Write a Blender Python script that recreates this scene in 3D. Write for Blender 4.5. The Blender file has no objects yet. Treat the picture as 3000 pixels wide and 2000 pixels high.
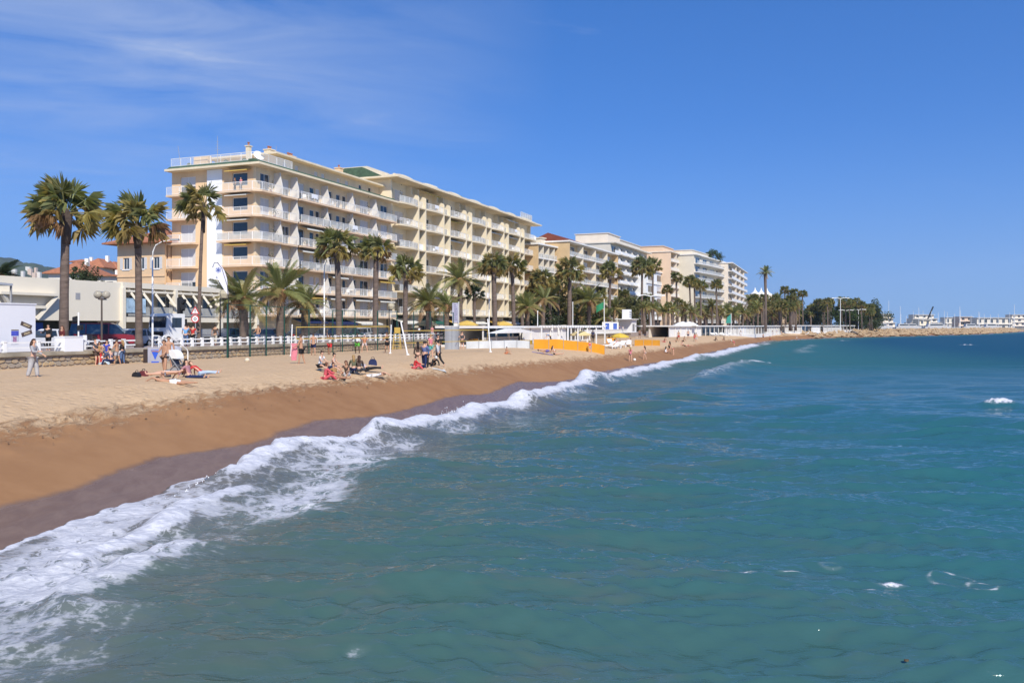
import bpy, math, random
import numpy as np
from mathutils import Vector, Matrix, Euler
R = math.radians
rnd = random.Random(7)
sc = bpy.context.scene
# ------------------------------------------------------------------ camera
CAMZ = 4.6
F = 2420.0            # focal length in pixels of the 3000 px wide picture
HOR = 955.0           # row of the horizon
cam = bpy.data.cameras.new('camera')
cam.sensor_width = 36.0
cam.lens = 36.0 * F / 3000.0
cam.shift_y = -45.0 / 3000.0
cam.clip_start = 0.1
cam.clip_end = 20000.0
camo = bpy.data.objects.new('camera', cam)
camo.location = (0, 0, CAMZ)
camo.rotation_euler = (R(90), 0, 0)
sc.collection.objects.link(camo)
sc.camera = camo
# ------------------------------------------------------------------ light
SUN_EL = R(41)
SUN_AZ = math.atan2(0.34, -0.94)       # clockwise from +Y
SUND = Vector((math.sin(SUN_AZ) * math.cos(SUN_EL), math.cos(SUN_AZ) * math.cos(SUN_EL), math.sin(SUN_EL)))
sl = bpy.data.lights.new('sun', 'SUN')
sl.energy = 4.9
sl.angle = R(0.53)
sl.color = (1.0, 0.94, 0.83)
so = bpy.data.objects.new('sun', sl)
so.rotation_euler = SUND.to_track_quat('Z', 'Y').to_euler()
so.location = (20, -30, 80)
sc.collection.objects.link(so)
world = bpy.data.worlds.new('World')
sc.world = world
world.use_nodes = True
wn = world.node_tree
wn.nodes.clear()
def wnode(t, **kw):
    n = wn.nodes.new(t)
    for k, v in kw.items():
        setattr(n, k, v)
    return n
sky = wnode('ShaderNodeTexSky', sky_type='NISHITA', sun_disc=False, sun_elevation=SUN_EL, sun_rotation=SUN_AZ,
            altitude=0.0, air_density=1.0, dust_density=0.0, ozone_density=4.0)
lift = wnode('ShaderNodeVectorMath', operation='MULTIPLY_ADD')
lift.inputs[1].default_value = (1, 1, 1.0)
lift.inputs[2].default_value = (0, 0, 0.205)      # clear air: the pale horizon band lies lower
lnor = wnode('ShaderNodeVectorMath', operation='NORMALIZE')
wn.links.new(lift.outputs[0], lnor.inputs[0])
wn.links.new(lnor.outputs[0], sky.inputs[0])
hs = wnode('ShaderNodeHueSaturation')
hs.inputs['Saturation'].default_value = 1.28
hs.inputs['Hue'].default_value = 0.511
hs.inputs['Value'].default_value = 1.80
wn.links.new(sky.outputs[0], hs.inputs['Color'])
tc = wnode('ShaderNodeTexCoord')
sep = wnode('ShaderNodeSeparateXYZ')
wn.links.new(tc.outputs['Generated'], lift.inputs[0])
wn.links.new(tc.outputs['Generated'], sep.inputs[0])
def wm(op, a, b=None, clamp=False):
    n = wnode('ShaderNodeMath', operation=op, use_clamp=clamp)
    for i, v in enumerate((a, b)):
        if v is None:
            continue
        if isinstance(v, (int, float)):
            n.inputs[i].default_value = v
        else:
            wn.links.new(v, n.inputs[i])
    return n.outputs[0]
zz = wm('ADD', wm('MAXIMUM', sep.outputs[2], 0.0), 0.12)
cu = wm('DIVIDE', sep.outputs[0], zz)
cv = wm('DIVIDE', sep.outputs[1], zz)
cmb = wnode('ShaderNodeCombineXYZ')
wn.links.new(wm('ADD', wm('MULTIPLY', cu, 0.55), wm('MULTIPLY', cv, 0.12)), cmb.inputs[0])
wn.links.new(wm('ADD', wm('MULTIPLY', cv, 1.25), wm('MULTIPLY', cu, -0.35)), cmb.inputs[1])
n1 = wnode('ShaderNodeTexNoise')
n1.inputs['Scale'].default_value = 2.3
n1.inputs['Detail'].default_value = 9.0
n1.inputs['Roughness'].default_value = 0.62
n1.inputs['Distortion'].default_value = 0.7
wn.links.new(cmb.outputs[0], n1.inputs['Vector'])
n2 = wnode('ShaderNodeTexNoise')
n2.inputs['Scale'].default_value = 0.55
n2.inputs['Detail'].default_value = 2.0
wn.links.new(cmb.outputs[0], n2.inputs['Vector'])
# the cirrus bank lies to the north-west: falls off with the azimuth
bank = wm('MULTIPLY', wm('SUBTRACT', sep.outputs[0], 0.05), -2.6)
bank = wm('MINIMUM', wm('MAXIMUM', bank, 0.0), 1.0)
high = wm('MINIMUM', wm('MAXIMUM', wm('MULTIPLY', wm('SUBTRACT', sep.outputs[2], 0.075), 4.6), 0.0), 1.0)
c1 = wm('MULTIPLY', wm('SUBTRACT', n1.outputs[0], 0.26), 2.1, True)
c2 = wm('MULTIPLY', wm('SUBTRACT', n2.outputs[0], 0.16), 2.8, True)
cl = wm('MULTIPLY', wm('MULTIPLY', c1, c2), wm('MULTIPLY', bank, high))
# a faint wisp bank high in the east
cl2 = wm('MULTIPLY', wm('SUBTRACT', n1.outputs[0], 0.62), 1.6, True)
cl = wm('MULTIPLY', wm('ADD', cl, wm('MULTIPLY', cl2, high)), 0.62, True)
cmix = wnode('ShaderNodeMixRGB')
cmix.inputs[2].default_value = (5.2, 6.0, 7.8, 1)
wn.links.new(cl, cmix.inputs[0])
hz = wnode('ShaderNodeMixRGB')            # pale sea haze low over the horizon
hz.inputs[2].default_value = (2.45, 4.15, 6.6, 1)
hzf = wm('SUBTRACT', 1.0, wm('DIVIDE', wm('MAXIMUM', sep.outputs[2], 0.0), 0.25), True)
wn.links.new(wm('MULTIPLY', wm('MULTIPLY', hzf, hzf), 0.85), hz.inputs[0])
wn.links.new(hs.outputs[0], hz.inputs[1])
wn.links.new(hz.outputs[0], cmix.inputs[1])
bg = wnode('ShaderNodeBackground')
bg.inputs['Strength'].default_value = 0.10
wn.links.new(cmix.outputs[0], bg.inputs['Color'])
wo = wnode('ShaderNodeOutputWorld')
wn.links.new(bg.outputs[0], wo.inputs['Surface'])
vs = sc.view_settings
vs.view_transform = 'Standard'
vs.look = 'None'
vs.exposure = 0.12
vs.gamma = 1.0
vs.use_curve_mapping = False
sc.render.engine = 'CYCLES'
sc.cycles.max_bounces = 6
sc.cycles.use_denoising = True

# ------------------------------------------------------------------ materials
def new_mat(name):
    m = bpy.data.materials.new(name)
    m.use_nodes = True
    nt = m.node_tree
    return m, nt, nt.nodes['Principled BSDF']
MATS = {}
def mat(name, col, rough=0.8, var=0.12, scale=3.0, bump=0.0, bscale=None, metal=0.0, spec=0.3, obj_var=0.0, stretch=None):
    """plain painted / plastered / woven surface: base colour broken up by two noises, optional bump."""
    if name in MATS:
        return MATS[name]
    m, nt, p = new_mat(name)
    N = nt.nodes.new
    L = nt.links.new
    tcn = N('ShaderNodeTexCoord')
    src = tcn.outputs['Object']
    if stretch:
        mp = N('ShaderNodeMapping')
        mp.inputs['Scale'].default_value = stretch
        L(src, mp.inputs[0])
        src = mp.outputs[0]
    nz = N('ShaderNodeTexNoise')
    nz.inputs['Scale'].default_value = scale
    nz.inputs['Detail'].default_value = 5
    nz.inputs['Roughness'].default_value = 0.6
    L(src, nz.inputs['Vector'])
    cr = N('ShaderNodeValToRGB')
    cr.color_ramp.elements[0].position = 0.25
    cr.color_ramp.elements[1].position = 0.75
    d = [max(0, c * (1 - var * 1.3)) for c in col]
    b = [min(1, c * (1 + var * 0.6)) for c in col]
    cr.color_ramp.elements[0].color = (*d, 1)
    cr.color_ramp.elements[1].color = (*b, 1)
    L(nz.outputs[0], cr.inputs[0])
    outc = cr.outputs[0]
    if obj_var > 0:
        oi = N('ShaderNodeObjectInfo')
        h = N('ShaderNodeHueSaturation')
        mr = N('ShaderNodeMapRange')
        mr.inputs[3].default_value = 1 - obj_var
        mr.inputs[4].default_value = 1 + obj_var
        L(oi.outputs['Random'], mr.inputs[0])
        L(mr.outputs[0], h.inputs['Value'])
        mr2 = N('ShaderNodeMapRange')
        mr2.inputs[3].default_value = 0.5 - obj_var * 0.06
        mr2.inputs[4].default_value = 0.5 + obj_var * 0.06
        L(oi.outputs['Random'], mr2.inputs[0])
        L(mr2.outputs[0], h.inputs['Hue'])
        L(outc, h.inputs['Color'])
        outc = h.outputs[0]
    L(outc, p.inputs['Base Color'])
    p.inputs['Roughness'].default_value = rough
    p.inputs['Metallic'].default_value = metal
    p.inputs['Specular IOR Level'].default_value = spec
    if bump > 0:
        nb = N('ShaderNodeTexNoise')
        nb.inputs['Scale'].default_value = bscale or scale * 4
        nb.inputs['Detail'].default_value = 4
        L(src, nb.inputs['Vector'])
        bp = N('ShaderNodeBump')
        bp.inputs['Strength'].default_value = bump
        bp.inputs['Distance'].default_value = 0.05
        L(nb.outputs[0], bp.inputs['Height'])
        L(bp.outputs[0], p.inputs['Normal'])
    MATS[name] = m
    return m
def leafmat(name, col, var=0.3, trans=0.25, obj_var=0.25):
    if name in MATS:
        return MATS[name]
    m = mat(name, col, rough=0.55, var=var, scale=1.5, obj_var=obj_var, spec=0.35)
    nt = m.node_tree
    p = nt.nodes['Principled BSDF']
    out = nt.nodes['Material Output']
    tr = nt.nodes.new('ShaderNodeBsdfTranslucent')
    tr.inputs[0].default_value = (col[0] * 1.3, col[1] * 1.3, col[2] * 0.7, 1)
    mx = nt.nodes.new('ShaderNodeMixShader')
    mx.inputs[0].default_value = trans
    nt.links.new(p.outputs[0], mx.inputs[1])
    nt.links.new(tr.outputs[0], mx.inputs[2])
    nt.links.new(mx.outputs[0], out.inputs[0])
    return m
def glassmat(name, col=(0.03, 0.045, 0.06), rough=0.06, var=0.5):
    m = mat(name, col, rough=rough, var=var, scale=0.7, spec=0.8, obj_var=0.35)
    return m
# ------------------------------------------------------------------ mesh building
class MB:
    def __init__(self):
        self.v = []
        self.f = []
        self.m = []
        self.cur = 0
    def add(self, vs_, fs):
        o = len(self.v)
        self.v.extend(vs_)
        for q in fs:
            self.f.append(tuple(i + o for i in q))
            self.m.append(self.cur)
        return self
    def box(self, x0, x1, y0, y1, z0, z1):
        return self.add([(x0, y0, z0), (x1, y0, z0), (x1, y1, z0), (x0, y1, z0), (x0, y0, z1), (x1, y0, z1), (x1, y1, z1), (x0, y1, z1)],
                        [(0, 3, 2, 1), (4, 5, 6, 7), (0, 1, 5, 4), (1, 2, 6, 5), (2, 3, 7, 6), (3, 0, 4, 7)])
    def bar(self, a, b, w, h=None):
        """rectangular bar from a to b, width w, height h"""
        h = h or w
        a = Vector(a)
        b = Vector(b)
        d = (b - a)
        if d.length < 1e-6:
            return self
        d.normalize()
        up = Vector((0, 0, 1)) if abs(d.z) < 0.95 else Vector((1, 0, 0))
        s = d.cross(up).normalized() * (w / 2)
        u = s.cross(d).normalized() * (h / 2)
        vs_ = [tuple(p + q) for p in (a, b) for q in (-s - u, s - u, s + u, -s + u)]
        return self.add(vs_, [(0, 1, 2, 3), (7, 6, 5, 4), (0, 4, 5, 1), (1, 5, 6, 2), (2, 6, 7, 3), (3, 7, 4, 0)])
    def tube(self, pts, rad, n=8, cap=True):
        pts = [Vector(p) for p in pts]
        k = len(pts)
        rads = rad if isinstance(rad, (list, tuple)) else [rad] * k
        vs_ = []
        px = None
        for i, p in enumerate(pts):
            d = (pts[min(i + 1, k - 1)] - pts[max(i - 1, 0)]).normalized()
            up = Vector((0, 0, 1)) if abs(d.z) < 0.9 else Vector((0, 1, 0))
            a = d.cross(up).normalized() if px is None else (px - d * px.dot(d)).normalized()
            px = a
            b = d.cross(a)
            for j in range(n):
                t = 2 * math.pi * j / n
                vs_.append(tuple(p + (a * math.cos(t) + b * math.sin(t)) * rads[i]))
        fs = []
        for i in range(k - 1):
            for j in range(n):
                j2 = (j + 1) % n
                fs.append((i * n + j, i * n + j2, (i + 1) * n + j2, (i + 1) * n + j))
        if cap:
            fs.append(tuple(range(n - 1, -1, -1)))
            fs.append(tuple((k - 1) * n + j for j in range(n)))
        return self.add(vs_, fs)
    def lathe(self, prof, n=12, c=(0, 0, 0), sx=1, sy=1):
        """prof: (r, z) from bottom to top"""
        vs_ = []
        for r, z in prof:
            for j in range(n):
                t = 2 * math.pi * j / n
                vs_.append((c[0] + r * math.cos(t) * sx, c[1] + r * math.sin(t) * sy, c[2] + z))
        fs = []
        for i in range(len(prof) - 1):
            for j in range(n):
                j2 = (j + 1) % n
                fs.append((i * n + j, i * n + j2, (i + 1) * n + j2, (i + 1) * n + j))
        fs.append(tuple(range(n - 1, -1, -1)))
        fs.append(tuple((len(prof) - 1) * n + j for j in range(n)))
        return self.add(vs_, fs)
    def prism(self, poly, z0, z1):
        """poly counter-clockwise in xy"""
        n = len(poly)
        vs_ = [(x, y, z0) for x, y in poly] + [(x, y, z1) for x, y in poly]
        fs = [tuple(range(n - 1, -1, -1)), tuple(range(n, 2 * n))]
        for i in range(n):
            j = (i + 1) % n
            fs.append((i, j, n + j, n + i))
        return self.add(vs_, fs)
    def prism_x(self, poly, x0, x1):
        """poly in (y, z), counter-clockwise seen from +x"""
        n = len(poly)
        vs_ = [(x0, y, z) for y, z in poly] + [(x1, y, z) for y, z in poly]
        fs = [tuple(range(n - 1, -1, -1)), tuple(range(n, 2 * n))]
        for i in range(n):
            j = (i + 1) % n
            fs.append((i, j, n + j, n + i))
        return self.add(vs_, fs)
    def prism_y(self, poly, y0, y1):
        """poly in (x, z), counter-clockwise seen from -y"""
        n = len(poly)
        vs_ = [(x, y0, z) for x, z in poly] + [(x, y1, z) for x, z in poly]
        fs = [tuple(range(n)), tuple(range(2 * n - 1, n - 1, -1))]
        for i in range(n):
            j = (i + 1) % n
            fs.append((j, i, n + i, n + j))
        return self.add(vs_, fs)
    def sphere(self, c, r, n=8, k=6, s=(1, 1, 1)):
        prof = [(max(1e-3, r * math.sin(math.pi * i / k)), -r * math.cos(math.pi * i / k) * s[2]) for i in range(k + 1)]
        return self.lathe(prof, n, c, s[0], s[1])
    def mesh(self, name, mats=(), smooth=False):
        me = bpy.data.meshes.new(name)
        me.from_pydata(self.v, [], self.f)
        for m in mats:
            me.materials.append(m)
        if len(mats) > 1:
            me.polygons.foreach_set('material_index', self.m)
        if smooth:
            me.polygons.foreach_set('use_smooth', [True] * len(me.polygons))
        me.update()
        return me
def shade_auto(me, ang=35):
    me.polygons.foreach_set('use_smooth', [True] * len(me.polygons))
    try:
        me.set_sharp_from_angle(angle=R(ang))
    except Exception:
        pass
    return me
COL = sc.collection
def link(name, data, parent=None, loc=None, rot=None, scale=None):
    o = bpy.data.objects.new(name, data)
    COL.objects.link(o)
    if parent is not None:
        o.parent = parent
    if loc is not None:
        o.location = loc
    if rot is not None:
        o.rotation_euler = rot
    if scale is not None:
        o.scale = scale if isinstance(scale, (tuple, list)) else (scale,) * 3
    return o
def tag(o, label=None, cat=None, group=None, kind=None):
    if label:
        o['label'] = label
    if cat:
        o['category'] = cat
    if group:
        o['group'] = group
    if kind:
        o['kind'] = kind
    return o
def thing(name, label, cat, loc=(0, 0, 0), rotz=0.0, group=None, scale=None):
    o = link(name, None, None, loc, (0, 0, rotz), scale)
    o.empty_display_size = 0.3
    return tag(o, label, cat, group)
def part(name, mb, mats, parent, loc=None, rot=None, smooth=False, auto=False):
    if not isinstance(mats, (list, tuple)):
        mats = [mats]
    me = mb.mesh(name, mats, smooth)
    if auto:
        shade_auto(me)
    return link(name, me, parent, loc, rot)
# ------------------------------------------------------------------ layout helpers
BU = Vector((0.36, 0.933, 0)).normalized()      # along the sea front
BV = Vector((BU.y, -BU.x, 0))                   # towards the sea
BO = Vector((-31.3, 100.8, 0))
BROT = math.atan2(BU.y, BU.x)
def W(t, d, z=0.0):
    """sea-front frame: t along the promenade, d metres seaward of the facades"""
    p = BO + BU * t + BV * d
    return Vector((p.x, p.y, z))
def tpx(px, d):
    r = (px - 1500) / F
    o = BO + BV * d
    return (r * o.y - o.x) / (BU.x - r * BU.y)
def S(px, d, z=0.0):
    return W(tpx(px, d), d, z)
def P(px, py, Y):
    return Vector(((px - 1500) / F * Y, Y, CAMZ + (HOR - py) / F * Y))
PROM = 2.95
WALL_D = 18.9
# deterministic lattice noise for numpy
def vnoise(x, y, seed=0):
    xi = np.floor(x).astype(np.int64)
    yi = np.floor(y).astype(np.int64)
    xf = x - xi
    yf = y - yi
    u = xf * xf * (3 - 2 * xf)
    v = yf * yf * (3 - 2 * yf)
    def h(a, b):
        n = (a * 374761393 + b * 668265263 + seed * 974634777) & 0xFFFFFFFF
        n = ((n ^ (n >> 13)) * 1274126177) & 0xFFFFFFFF
        return ((n ^ (n >> 16)) & 0xFFFF) / 65535.0
    a = h(xi, yi)
    b = h(xi + 1, yi)
    c = h(xi, yi + 1)
    d = h(xi + 1, yi + 1)
    return a + (b - a) * u + (c - a) * v + (a - b - c + d) * u * v
def fnoise(x, y, seed=0, oct_=4):
    s = 0.0
    a = 0.5
    for i in range(oct_):
        s = s + a * (vnoise(x * 2 ** i, y * 2 ** i, seed + i * 17) - 0.5)
        a *= 0.5
    return s * 2          # about -1 .. 1
# waterline, going away from the camera; land is on its left
SHORE = np.array([(-14, -30), (-11.5, 0), (-10.8, 10), (-10.4, 16.6), (-9.7, 20), (-9.2, 23), (-8.3, 28), (-6.9, 31), (-5.2, 36), (-3.3, 42),
                  (0.0, 49), (3.3, 62), (9, 76), (15.5, 93), (24, 112), (34, 139), (52, 185), (77, 247), (122, 318), (190, 384), (270, 470),
                  (406, 655), (700, 940), (1600, 1500)], dtype=float)
def shore_s(x, y):
    """signed distance to the waterline, positive on land"""
    best = np.full(np.shape(x), 1e18)
    sg = np.ones(np.shape(x))
    for i in range(len(SHORE) - 1):
        ax, ay = SHORE[i]
        bx, by = SHORE[i + 1]
        dx, dy = bx - ax, by - ay
        l2 = dx * dx + dy * dy
        t = np.clip(((x - ax) * dx + (y - ay) * dy) / l2, 0, 1)
        ex = x - (ax + t * dx)
        ey = y - (ay + t * dy)
        d2 = ex * ex + ey * ey
        cr = dx * (y - ay) - dy * (x - ax)
        upd = d2 < best
        best = np.where(upd, d2, best)
        sg = np.where(upd, np.where(cr >= 0, 1.0, -1.0), sg)
    return np.sqrt(best) * sg
PS = [-400, -60, -20, -8, -3, 0, 1, 2, 4, 5.5, 8, 12, 20, 28, 45, 4000]
PZ = [-12, -7, -3.2, -1.5, -0.6, 0, 0.22, 0.5, 1.22, 1.75, 2.2, 2.32, 2.2, 1.95, 1.9, 1.9]
def terr(x, y, s=None):
    if s is None:
        s = shore_s(x, y)
    z = np.interp(s, PS, PZ)
    k = np.clip((s - 3) / 6, 0, 1)
    z = z + k * (fnoise(x * 0.35, y * 0.35, 3, 3) * 0.05 + fnoise(x * 1.7, y * 1.7, 9, 2) * 0.022)
    return z
def terr1(x, y):
    return float(terr(np.array([x]), np.array([y]))[0])
_Ys = np.concatenate([np.linspace(8, 150, 2841), np.linspace(150.2, 480, 1650)])
def G(px, py):
    """where the sight line through a picture point meets the beach"""
    X = (px - 1500) / F * _Ys
    rz = CAMZ - (py - HOR) / F * _Ys
    hit = np.nonzero(rz <= np.interp(shore_s(X, _Ys), PS, PZ))[0]
    i = hit[0] if len(hit) else len(_Ys) - 1
    p = Vector((X[i], _Ys[i], 0))
    d = (p - BO).dot(BV)
    if d < WALL_D + 0.55 and p.y < 190:        # keep clear of the sea wall
        p += BV * (WALL_D + 0.55 - d)
    return Vector((p.x, p.y, terr1(p.x, p.y)))
# ------------------------------------------------------------------ beach, water
def grid_mesh(name, X, Y, Z, attrs, mats):
    nr, nc = X.shape
    co = np.stack([X, Y, Z], -1).reshape(-1, 3).astype(np.float32)
    i = np.arange(nr * nc).reshape(nr, nc)
    q = np.stack([i[:-1, :-1], i[:-1, 1:], i[1:, 1:], i[1:, :-1]], -1).reshape(-1, 4).astype(np.int32)
    return mesh_np(name, co, q, attrs, mats)
def mesh_np(name, co, q, attrs, mats):
    me = bpy.data.meshes.new(name)
    me.vertices.add(len(co))
    me.vertices.foreach_set('co', co.astype(np.float32).ravel())
    n = q.shape[1]
    me.loops.add(q.size)
    me.loops.foreach_set('vertex_index', q.ravel())
    me.polygons.add(len(q))
    me.polygons.foreach_set('loop_start', np.arange(0, q.size, n, dtype=np.int32))
    me.polygons.foreach_set('loop_total', np.full(len(q), n, dtype=np.int32))
    me.polygons.foreach_set('use_smooth', np.ones(len(q), dtype=bool))
    for k, a in attrs.items():
        at = me.attributes.new(k, 'FLOAT', 'POINT')
        at.data.foreach_set('value', a.ravel().astype(np.float32))
    for m in mats:
        me.materials.append(m)
    me.update(calc_edges=True)

    return me
def fan_grid(nr, nc, y_near, y_far, half_tan_l, half_tan_r):
    u = np.linspace(1 / y_near, 1 / y_far, nr)
    yy = 1 / u
    tt = np.linspace(-half_tan_l, half_tan_r, nc)
    Y = np.repeat(yy[:, None], nc, 1)
    X = Y * tt[None, :]
    return X, Y
def curve_s(pts):
    """picture points of a boundary on the beach -> (Y, s) table"""
    a = []
    for px, py in pts:
        g = G(px, py)
        a.append((g.y, float(shore_s(np.array([g.x]), np.array([g.y]))[0])))
    a.sort()
    return np.array([p[0] for p in a]), np.array([p[1] for p in a])
wetY, wetS = curve_s([(0, 1480), (100, 1458), (300, 1388), (450, 1337), (600, 1318), (740, 1300), (820, 1262), (934, 1234), (1100, 1222),
                      (1200, 1195), (1300, 1167), (1400, 1156), (1510, 1120), (1640, 1114), (1720, 1102), (1780, 1085), (1850, 1072), (1950, 1058), (2050, 1038)])
berY, berS = curve_s([(0, 1245), (150, 1225), (350, 1195), (500, 1170), (700, 1140), (1000, 1115), (1200, 1095), (1500, 1064), (1700, 1048)])
NR, NC = 560, 560
X, Y = fan_grid(NR, NC, 9.0, 900, 1.05, 0.95)
s = shore_s(X, Y)
keep_s = s
Z = terr(X, Y, s)
fb = s - np.interp(Y, berY, berS)
fw = s - np.interp(Y, wetY, wetS)
near = np.clip(1.4 - Y / 70, 0, 1)
band = np.exp(-((fb + 0.5) / 1.1) ** 2)
Z = Z + near * band * (fnoise(X * 2.2, Y * 0.9, 21, 4) * 0.17 - 0.02) + near * np.clip((fb + 0.2) / 0.5, 0, 1) * 0.08
msk = s > -14
me_s, nts, ps = new_mat('beach_sand')
N = nts.nodes.new
L = nts.links.new
def attr(nt, name):
    a = nt.nodes.new('ShaderNodeAttribute')
    a.attribute_name = name
    return a.outputs['Fac']
def nmath(nt, op, a, b=None, clamp=False):
    n = nt.nodes.new('ShaderNodeMath')
    n.operation = op
    n.use_clamp = clamp
    for i, v in enumerate((a, b)):
        if v is None:
            continue
        if isinstance(v, (int, float)):
            n.inputs[i].default_value = v
        else:
            nt.links.new(v, n.inputs[i])
    return n.outputs[0]
def nnoise(nt, vec, scale, detail=4, rough=0.55, dist=0.0):
    n = nt.nodes.new('ShaderNodeTexNoise')
    n.inputs['Scale'].default_value = scale
    n.inputs['Detail'].default_value = detail
    n.inputs['Roughness'].default_value = rough
    n.inputs['Distortion'].default_value = dist
    if vec is not None:
        nt.links.new(vec, n.inputs['Vector'])
    return n.outputs[0]
def nmap(nt, vec, sc_, rot=(0, 0, 0)):
    n = nt.nodes.new('ShaderNodeMapping')
    n.inputs['Scale'].default_value = sc_
    n.inputs['Rotation'].default_value = rot
    nt.links.new(vec, n.inputs['Vector'])
    return n.outputs[0]
def nmix(nt, f, a, b):
    n = nt.nodes.new('ShaderNodeMixRGB')
    for i, v in enumerate((f, a, b)):
        if isinstance(v, tuple):
            n.inputs[i].default_value = (*v, 1)
        elif isinstance(v, (int, float)):
            n.inputs[i].default_value = v
        else:
            nt.links.new(v, n.inputs[i])
    return n.outputs[0]
def nsmooth(nt, v, lo, hi, a=0.0, b=1.0):
    n = nt.nodes.new('ShaderNodeMapRange')
    n.interpolation_type = 'SMOOTHSTEP'
    n.inputs[1].default_value = lo
    n.inputs[2].default_value = hi
    n.inputs[3].default_value = a
    n.inputs[4].default_value = b
    nt.links.new(v, n.inputs[0])
    return n.outputs[0]
tcs = N('ShaderNodeTexCoord').outputs['Object']
aB = attr(nts, 'f_berm')
aW = attr(nts, 'f_wet')
nA = nnoise(nts, tcs, 0.9, 6, 0.65)
nB = nnoise(nts, nmap(nts, tcs, (3.0, 1.1, 1.0), (0, 0, R(-12))), 1.0, 6, 0.7, 0.6)
nC = nnoise(nts, tcs, 7.0, 5, 0.7)
nD = nnoise(nts, tcs, 0.12, 3, 0.5)
dry = nmix(nts, nsmooth(nts, nC, 0.3, 0.75), (0.53, 0.36, 0.205), (0.61, 0.43, 0.255))
dry = nmix(nts, nmath(nts, 'MULTIPLY', nsmooth(nts, nA, 0.42, 0.7), 0.35), dry, (0.46, 0.30, 0.16))
damp = nmix(nts, nsmooth(nts, nA, 0.3, 0.7), (0.25, 0.122, 0.050), (0.30, 0.155, 0.068))
damp = nmix(nts, nmath(nts, 'MULTIPLY', nsmooth(nts, nD, 0.4, 0.65), 0.4), damp, (0.35, 0.19, 0.085))
wet = nmix(nts, nsmooth(nts, nB, 0.3, 0.7), (0.158, 0.092, 0.054), (0.205, 0.128, 0.08))
# dry -> damp with crumbly edge, damp -> wet with a soft swash line
e1 = nmath(nts, 'ADD', aB, nmath(nts, 'MULTIPLY', nmath(nts, 'SUBTRACT', nB, 0.5), 4.2))
f1 = nsmooth(nts, e1, -0.9, 0.35)
e2 = nmath(nts, 'ADD', aW, nmath(nts, 'ADD', nmath(nts, 'MULTIPLY', nmath(nts, 'SUBTRACT', nD, 0.5), 1.2), nmath(nts, 'MULTIPLY', nmath(nts, 'SUBTRACT', nA, 0.5), 0.5)))
f2 = nsmooth(nts, e2, -0.16, 0.16)
colr = nmix(nts, f2, wet, nmix(nts, f1, damp, dry))
L(colr, ps.inputs['Base Color'])
ro = nts.nodes.new('ShaderNodeMix')
ro.data_type = 'FLOAT'
L(f2, ro.inputs[0])
ro.inputs[2].default_value = 0.27
ro.inputs[3].default_value = 0.9
L(ro.outputs[0], ps.inputs['Roughness'])
ps.inputs['Specular IOR Level'].default_value = 0.34
vo = N('ShaderNodeTexVoronoi')
vo.inputs['Scale'].default_value = 2.6
L(tcs, vo.inputs['Vector'])
foot = nsmooth(nts, vo.outputs['Distance'], 0.05, 0.5)
hgt = nmath(nts, 'ADD', nmath(nts, 'MULTIPLY', foot, 0.55), nmath(nts, 'MULTIPLY', nC, 0.55))
hgt = nmath(nts, 'MULTIPLY', hgt, nmath(nts, 'ADD', nmath(nts, 'MULTIPLY', f1, 0.95), 0.05))
bp = N('ShaderNodeBump')
bp.inputs['Strength'].default_value = 0.75
bp.inputs['Distance'].default_value = 0.11
L(hgt, bp.inputs['Height'])
L(bp.outputs[0], ps.inputs['Normal'])
me = grid_mesh('beach', X, Y, Z, {'f_berm': fb, 'f_wet': fw}, [me_s])
tag(link('beach', me), 'sandy beach sloping from the sea wall down to the surf', 'beach', kind='structure')

# ---------------------------------------------------------------- sea
NR, NC = 800, 800
X, Y = fan_grid(NR, NC, 8.0, 3500, 0.95, 0.95)
s0 = shore_s(X, Y)
# lobes of the swash edge
lob = fnoise(Y * 0.33 + X * 0.08, X * 0.0 + 3.3, 5, 3) * 1.0 + fnoise(Y * 1.5, X * 0.7, 6, 3) * 0.30
lob = lob * np.clip(1.3 - Y / 160, 0.15, 1)
q = -(s0 - lob)                       # metres seaward of the swash edge
dYr = np.gradient(Y, axis=0)
gsp = np.abs(dYr)
Zw = np.zeros_like(X)
DX = np.zeros_like(X)
DY = np.zeros_like(X)
wr = random.Random(11)
damp_s = np.clip((q - 1.0) / 9.0, 0.0, 1.0)
NWV = 56
for i in range(NWV):
    lam = 0.26 * (13.0 / 0.26) ** (i / (NWV - 1.0))
    if lam > 4:
        ang = R(252 + wr.gauss(0, 16))
        st = 0.027
    else:
        ang = R(262 + wr.gauss(0, 24))
        st = 0.088 if lam < 0.9 else 0.068 if lam < 2.0 else 0.036
    k = 2 * math.pi / lam
    A = st / k * wr.uniform(0.6, 1.3)
    ph = wr.uniform(0, 6.28)
    kx, ky = k * math.cos(ang), k * math.sin(ang)
    att = np.exp(-(gsp / lam * 2.4) ** 2)
    loc = 0.3 + 0.7 * damp_s
    if i % 5 == 0:
        grp = 0.35 + 1.3 * vnoise(X / (lam * 5.5) + i * 7.7, Y / (lam * 4.0) + i * 3.1, 100 + i)
    a = A * att * loc * grp
    th = kx * X + ky * Y + ph
    Zw += a * np.cos(th)
    DX -= (0.9 if lam > 1 else 0.3) * a * math.cos(ang) * np.sin(th)
    DY -= (0.9 if lam > 1 else 0.3) * a * math.sin(ang) * np.sin(th)
fine = np.clip(1.25 - Y / 60, 0, 1)
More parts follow.
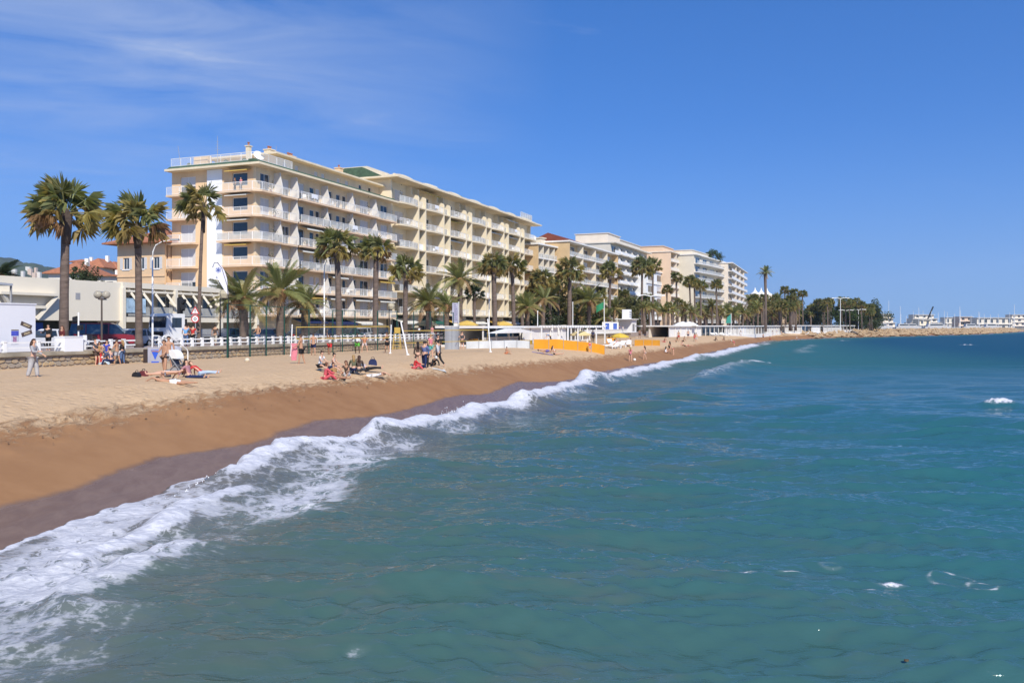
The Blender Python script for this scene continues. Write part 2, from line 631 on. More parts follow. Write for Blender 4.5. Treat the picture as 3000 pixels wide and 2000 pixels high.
# breaking bores: ridges that run along the beach
foam = np.zeros_like(X)
wob = fnoise(Y * 0.22, Y * 0 + 1.0, 44, 3)
def ridge(qc, w_back, w_front, h, y0, y1, fo, soft=2.0, wig=0.6):
    global Zw, foam
    env = np.clip((Y - y0) / soft, 0, 1) * np.clip((y1 - Y) / soft, 0, 1)
    env = env * env * (3 - 2 * env)
    x = q - qc - wob * wig
    wv = np.where(x < 0, np.exp(-(x / w_front) ** 2), np.exp(-(x / w_back) ** 2))
    hh = h * (0.75 + 0.5 * vnoise(Y * 0.8, X * 0.5, 77))
    Zw = Zw + env * wv * hh
    foam = np.maximum(foam, env * fo * np.where(x < 0, np.exp(-(x / (w_front * 1.6)) ** 2), np.exp(-(x / (w_back * 0.9)) ** 2)))
ridge(0.75, 1.1, 0.28, 0.50, 22.0, 35.0, 1.0, 3.0)
ridge(1.2, 1.4, 0.30, 0.55, 30.5, 49, 1.05, 3.5)
ridge(1.5, 1.5, 0.35, 0.62, 44, 69, 1.05, 4.0)
ridge(1.6, 1.8, 0.4, 0.6, 62, 112, 1.05, 6.0)
ridge(2.2, 2.6, 0.6, 0.7, 100, 190, 1.05, 12.0)
ridge(3.4, 1.0, 0.5, 0.30, 11, 19, 0.75, 3.0)
ridge(1.9, 0.8, 0.35, 0.22, 14, 24, 0.95, 2.0)
ridge(5.6, 1.8, 1.2, 0.16, 9, 30, 0.0, 3.0)
ridge(9.5, 2.4, 1.8, 0.16, 9, 60, 0.0, 4.0)
ridge(9.0, 2.6, 1.0, 0.55, 62, 105, 0.55, 8.0)
ridge(14, 3.0, 1.4, 0.4, 120, 200, 0.5, 14.0, 2.5)
# wide sheet of spent foam, its outer edge about 4 m out
outer = np.interp(Y, [9, 15, 22, 30], [4.2, 4.3, 5.0, 4.4]) + fnoise(Y * 0.25, Y * 0 + 9.0, 61, 3) * 1.3
outer = np.where(Y > 30, 3.0 + fnoise(Y * 0.2, Y * 0 + 2.0, 62, 2) * 0.9, outer)
sheet = np.clip(q / 0.15, 0, 1) * (1 / (1 + np.exp((q - outer) / 0.35)))
dens = 0.58 + 0.40 * fnoise(X * 0.55, Y * 0.35, 31, 3)
foam = np.maximum(foam, sheet * dens * np.where(Y > 33, 0.75, 1.0))
# streaky wisps further out
far_w = np.clip(1 - (q - outer) / 2.6, 0, 1) * np.clip(q / 0.3, 0, 1)
foam = np.maximum(foam, far_w * (0.47 + 0.30 * fnoise(X * 0.5, Y * 0.5, 33, 3)))
# bright lip right at the swash edge
foam = np.maximum(foam, np.exp(-((q - 0.15) / 0.16) ** 2) * 0.95 * np.clip(0.75 + fnoise(Y * 0.6, X * 0.6, 35, 2), 0, 1))
# whitecaps on the open sea (picture position, half width, half depth, strength)
caps = [(2930, 1188, 0.95, 0.55, 0.34, 1.35), (2300, 1004, 5, 2.0, 0.3, 0.7), (2440, 1001, 5, 2, 0.35, 0.95), (2478, 1000, 4, 1.5, 0.3, 0.8), (2600, 1030, 2.4, 1.0, 0.2, 0.95),
        (2690, 1002, 4, 2, 0.25, 0.95), (2720, 1013, 2.2, 1.0, 0.2, 0.9), (2832, 1012, 2.6, 1.0, 0.2, 0.9), (2890, 987, 5, 2.5, 0.25, 0.8), (2285, 1027, 4, 1.6, 0.3, 0.95),
        (2350, 1020, 11, 1.2, 0.3, 0.75), (2160, 1060, 6, 0.7, 0.2, 0.7), (2200, 1071, 4, 0.5, 0.15, 0.65)]
for px, py, a, b, h, fo in caps:
    cy = CAMZ * F / (py - HOR)
    cx = (px - 1500) / F * cy
    e = np.exp(-(((X - cx) / a) ** 2) ** 1.5 - (((Y - cy) / b) ** 2))
    rag = vnoise(X * 2.6, Y * 3.4, 91) * 0.6 + vnoise(X * 7.0, Y * 8.0, 92) * 0.4
    Zw += h * e * (0.55 + 0.9 * rag)
    foam = np.maximum(foam, fo * e * (0.30 + 1.15 * rag))
# drifting scum rings and streaks in the foreground
def ringf(px, py, r, w, ax, st):
    global foam
    cy = CAMZ * F / (py - HOR)
    cx = (px - 1500) / F * cy
    ex = (X - cx) / ax
    ey = (Y - cy) + 0.12 * fnoise(X * 2.0, Y * 2.0, 71, 2)
    d = np.sqrt(ex * ex + ey * ey * 1.3)
    foam = np.maximum(foam, st * np.exp(-((d - r) / w) ** 2) * (0.35 + 0.9 * vnoise(X * 6, Y * 6, 72)))
ringf(2795, 1690, 0.30, 0.085, 1.25, 0.70)
ringf(2885, 1708, 0.20, 0.07, 1.25, 0.66)
ringf(2440, 1662, 0.17, 0.09, 1.2, 0.7)
for px, py, a, b, st in [(2200, 1694, 0.42, 0.10, 0.84), (2330, 1688, 0.30, 0.06, 0.8), (2620, 1706, 0.40, 0.15, 0.78), (2560, 1722, 0.35, 0.10, 0.7), (2700, 1735, 0.25, 0.07, 0.66),
                         (1050, 1950, 0.3, 0.25, 0.46), (2950, 1830, 0.35, 0.10, 0.5)]:
    cy = CAMZ * F / (py - HOR)
    cx = (px - 1500) / F * cy
    foam = np.maximum(foam, st * np.exp(-((X - cx) / a) ** 2 - ((Y - cy) / b) ** 2) * (0.5 + 0.8 * vnoise(X * 5, Y * 8, 73)))
Zw += fine * np.clip(foam, 0, 1) * (fnoise(X * 3.5, Y * 3.5, 51, 3) * 0.07 + 0.02)
# swash climbs the sand a little, then dives under it
Zw = Zw * np.clip(q / 0.7 + 0.25, 0, 1)
lift = np.interp(-s0, [-3, -1.5, 0, 1.2, 3], [0.34, 0.22, 0.09, 0.03, 0.0])
Zw = Zw + lift + np.where(q < 0, q * 0.8, np.clip(q, 0, 0.12) * 0.5)
XX = X + DX * np.clip(q / 2, 0, 1)
YY = Y + DY * np.clip(q / 2, 0, 1)
me_w, ntw, pw = new_mat('sea_water')
tcw = ntw.nodes.new('ShaderNodeTexCoord').outputs['Object']
aF = attr(ntw, 'foam')
aQ = attr(ntw, 'q_off')
aU = attr(ntw, 'unresolved')     # slopes of waves finer than the mesh act as roughness
# colour of the water body: sandy in the surf, green, then deep blue
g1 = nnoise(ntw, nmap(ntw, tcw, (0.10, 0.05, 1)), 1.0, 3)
aC = attr(ntw, 'deep')            # offshore depth, raised with distance so far water's lost reflection is painted dark
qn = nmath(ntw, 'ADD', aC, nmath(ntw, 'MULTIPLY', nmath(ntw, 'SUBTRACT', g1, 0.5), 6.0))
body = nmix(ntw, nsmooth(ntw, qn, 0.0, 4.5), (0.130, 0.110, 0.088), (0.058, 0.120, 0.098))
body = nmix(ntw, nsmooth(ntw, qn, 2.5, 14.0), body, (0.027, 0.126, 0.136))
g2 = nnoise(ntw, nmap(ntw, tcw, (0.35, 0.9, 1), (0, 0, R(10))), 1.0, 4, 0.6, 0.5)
warm_refl = nmath(ntw, 'MULTIPLY', nsmooth(ntw, g2, 0.48, 0.72), nsmooth(ntw, aQ, 6.0, 26.0, 0.40, 0.0))  # brownish patches: warm reflections painted into the water body colour
body = nmix(ntw, warm_refl, body, (0.125, 0.125, 0.095))
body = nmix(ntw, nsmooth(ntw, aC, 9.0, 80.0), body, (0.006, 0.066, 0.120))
L = ntw.links.new
# foam: lace from warped cells
warp = nnoise(ntw, tcw, 1.1, 4, 0.6)
vm = ntw.nodes.new('ShaderNodeVectorMath')
vm.operation = 'MULTIPLY_ADD'
cb = ntw.nodes.new('ShaderNodeCombineXYZ')
w2 = nnoise(ntw, nmap(ntw, tcw, (1.3, 1.3, 1.3)), 1.7, 4, 0.6)
L(warp, cb.inputs[0])
L(w2, cb.inputs[1])
L(cb.outputs[0], vm.inputs[0])
vm.inputs[1].default_value = (1.5, 1.5, 0)
L(nmap(ntw, tcw, (1.5, 0.85, 1.0), (0, 0, R(-14))), vm.inputs[2])
def vor(scale):
    v = ntw.nodes.new('ShaderNodeTexVoronoi')
    v.feature = 'DISTANCE_TO_EDGE'
    v.inputs['Scale'].default_value = scale
    L(vm.outputs[0], v.inputs['Vector'])
    return v.outputs['Distance']
lace = nmath(ntw, 'MINIMUM', nmath(ntw, 'MULTIPLY', vor(1.0), 1.5), nmath(ntw, 'ADD', nmath(ntw, 'MULTIPLY', vor(2.7), 1.9), 0.10))
grain = nnoise(ntw, nmap(ntw, tcw, (2.0, 5.0, 2.0), (0, 0, R(8))), 2.2, 6, 0.7)
thr = nmath(ntw, 'ADD', nmath(ntw, 'MULTIPLY', lace, 0.75), nmath(ntw, 'MULTIPLY', grain, 0.85))
fd = nmath(ntw, 'SUBTRACT', nmath(ntw, 'MULTIPLY', aF, 1.03), thr)
fm = nsmooth(ntw, fd, -0.05, 0.17)
fm = nmath(ntw, 'MULTIPLY', fm, nsmooth(ntw, aF, 0.0, 0.95), True)
foamc = nmix(ntw, nsmooth(ntw, grain, 0.3, 0.7), (0.44, 0.45, 0.50), (0.72, 0.72, 0.75))
# thin milky veil where foam is dense
veil = nmath(ntw, 'MULTIPLY', nsmooth(ntw, aF, 0.25, 0.9), 0.38)
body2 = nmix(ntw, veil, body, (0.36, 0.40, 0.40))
# ripples too fine for the mesh
r0 = nnoise(ntw, nmap(ntw, tcw, (0.10, 0.22, 1), (0, 0, R(12))), 1.0, 4, 0.55, 0.2)
r1 = nnoise(ntw, nmap(ntw, tcw, (0.45, 1.8, 1), (0, 0, R(10))), 1.0, 6, 0.62, 0.3)
r2 = nnoise(ntw, nmap(ntw, tcw, (2.0, 8.0, 1), (0, 0, R(-8))), 1.0, 3, 0.5, 0.2)
hh = nmath(ntw, 'ADD', nmath(ntw, 'MULTIPLY', r1, 0.25), nmath(ntw, 'MULTIPLY', r2, 0.20))
hh = nmath(ntw, 'ADD', hh, nmath(ntw, 'MULTIPLY', r0, nsmooth(ntw, aQ, 20.0, 120.0, 0.0, 1.6)))
bw = ntw.nodes.new('ShaderNodeBump')
bw.inputs['Strength'].default_value = 0.75
bw.inputs["Distance"].default_value = 0.26
L(hh, bw.inputs['Height'])
# light coming back out of the water does not depend on the ripples, the mirror does
dif = ntw.nodes.new('ShaderNodeBsdfDiffuse')
dif.inputs['Roughness'].default_value = 0.0
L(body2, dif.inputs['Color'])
upn = ntw.nodes.new('ShaderNodeVectorMath')
upn.operation = 'NORMALIZE'
geo = ntw.nodes.new('ShaderNodeNewGeometry')
mixn = ntw.nodes.new('ShaderNodeMix')
mixn.data_type = 'VECTOR'
mixn.inputs[0].default_value = 0.3
mixn.inputs[4].default_value = (0, 0, 1)
L(geo.outputs['Normal'], mixn.inputs[5])
L(mixn.outputs[1], upn.inputs[0])
L(upn.outputs[0], dif.inputs['Normal'])
glo = ntw.nodes.new('ShaderNodeBsdfGlossy')
rgh = nsmooth(ntw, aU, 0.05, 1.0, 0.035, 0.30)
L(rgh, glo.inputs['Roughness'])
L(bw.outputs[0], glo.inputs['Normal'])
fre = ntw.nodes.new('ShaderNodeFresnel')
fre.inputs['IOR'].default_value = 1.55
L(bw.outputs[0], fre.inputs['Normal'])
wat = ntw.nodes.new('ShaderNodeMixShader')
L(nmath(ntw, 'MINIMUM', fre.outputs[0], nsmooth(ntw, aU, 0.05, 1.0, 0.75, 0.12)), wat.inputs[0])
L(dif.outputs[0], wat.inputs[1])
L(glo.outputs[0], wat.inputs[2])
pw.inputs['Roughness'].default_value = 0.9
pw.inputs['Specular IOR Level'].default_value = 0.15
L(foamc, pw.inputs['Base Color'])
bf = ntw.nodes.new('ShaderNodeBump')
bf.inputs['Strength'].default_value = 0.6
bf.inputs['Distance'].default_value = 0.12
L(nmath(ntw, 'ADD', nmath(ntw, 'MULTIPLY', grain, 0.8), nmath(ntw, 'MULTIPLY', fm, 0.4)), bf.inputs['Height'])
L(bf.outputs[0], pw.inputs['Normal'])
fin = ntw.nodes.new('ShaderNodeMixShader')
L(fm, fin.inputs[0])
L(wat.outputs[0], fin.inputs[1])
L(pw.outputs[0], fin.inputs[2])
L(fin.outputs[0], ntw.nodes['Material Output'].inputs[0])
# leave out the part that would lie deep under the land
nr, nc = X.shape
idx = np.arange(nr * nc).reshape(nr, nc)
qq = np.stack([idx[:-1, :-1], idx[:-1, 1:], idx[1:, 1:], idx[1:, :-1]], -1).reshape(-1, 4)
ok = (q > -6).ravel()
qq = qq[ok[qq].any(1)]
used = np.unique(qq)
rem = np.full(nr * nc, -1)
rem[used] = np.arange(len(used))
co = np.stack([XX, YY, Zw], -1).reshape(-1, 3)[used]
me = mesh_np('sea', co, rem[qq].astype(np.int32), {'foam': foam.ravel()[used], 'q_off': q.ravel()[used], 'deep': (q * (0.4 + Y / 120.0)).ravel()[used], 'unresolved': np.clip(gsp / 1.6, 0, 1).ravel()[used]}, [me_w])  # deep holds offshore distance plus the painted darkening of far water
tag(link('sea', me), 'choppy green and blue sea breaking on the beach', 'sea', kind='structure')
# spray thrown up by the breakers
m_spray = mat('spray_foam', (0.85, 0.86, 0.87), 0.7, 0.05)
mb = MB()
sr = random.Random(5)
for px, py, n, sx, sy in [(640, 1392, 160, 90, 18), (760, 1352, 220, 80, 20), (830, 1335, 130, 40, 18), (1340, 1208, 220, 45, 24), (1290, 1218, 90, 30, 12), (960, 1302, 90, 60, 10),
                          (1710, 1115, 60, 45, 16), (1450, 1200, 40, 80, 10)]:
    cy0 = CAMZ * F / (py + 22 - HOR)
    for _ in range(n):
        x = px + sr.gauss(0, sx * 0.6)
        yy_ = py - abs(sr.gauss(0, sy * 0.5)) + 10 - (x - px) * 0.42 * (1 if px < 1000 else 0.5)
        cy = CAMZ * F / (py + 24 - (x - px) * 0.42 * (1 if px < 1000 else 0.5) - HOR) + sr.uniform(-0.3, 0.3)
        p = P(x, yy_, cy)
        r = sr.uniform(0.005, 0.016) * (1 + cy / 60)
        c = [(p.x, p.y, p.z - r), (p.x + r, p.y, p.z), (p.x, p.y + r, p.z), (p.x - r, p.y, p.z), (p.x, p.y - r, p.z), (p.x, p.y, p.z + r * 1.5)]
        mb.add(c, [(0, 2, 1), (0, 3, 2), (0, 4, 3), (0, 1, 4), (5, 1, 2), (5, 2, 3), (5, 3, 4), (5, 4, 1)])
tag(part('spray', mb, m_spray, None), 'white spray droplets over the breaking wave crests', 'spray', kind='stuff')

# ---------------------------------------------------------------- town ground
m_prom = mat('promenade_paving', (0.36, 0.30, 0.27), 0.85, 0.15, 1.2, 0.2)
m_road = mat('asphalt', (0.055, 0.055, 0.058), 0.85, 0.25, 2.0, 0.3, 30)
m_pave = mat('pavement_slabs', (0.33, 0.31, 0.29), 0.85, 0.12, 1.5)
m_earth = mat('town_ground', (0.24, 0.22, 0.18), 0.95, 0.2, 0.2)
m_white_mark = mat('road_paint', (0.75, 0.75, 0.73), 0.7, 0.1, 4)
def strip(name, d0, d1, t0, t1, z0, z1, m, label, cat):
    a, b, c, e = W(t0, d1), W(t1, d1), W(t1, d0), W(t0, d0)
    mb = MB()
    mb.prism([(p.x, p.y) for p in (a, b, c, e)], z0, z1)
    return tag(part(name, mb, m, None), label, cat, kind='structure')
TE = 175.0
strip('promenade', 11.9, WALL_D - 0.02, -75, TE, 1.2, PROM, m_prom, 'paved seaside promenade behind the balustrade', 'promenade')
strip('road', 4.4, 11.9, -75, TE, 1.2, PROM - 0.12, m_road, 'asphalt sea front road with parked cars', 'road')
strip('pavement', -1.0, 4.4, -75, TE, 1.2, PROM, m_pave, 'narrow pavement in front of the apartment blocks', 'pavement')
for i in range(-12, 30):
    a, b = W(i * 6.0, 8.15), W(i * 6.0 + 3.0, 8.15)
# the rest of the land as one sheet to the horizon
edge = [W(-75, -1.0), W(TE, -1.0), W(TE, WALL_D)]
pts = [(p.x, p.y) for p in edge]
for i in range(17, len(SHORE)):
    a = SHORE[i]
    b = SHORE[i - 1]
    d = Vector((a[0] - b[0], a[1] - b[1])).normalized()
    off = 20 if i < 19 else 9
    pts.append((a[0] - d.y * off, a[1] + d.x * off))
pts += [(1600, 6000), (-6000, 6000), (-6000, -200), (-170, -60)]
mb = MB()
mb.prism(pts, 0.8, PROM - 0.03)
tag(part('ground', mb, m_earth, None), 'flat town ground behind the sea front', 'ground', kind='structure')
# ------------------------------------------------------------------ building kit
M_CREAM = mat('cream_render', (0.76, 0.60, 0.39), 0.85, 0.13, 0.5, 0.1, 12, stretch=(1, 1, 0.25))
M_PEACH = mat('peach_render', (0.76, 0.53, 0.31), 0.85, 0.10, 0.5, 0.1, 12, stretch=(1, 1, 0.25))
M_WING2 = mat('pale_yellow_render', (0.76, 0.66, 0.48), 0.85, 0.14, 0.5, 0.1, 12, stretch=(1, 1, 0.25))
M_WHITE = mat('white_paint', (0.80, 0.79, 0.76), 0.7, 0.05, 0.8)
M_WHITEW = mat('white_render_wall', (0.80, 0.80, 0.80), 0.8, 0.04, 0.4)
M_SLAB = mat('slab_edge_paint', (0.72, 0.53, 0.36), 0.8, 0.12, 0.8)
M_SLAB2 = mat('slab_edge_cream', (0.74, 0.62, 0.43), 0.8, 0.12, 0.8)
M_GLASS = glassmat('window_glass')
M_GLASSB = glassmat('blue_window_glass', (0.03, 0.07, 0.11))
M_FRAME = mat('window_frame_white', (0.72, 0.72, 0.70), 0.5, 0.05, 2)
M_SHUT = mat('roller_shutter', (0.60, 0.58, 0.56), 0.6, 0.08, 1, stretch=(0.2, 0.2, 14))
M_FROST = mat('frosted_panel', (0.62, 0.62, 0.58), 0.35, 0.15, 1.2)
_nt = M_FROST.node_tree
_tr = _nt.nodes.new('ShaderNodeBsdfTransparent')
_mx = _nt.nodes.new('ShaderNodeMixShader')
_mx.inputs[0].default_value = 0.5
_nt.links.new(_nt.nodes['Principled BSDF'].outputs[0], _mx.inputs[1])
_nt.links.new(_tr.outputs[0], _mx.inputs[2])
_nt.links.new(_mx.outputs[0], _nt.nodes['Material Output'].inputs[0])
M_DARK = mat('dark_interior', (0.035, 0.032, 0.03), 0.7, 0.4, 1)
M_GREEN_ROOF = mat('green_copper_edge', (0.07, 0.12, 0.07), 0.7, 0.3, 2)
M_TILE = mat('terracotta_tiles', (0.42, 0.17, 0.09), 0.85, 0.3, 2.5, 0.5, 6)
M_AWN_Y = mat('yellow_awning', (0.62, 0.42, 0.10), 0.8, 0.12, 1)
M_AWN_W = mat('white_awning', (0.72, 0.70, 0.62), 0.8, 0.08, 1)
M_AWN_G = mat('green_awning', (0.03, 0.13, 0.09), 0.8, 0.15, 1)
M_AWN_B = mat('navy_awning', (0.02, 0.03, 0.10), 0.8, 0.15, 1)
M_STEEL = mat('galvanised_steel', (0.42, 0.43, 0.44), 0.45, 0.1, 3, metal=0.4)
M_GREY = mat('grey_paint', (0.35, 0.35, 0.36), 0.6, 0.1, 2)
M_BLACK = mat('black_plastic', (0.02, 0.02, 0.022), 0.5, 0.2, 2)
M_CONC = mat('pale_concrete', (0.55, 0.52, 0.46), 0.85, 0.12, 1)
RAILC = {}
def rail_mesh(length, h=1.0, style='bars', gap=0.13):
    """railing along +x from 0 to length, standing on z=0"""
    gap = 0.16
    key = (round(length, 2), round(h, 2), style, gap)
    if key in RAILC:
        return RAILC[key]
    mb = MB()
    mb.box(0, length, -0.03, 0.03, h - 0.05, h)
    mb.box(0, length, -0.02, 0.02, 0.06, 0.10)
    n = max(1, int(length / 1.5))
    for i in range(n + 1):
        x = min(length - 0.04, length * i / n)
        mb.box(x, x + 0.04, -0.022, 0.022, 0, h - 0.05)
    if style == 'bars':
        k = max(2, int(length / gap))
        for i in range(1, k):
            x = length * i / k
            mb.box(x - 0.013, x + 0.013, -0.012, 0.012, 0.10, h - 0.05)
        me = mb.mesh('railing', [M_WHITE])
    else:
        mb.cur = 1
        for i in range(n):
            a, b = length * i / n + 0.06, length * (i + 1) / n - 0.02
            mb.box(a, b, -0.012, 0.012, 0.12, h - 0.10)
        me = mb.mesh('railing', [M_WHITE, M_FROST if style == 'frost' else M_WHITEW])
    RAILC[key] = me
    return me
def rail_line(pts, z, parent, h=1.0, style='bars'):
    for a, b in zip(pts[:-1], pts[1:]):
        d = Vector((b[0] - a[0], b[1] - a[1]))
        link('railing', rail_mesh(d.length, h, style), parent, (a[0], a[1], z), (0, 0, math.atan2(d.y, d.x)))
WINC = {}
def window_meshes(w, h, kind='glass', mull=1):
    key = (round(w, 2), round(h, 2), kind, mull)
    if key in WINC:
        return WINC[key]
    f = MB()
    t = 0.07
    f.box(0, w, -0.04, 0.05, 0, t)
    f.box(0, w, -0.04, 0.05, h - t, h)
    f.box(0, t, -0.04, 0.05, t, h - t)
    f.box(w - t, w, -0.04, 0.05, t, h - t)
    for i in range(1, mull + 1):
        x = w * i / (mull + 1)
        f.box(x - t / 2, x + t / 2, -0.035, 0.045, t, h - t)
    g = MB()
    mats = [M_GLASS]
    if kind == 'blue':
        mats = [M_GLASSB]
    g.box(t, w - t, -0.005, 0.02, t, h - t)
    if kind == 'shut':
        mats = [M_SHUT]
    elif kind == 'half':
        mats = [M_GLASS, M_SHUT]
        g.cur = 1
        g.box(t, w - t, -0.03, -0.008, h * 0.45, h - t)
    WINC[key] = (f.mesh('window', [M_FRAME]), g.mesh('pane', mats))
    return WINC[key]
def window(parent, x, y, z, w, h, kind='glass', mull=1, face='front'):
    """face 'front' looks along -y of the parent, 'side' along -x"""
    a, b = window_meshes(w, h, kind, mull)
    o = link('window', a, parent, (x, y, z), (0, 0, 0 if face == 'front' else R(-90)))
    link('pane', b, o)
    return o
def wall_open(mb, x0, x1, y0, y1, z0, z1, ops):
    """front wall between x0..x1, thickness y0..y1, with openings (xa, xb, za, zb) sorted along x"""
    cx = x0
    for xa, xb, za, zb in sorted(ops):
        if xa > cx:
            mb.box(cx, xa, y0, y1, z0, z1)
        if za > z0:
            mb.box(xa, xb, y0, y1, z0, za)
        if zb < z1:
            mb.box(xa, xb, y0, y1, zb, z1)
        cx = xb
    if cx < x1:
        mb.box(cx, x1, y0, y1, z0, z1)
def wall_open_side(mb, x0, x1, y0, y1, z0, z1, ops):
    cy = y0
    for ya, yb, za, zb in sorted(ops):
        if ya > cy:
            mb.box(x0, x1, cy, ya, z0, z1)
        if za > z0:
            mb.box(x0, x1, ya, yb, z0, za)
        if zb < z1:
            mb.box(x0, x1, ya, yb, zb, z1)
        cy = yb
    if cy < y1:
        mb.box(x0, x1, cy, y1, z0, z1)
def awning(parent, x0, x1, y, z, out, drop, m):
    mb = MB()
    mb.prism_x([(y, z), (y - out, z - drop), (y - out, z - drop - 0.18), (y - out + 0.03, z - drop - 0.18), (y - out + 0.03, z - drop - 0.04), (y, z - 0.05)][::-1], x0, x1)
    return part('awning', mb, m, parent)
KR = random.Random(21)
def pick_kind():
    return KR.choice(['glass', 'glass', 'glass', 'half', 'half', 'shut', 'blue'])
# ------------------------------------------------------------------ main block, older wing
w1 = thing('apartment_block', 'cream seven storey apartment block with white end panel and corner balconies', 'building', tuple(BO), BROT, 'apartment blocks along the sea front')
Z1 = [6.0 + 3.02 * i for i in range(6)]
EAVE1 = 24.1
L1, D1 = 33.4, 13.0
wall = MB()
endw = MB()
wins = []
front_bays = [(0.9, 2.7, 'door'), (4.0, 4.9, 'small'), (5.3, 6.7, 'door'), (7.6, 10.0, 'door'), (11.2, 12.3, 'small'), (12.6, 13.6, 'small'), (14.4, 16.6, 'door'), (17.6, 18.7, 'small'), (19.2, 20.2, 'small'),
              (20.8, 22.9, 'door'), (24.0, 26.4, 'door'), (28.0, 29.3, 'small'), (30.0, 32.2, 'door')]
levels = Z1 + [EAVE1]
for i in range(6):
    z0, z1_ = Z1[i], levels[i + 1]
    ops = []
    for a, b, k in front_bays:
        h = 2.25 if k == 'door' else 2.1
        ops.append((a, b, z0 + 0.12, z0 + 0.12 + h))
        window(w1, a, 0.16, z0 + 0.12, b - a, h, pick_kind(), 1 if b - a > 1.2 else 0)
    wall_open(wall, 0, L1, 0, 0.3, z0, z1_, ops)
    # end face: big corner window, blank, white strip, rear balcony doors
    ops = [(1.2, 3.5, z0 + 0.75, z0 + 2.35), (9.2, 11.6, z0 + 0.12, z0 + 2.35)]
    wall_open_side(endw, 0, 0.3, 0.3, D1, z0, z1_, ops)
    window(w1, 0.16, 3.5, z0 + 0.75, 2.3, 1.6, KR.choice(['glass', 'blue', 'glass']), 0, 'side')
    window(w1, 0.16, 11.6, z0 + 0.12, 2.4, 2.23, KR.choice(['shut', 'shut', 'glass', 'half']), 1, 'side')
wall.box(0.3, L1, 0.9, D1, PROM, EAVE1 - 0.02)     # core seen through the openings
wall.box(0, L1, 2.2, D1 - 0.02, PROM - 0.1, 5.98)
part('wall', wall, M_CREAM, w1)
part('end_wall', endw, M_PEACH, w1)
mb = MB()
mb.box(-0.12, -0.003, 5.0, 7.3, PROM + 1.0, EAVE1 - 0.03)
tag(part('white_panel', mb, M_WHITEW, w1), 'tall white strip on the end wall')
mb = MB()
for a, b in ((0.0, 0.5), (6.8, 7.2), (13.6, 14.0), (20.4, 20.8), (27.2, 27.6), (33.0, 33.4)):
    mb.box(a, b, 0.0, 0.4, PROM - 0.1, 6.0)
mb.box(-0.02, 0.4, 0.4, D1, PROM - 0.1, 6.0)
part('ground_floor_pier', mb, M_CREAM, w1)
for a, b in ((0.6, 6.7), (7.3, 13.5), (14.1, 20.3), (20.9, 27.1), (27.7, 32.9)):
    mb = MB()
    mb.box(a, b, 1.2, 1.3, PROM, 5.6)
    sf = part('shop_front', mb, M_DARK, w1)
    mb = MB()
    for k in range(5):
        x = a + (b - a) * k / 4
        mb.box(x - 0.05, x + 0.05, 1.1, 1.2, PROM, 5.5)
    mb.box(a, b, 1.08, 1.18, 5.0, 5.25)
    part('shop_frame', mb, M_GREY, sf)
mb = MB()
mb.prism([(-1.3, -1.55), (L1 - 0.4, -1.55), (L1 - 0.4, D1), (-1.3, D1)], EAVE1, EAVE1 + 0.26)
part('eave', mb, M_SLAB2, w1)
mb = MB()
mb.prism_x([(-1.35, EAVE1 + 0.262), (-0.7, EAVE1 + 0.70), (0.2, EAVE1 + 0.70), (0.2, EAVE1 + 0.262)][::-1], -1.1, L1 - 0.5)
mb.prism_y([(-1.1, EAVE1 + 0.262), (0.2, EAVE1 + 0.262), (0.2, EAVE1 + 0.695), (-0.5, EAVE1 + 0.695)], 0.2, D1 - 0.1)
tag(part('roof_edge', mb, M_GREEN_ROOF, w1), 'dark green sloped roof edge')
def balcony(parent, poly, rail_pts, z, m, style, th=0.22):
    mb = MB()
    mb.prism(poly, z - th, z)
    sl_ = part('balcony_slab', mb, m, parent)
    rail_line(rail_pts, z, sl_, 1.0, style)
    return sl_
for i, z in enumerate(Z1):
    st = ['bars', 'bars', 'bars', 'frost', 'bars', 'bars'][i]
    # corner balcony wraps the end wall and the front
    out = [(-1.25, 4.9), (-1.25, -0.5), (-0.5, -1.4), (3.5, -1.4), (3.5, -0.02)]
    balcony(w1, [(-0.02, 4.9), (-1.25, 4.9), (-1.25, -0.5), (-0.5, -1.4), (3.5, -1.4), (3.5, -0.01), (-0.02, -0.01)], [(-1.19, 4.85), (-1.19, -0.48), (-0.47, -1.34), (3.45, -1.34)], z, M_SLAB, st)
    balcony(w1, [(3.75, -0.01), (3.75, -1.25), (6.9, -1.25), (6.9, -0.01)], [(3.8, -1.2), (6.85, -1.2)], z - 0.02, M_SLAB, KR.choice(['bars', 'frost']))
    balcony(w1, [(7.2, -0.01), (7.2, -1.5), (26.8, -1.5), (26.8, -0.01)], [(7.25, -1.45), (14.0, -1.45), (20.4, -1.45), (26.75, -1.45)], z, M_SLAB, KR.choice(['bars', 'bars', 'frost']))
    balcony(w1, [(27.1, -0.01), (27.1, -1.35), (32.9, -1.35), (32.9, -0.01)], [(27.15, -1.3), (32.85, -1.3)], z - 0.02, M_SLAB, KR.choice(['frost', 'bars']))
    # rear end balcony
    balcony(w1, [(-0.02, 12.9), (-1.15, 12.9), (-1.15, 8.7), (-0.02, 8.7)], [(-1.1, 12.85), (-1.1, 8.75)], z, M_SLAB, 'bars')
    # curved white partitions between the flats
    for x in (3.62, 7.05, 14.0, 20.4, 26.95):
        zt = levels[i + 1] - 0.24
        mb = MB()
        cur = [(-1.3, z + 0.95), (-1.24, z + 1.35), (-1.12, z + 1.75), (-1.02, z + 2.2), (-0.98, zt)]
        mb.prism_x([(-0.005, zt), (-0.98, zt)] + cur[::-1][1:] + [(-1.3, z + 0.01), (-0.005, z + 0.01)], x - 0.05, x + 0.05)
        part('partition', mb, mat('partition_paint', (0.70, 0.67, 0.62), 0.8, 0.12, 0.8), w1)
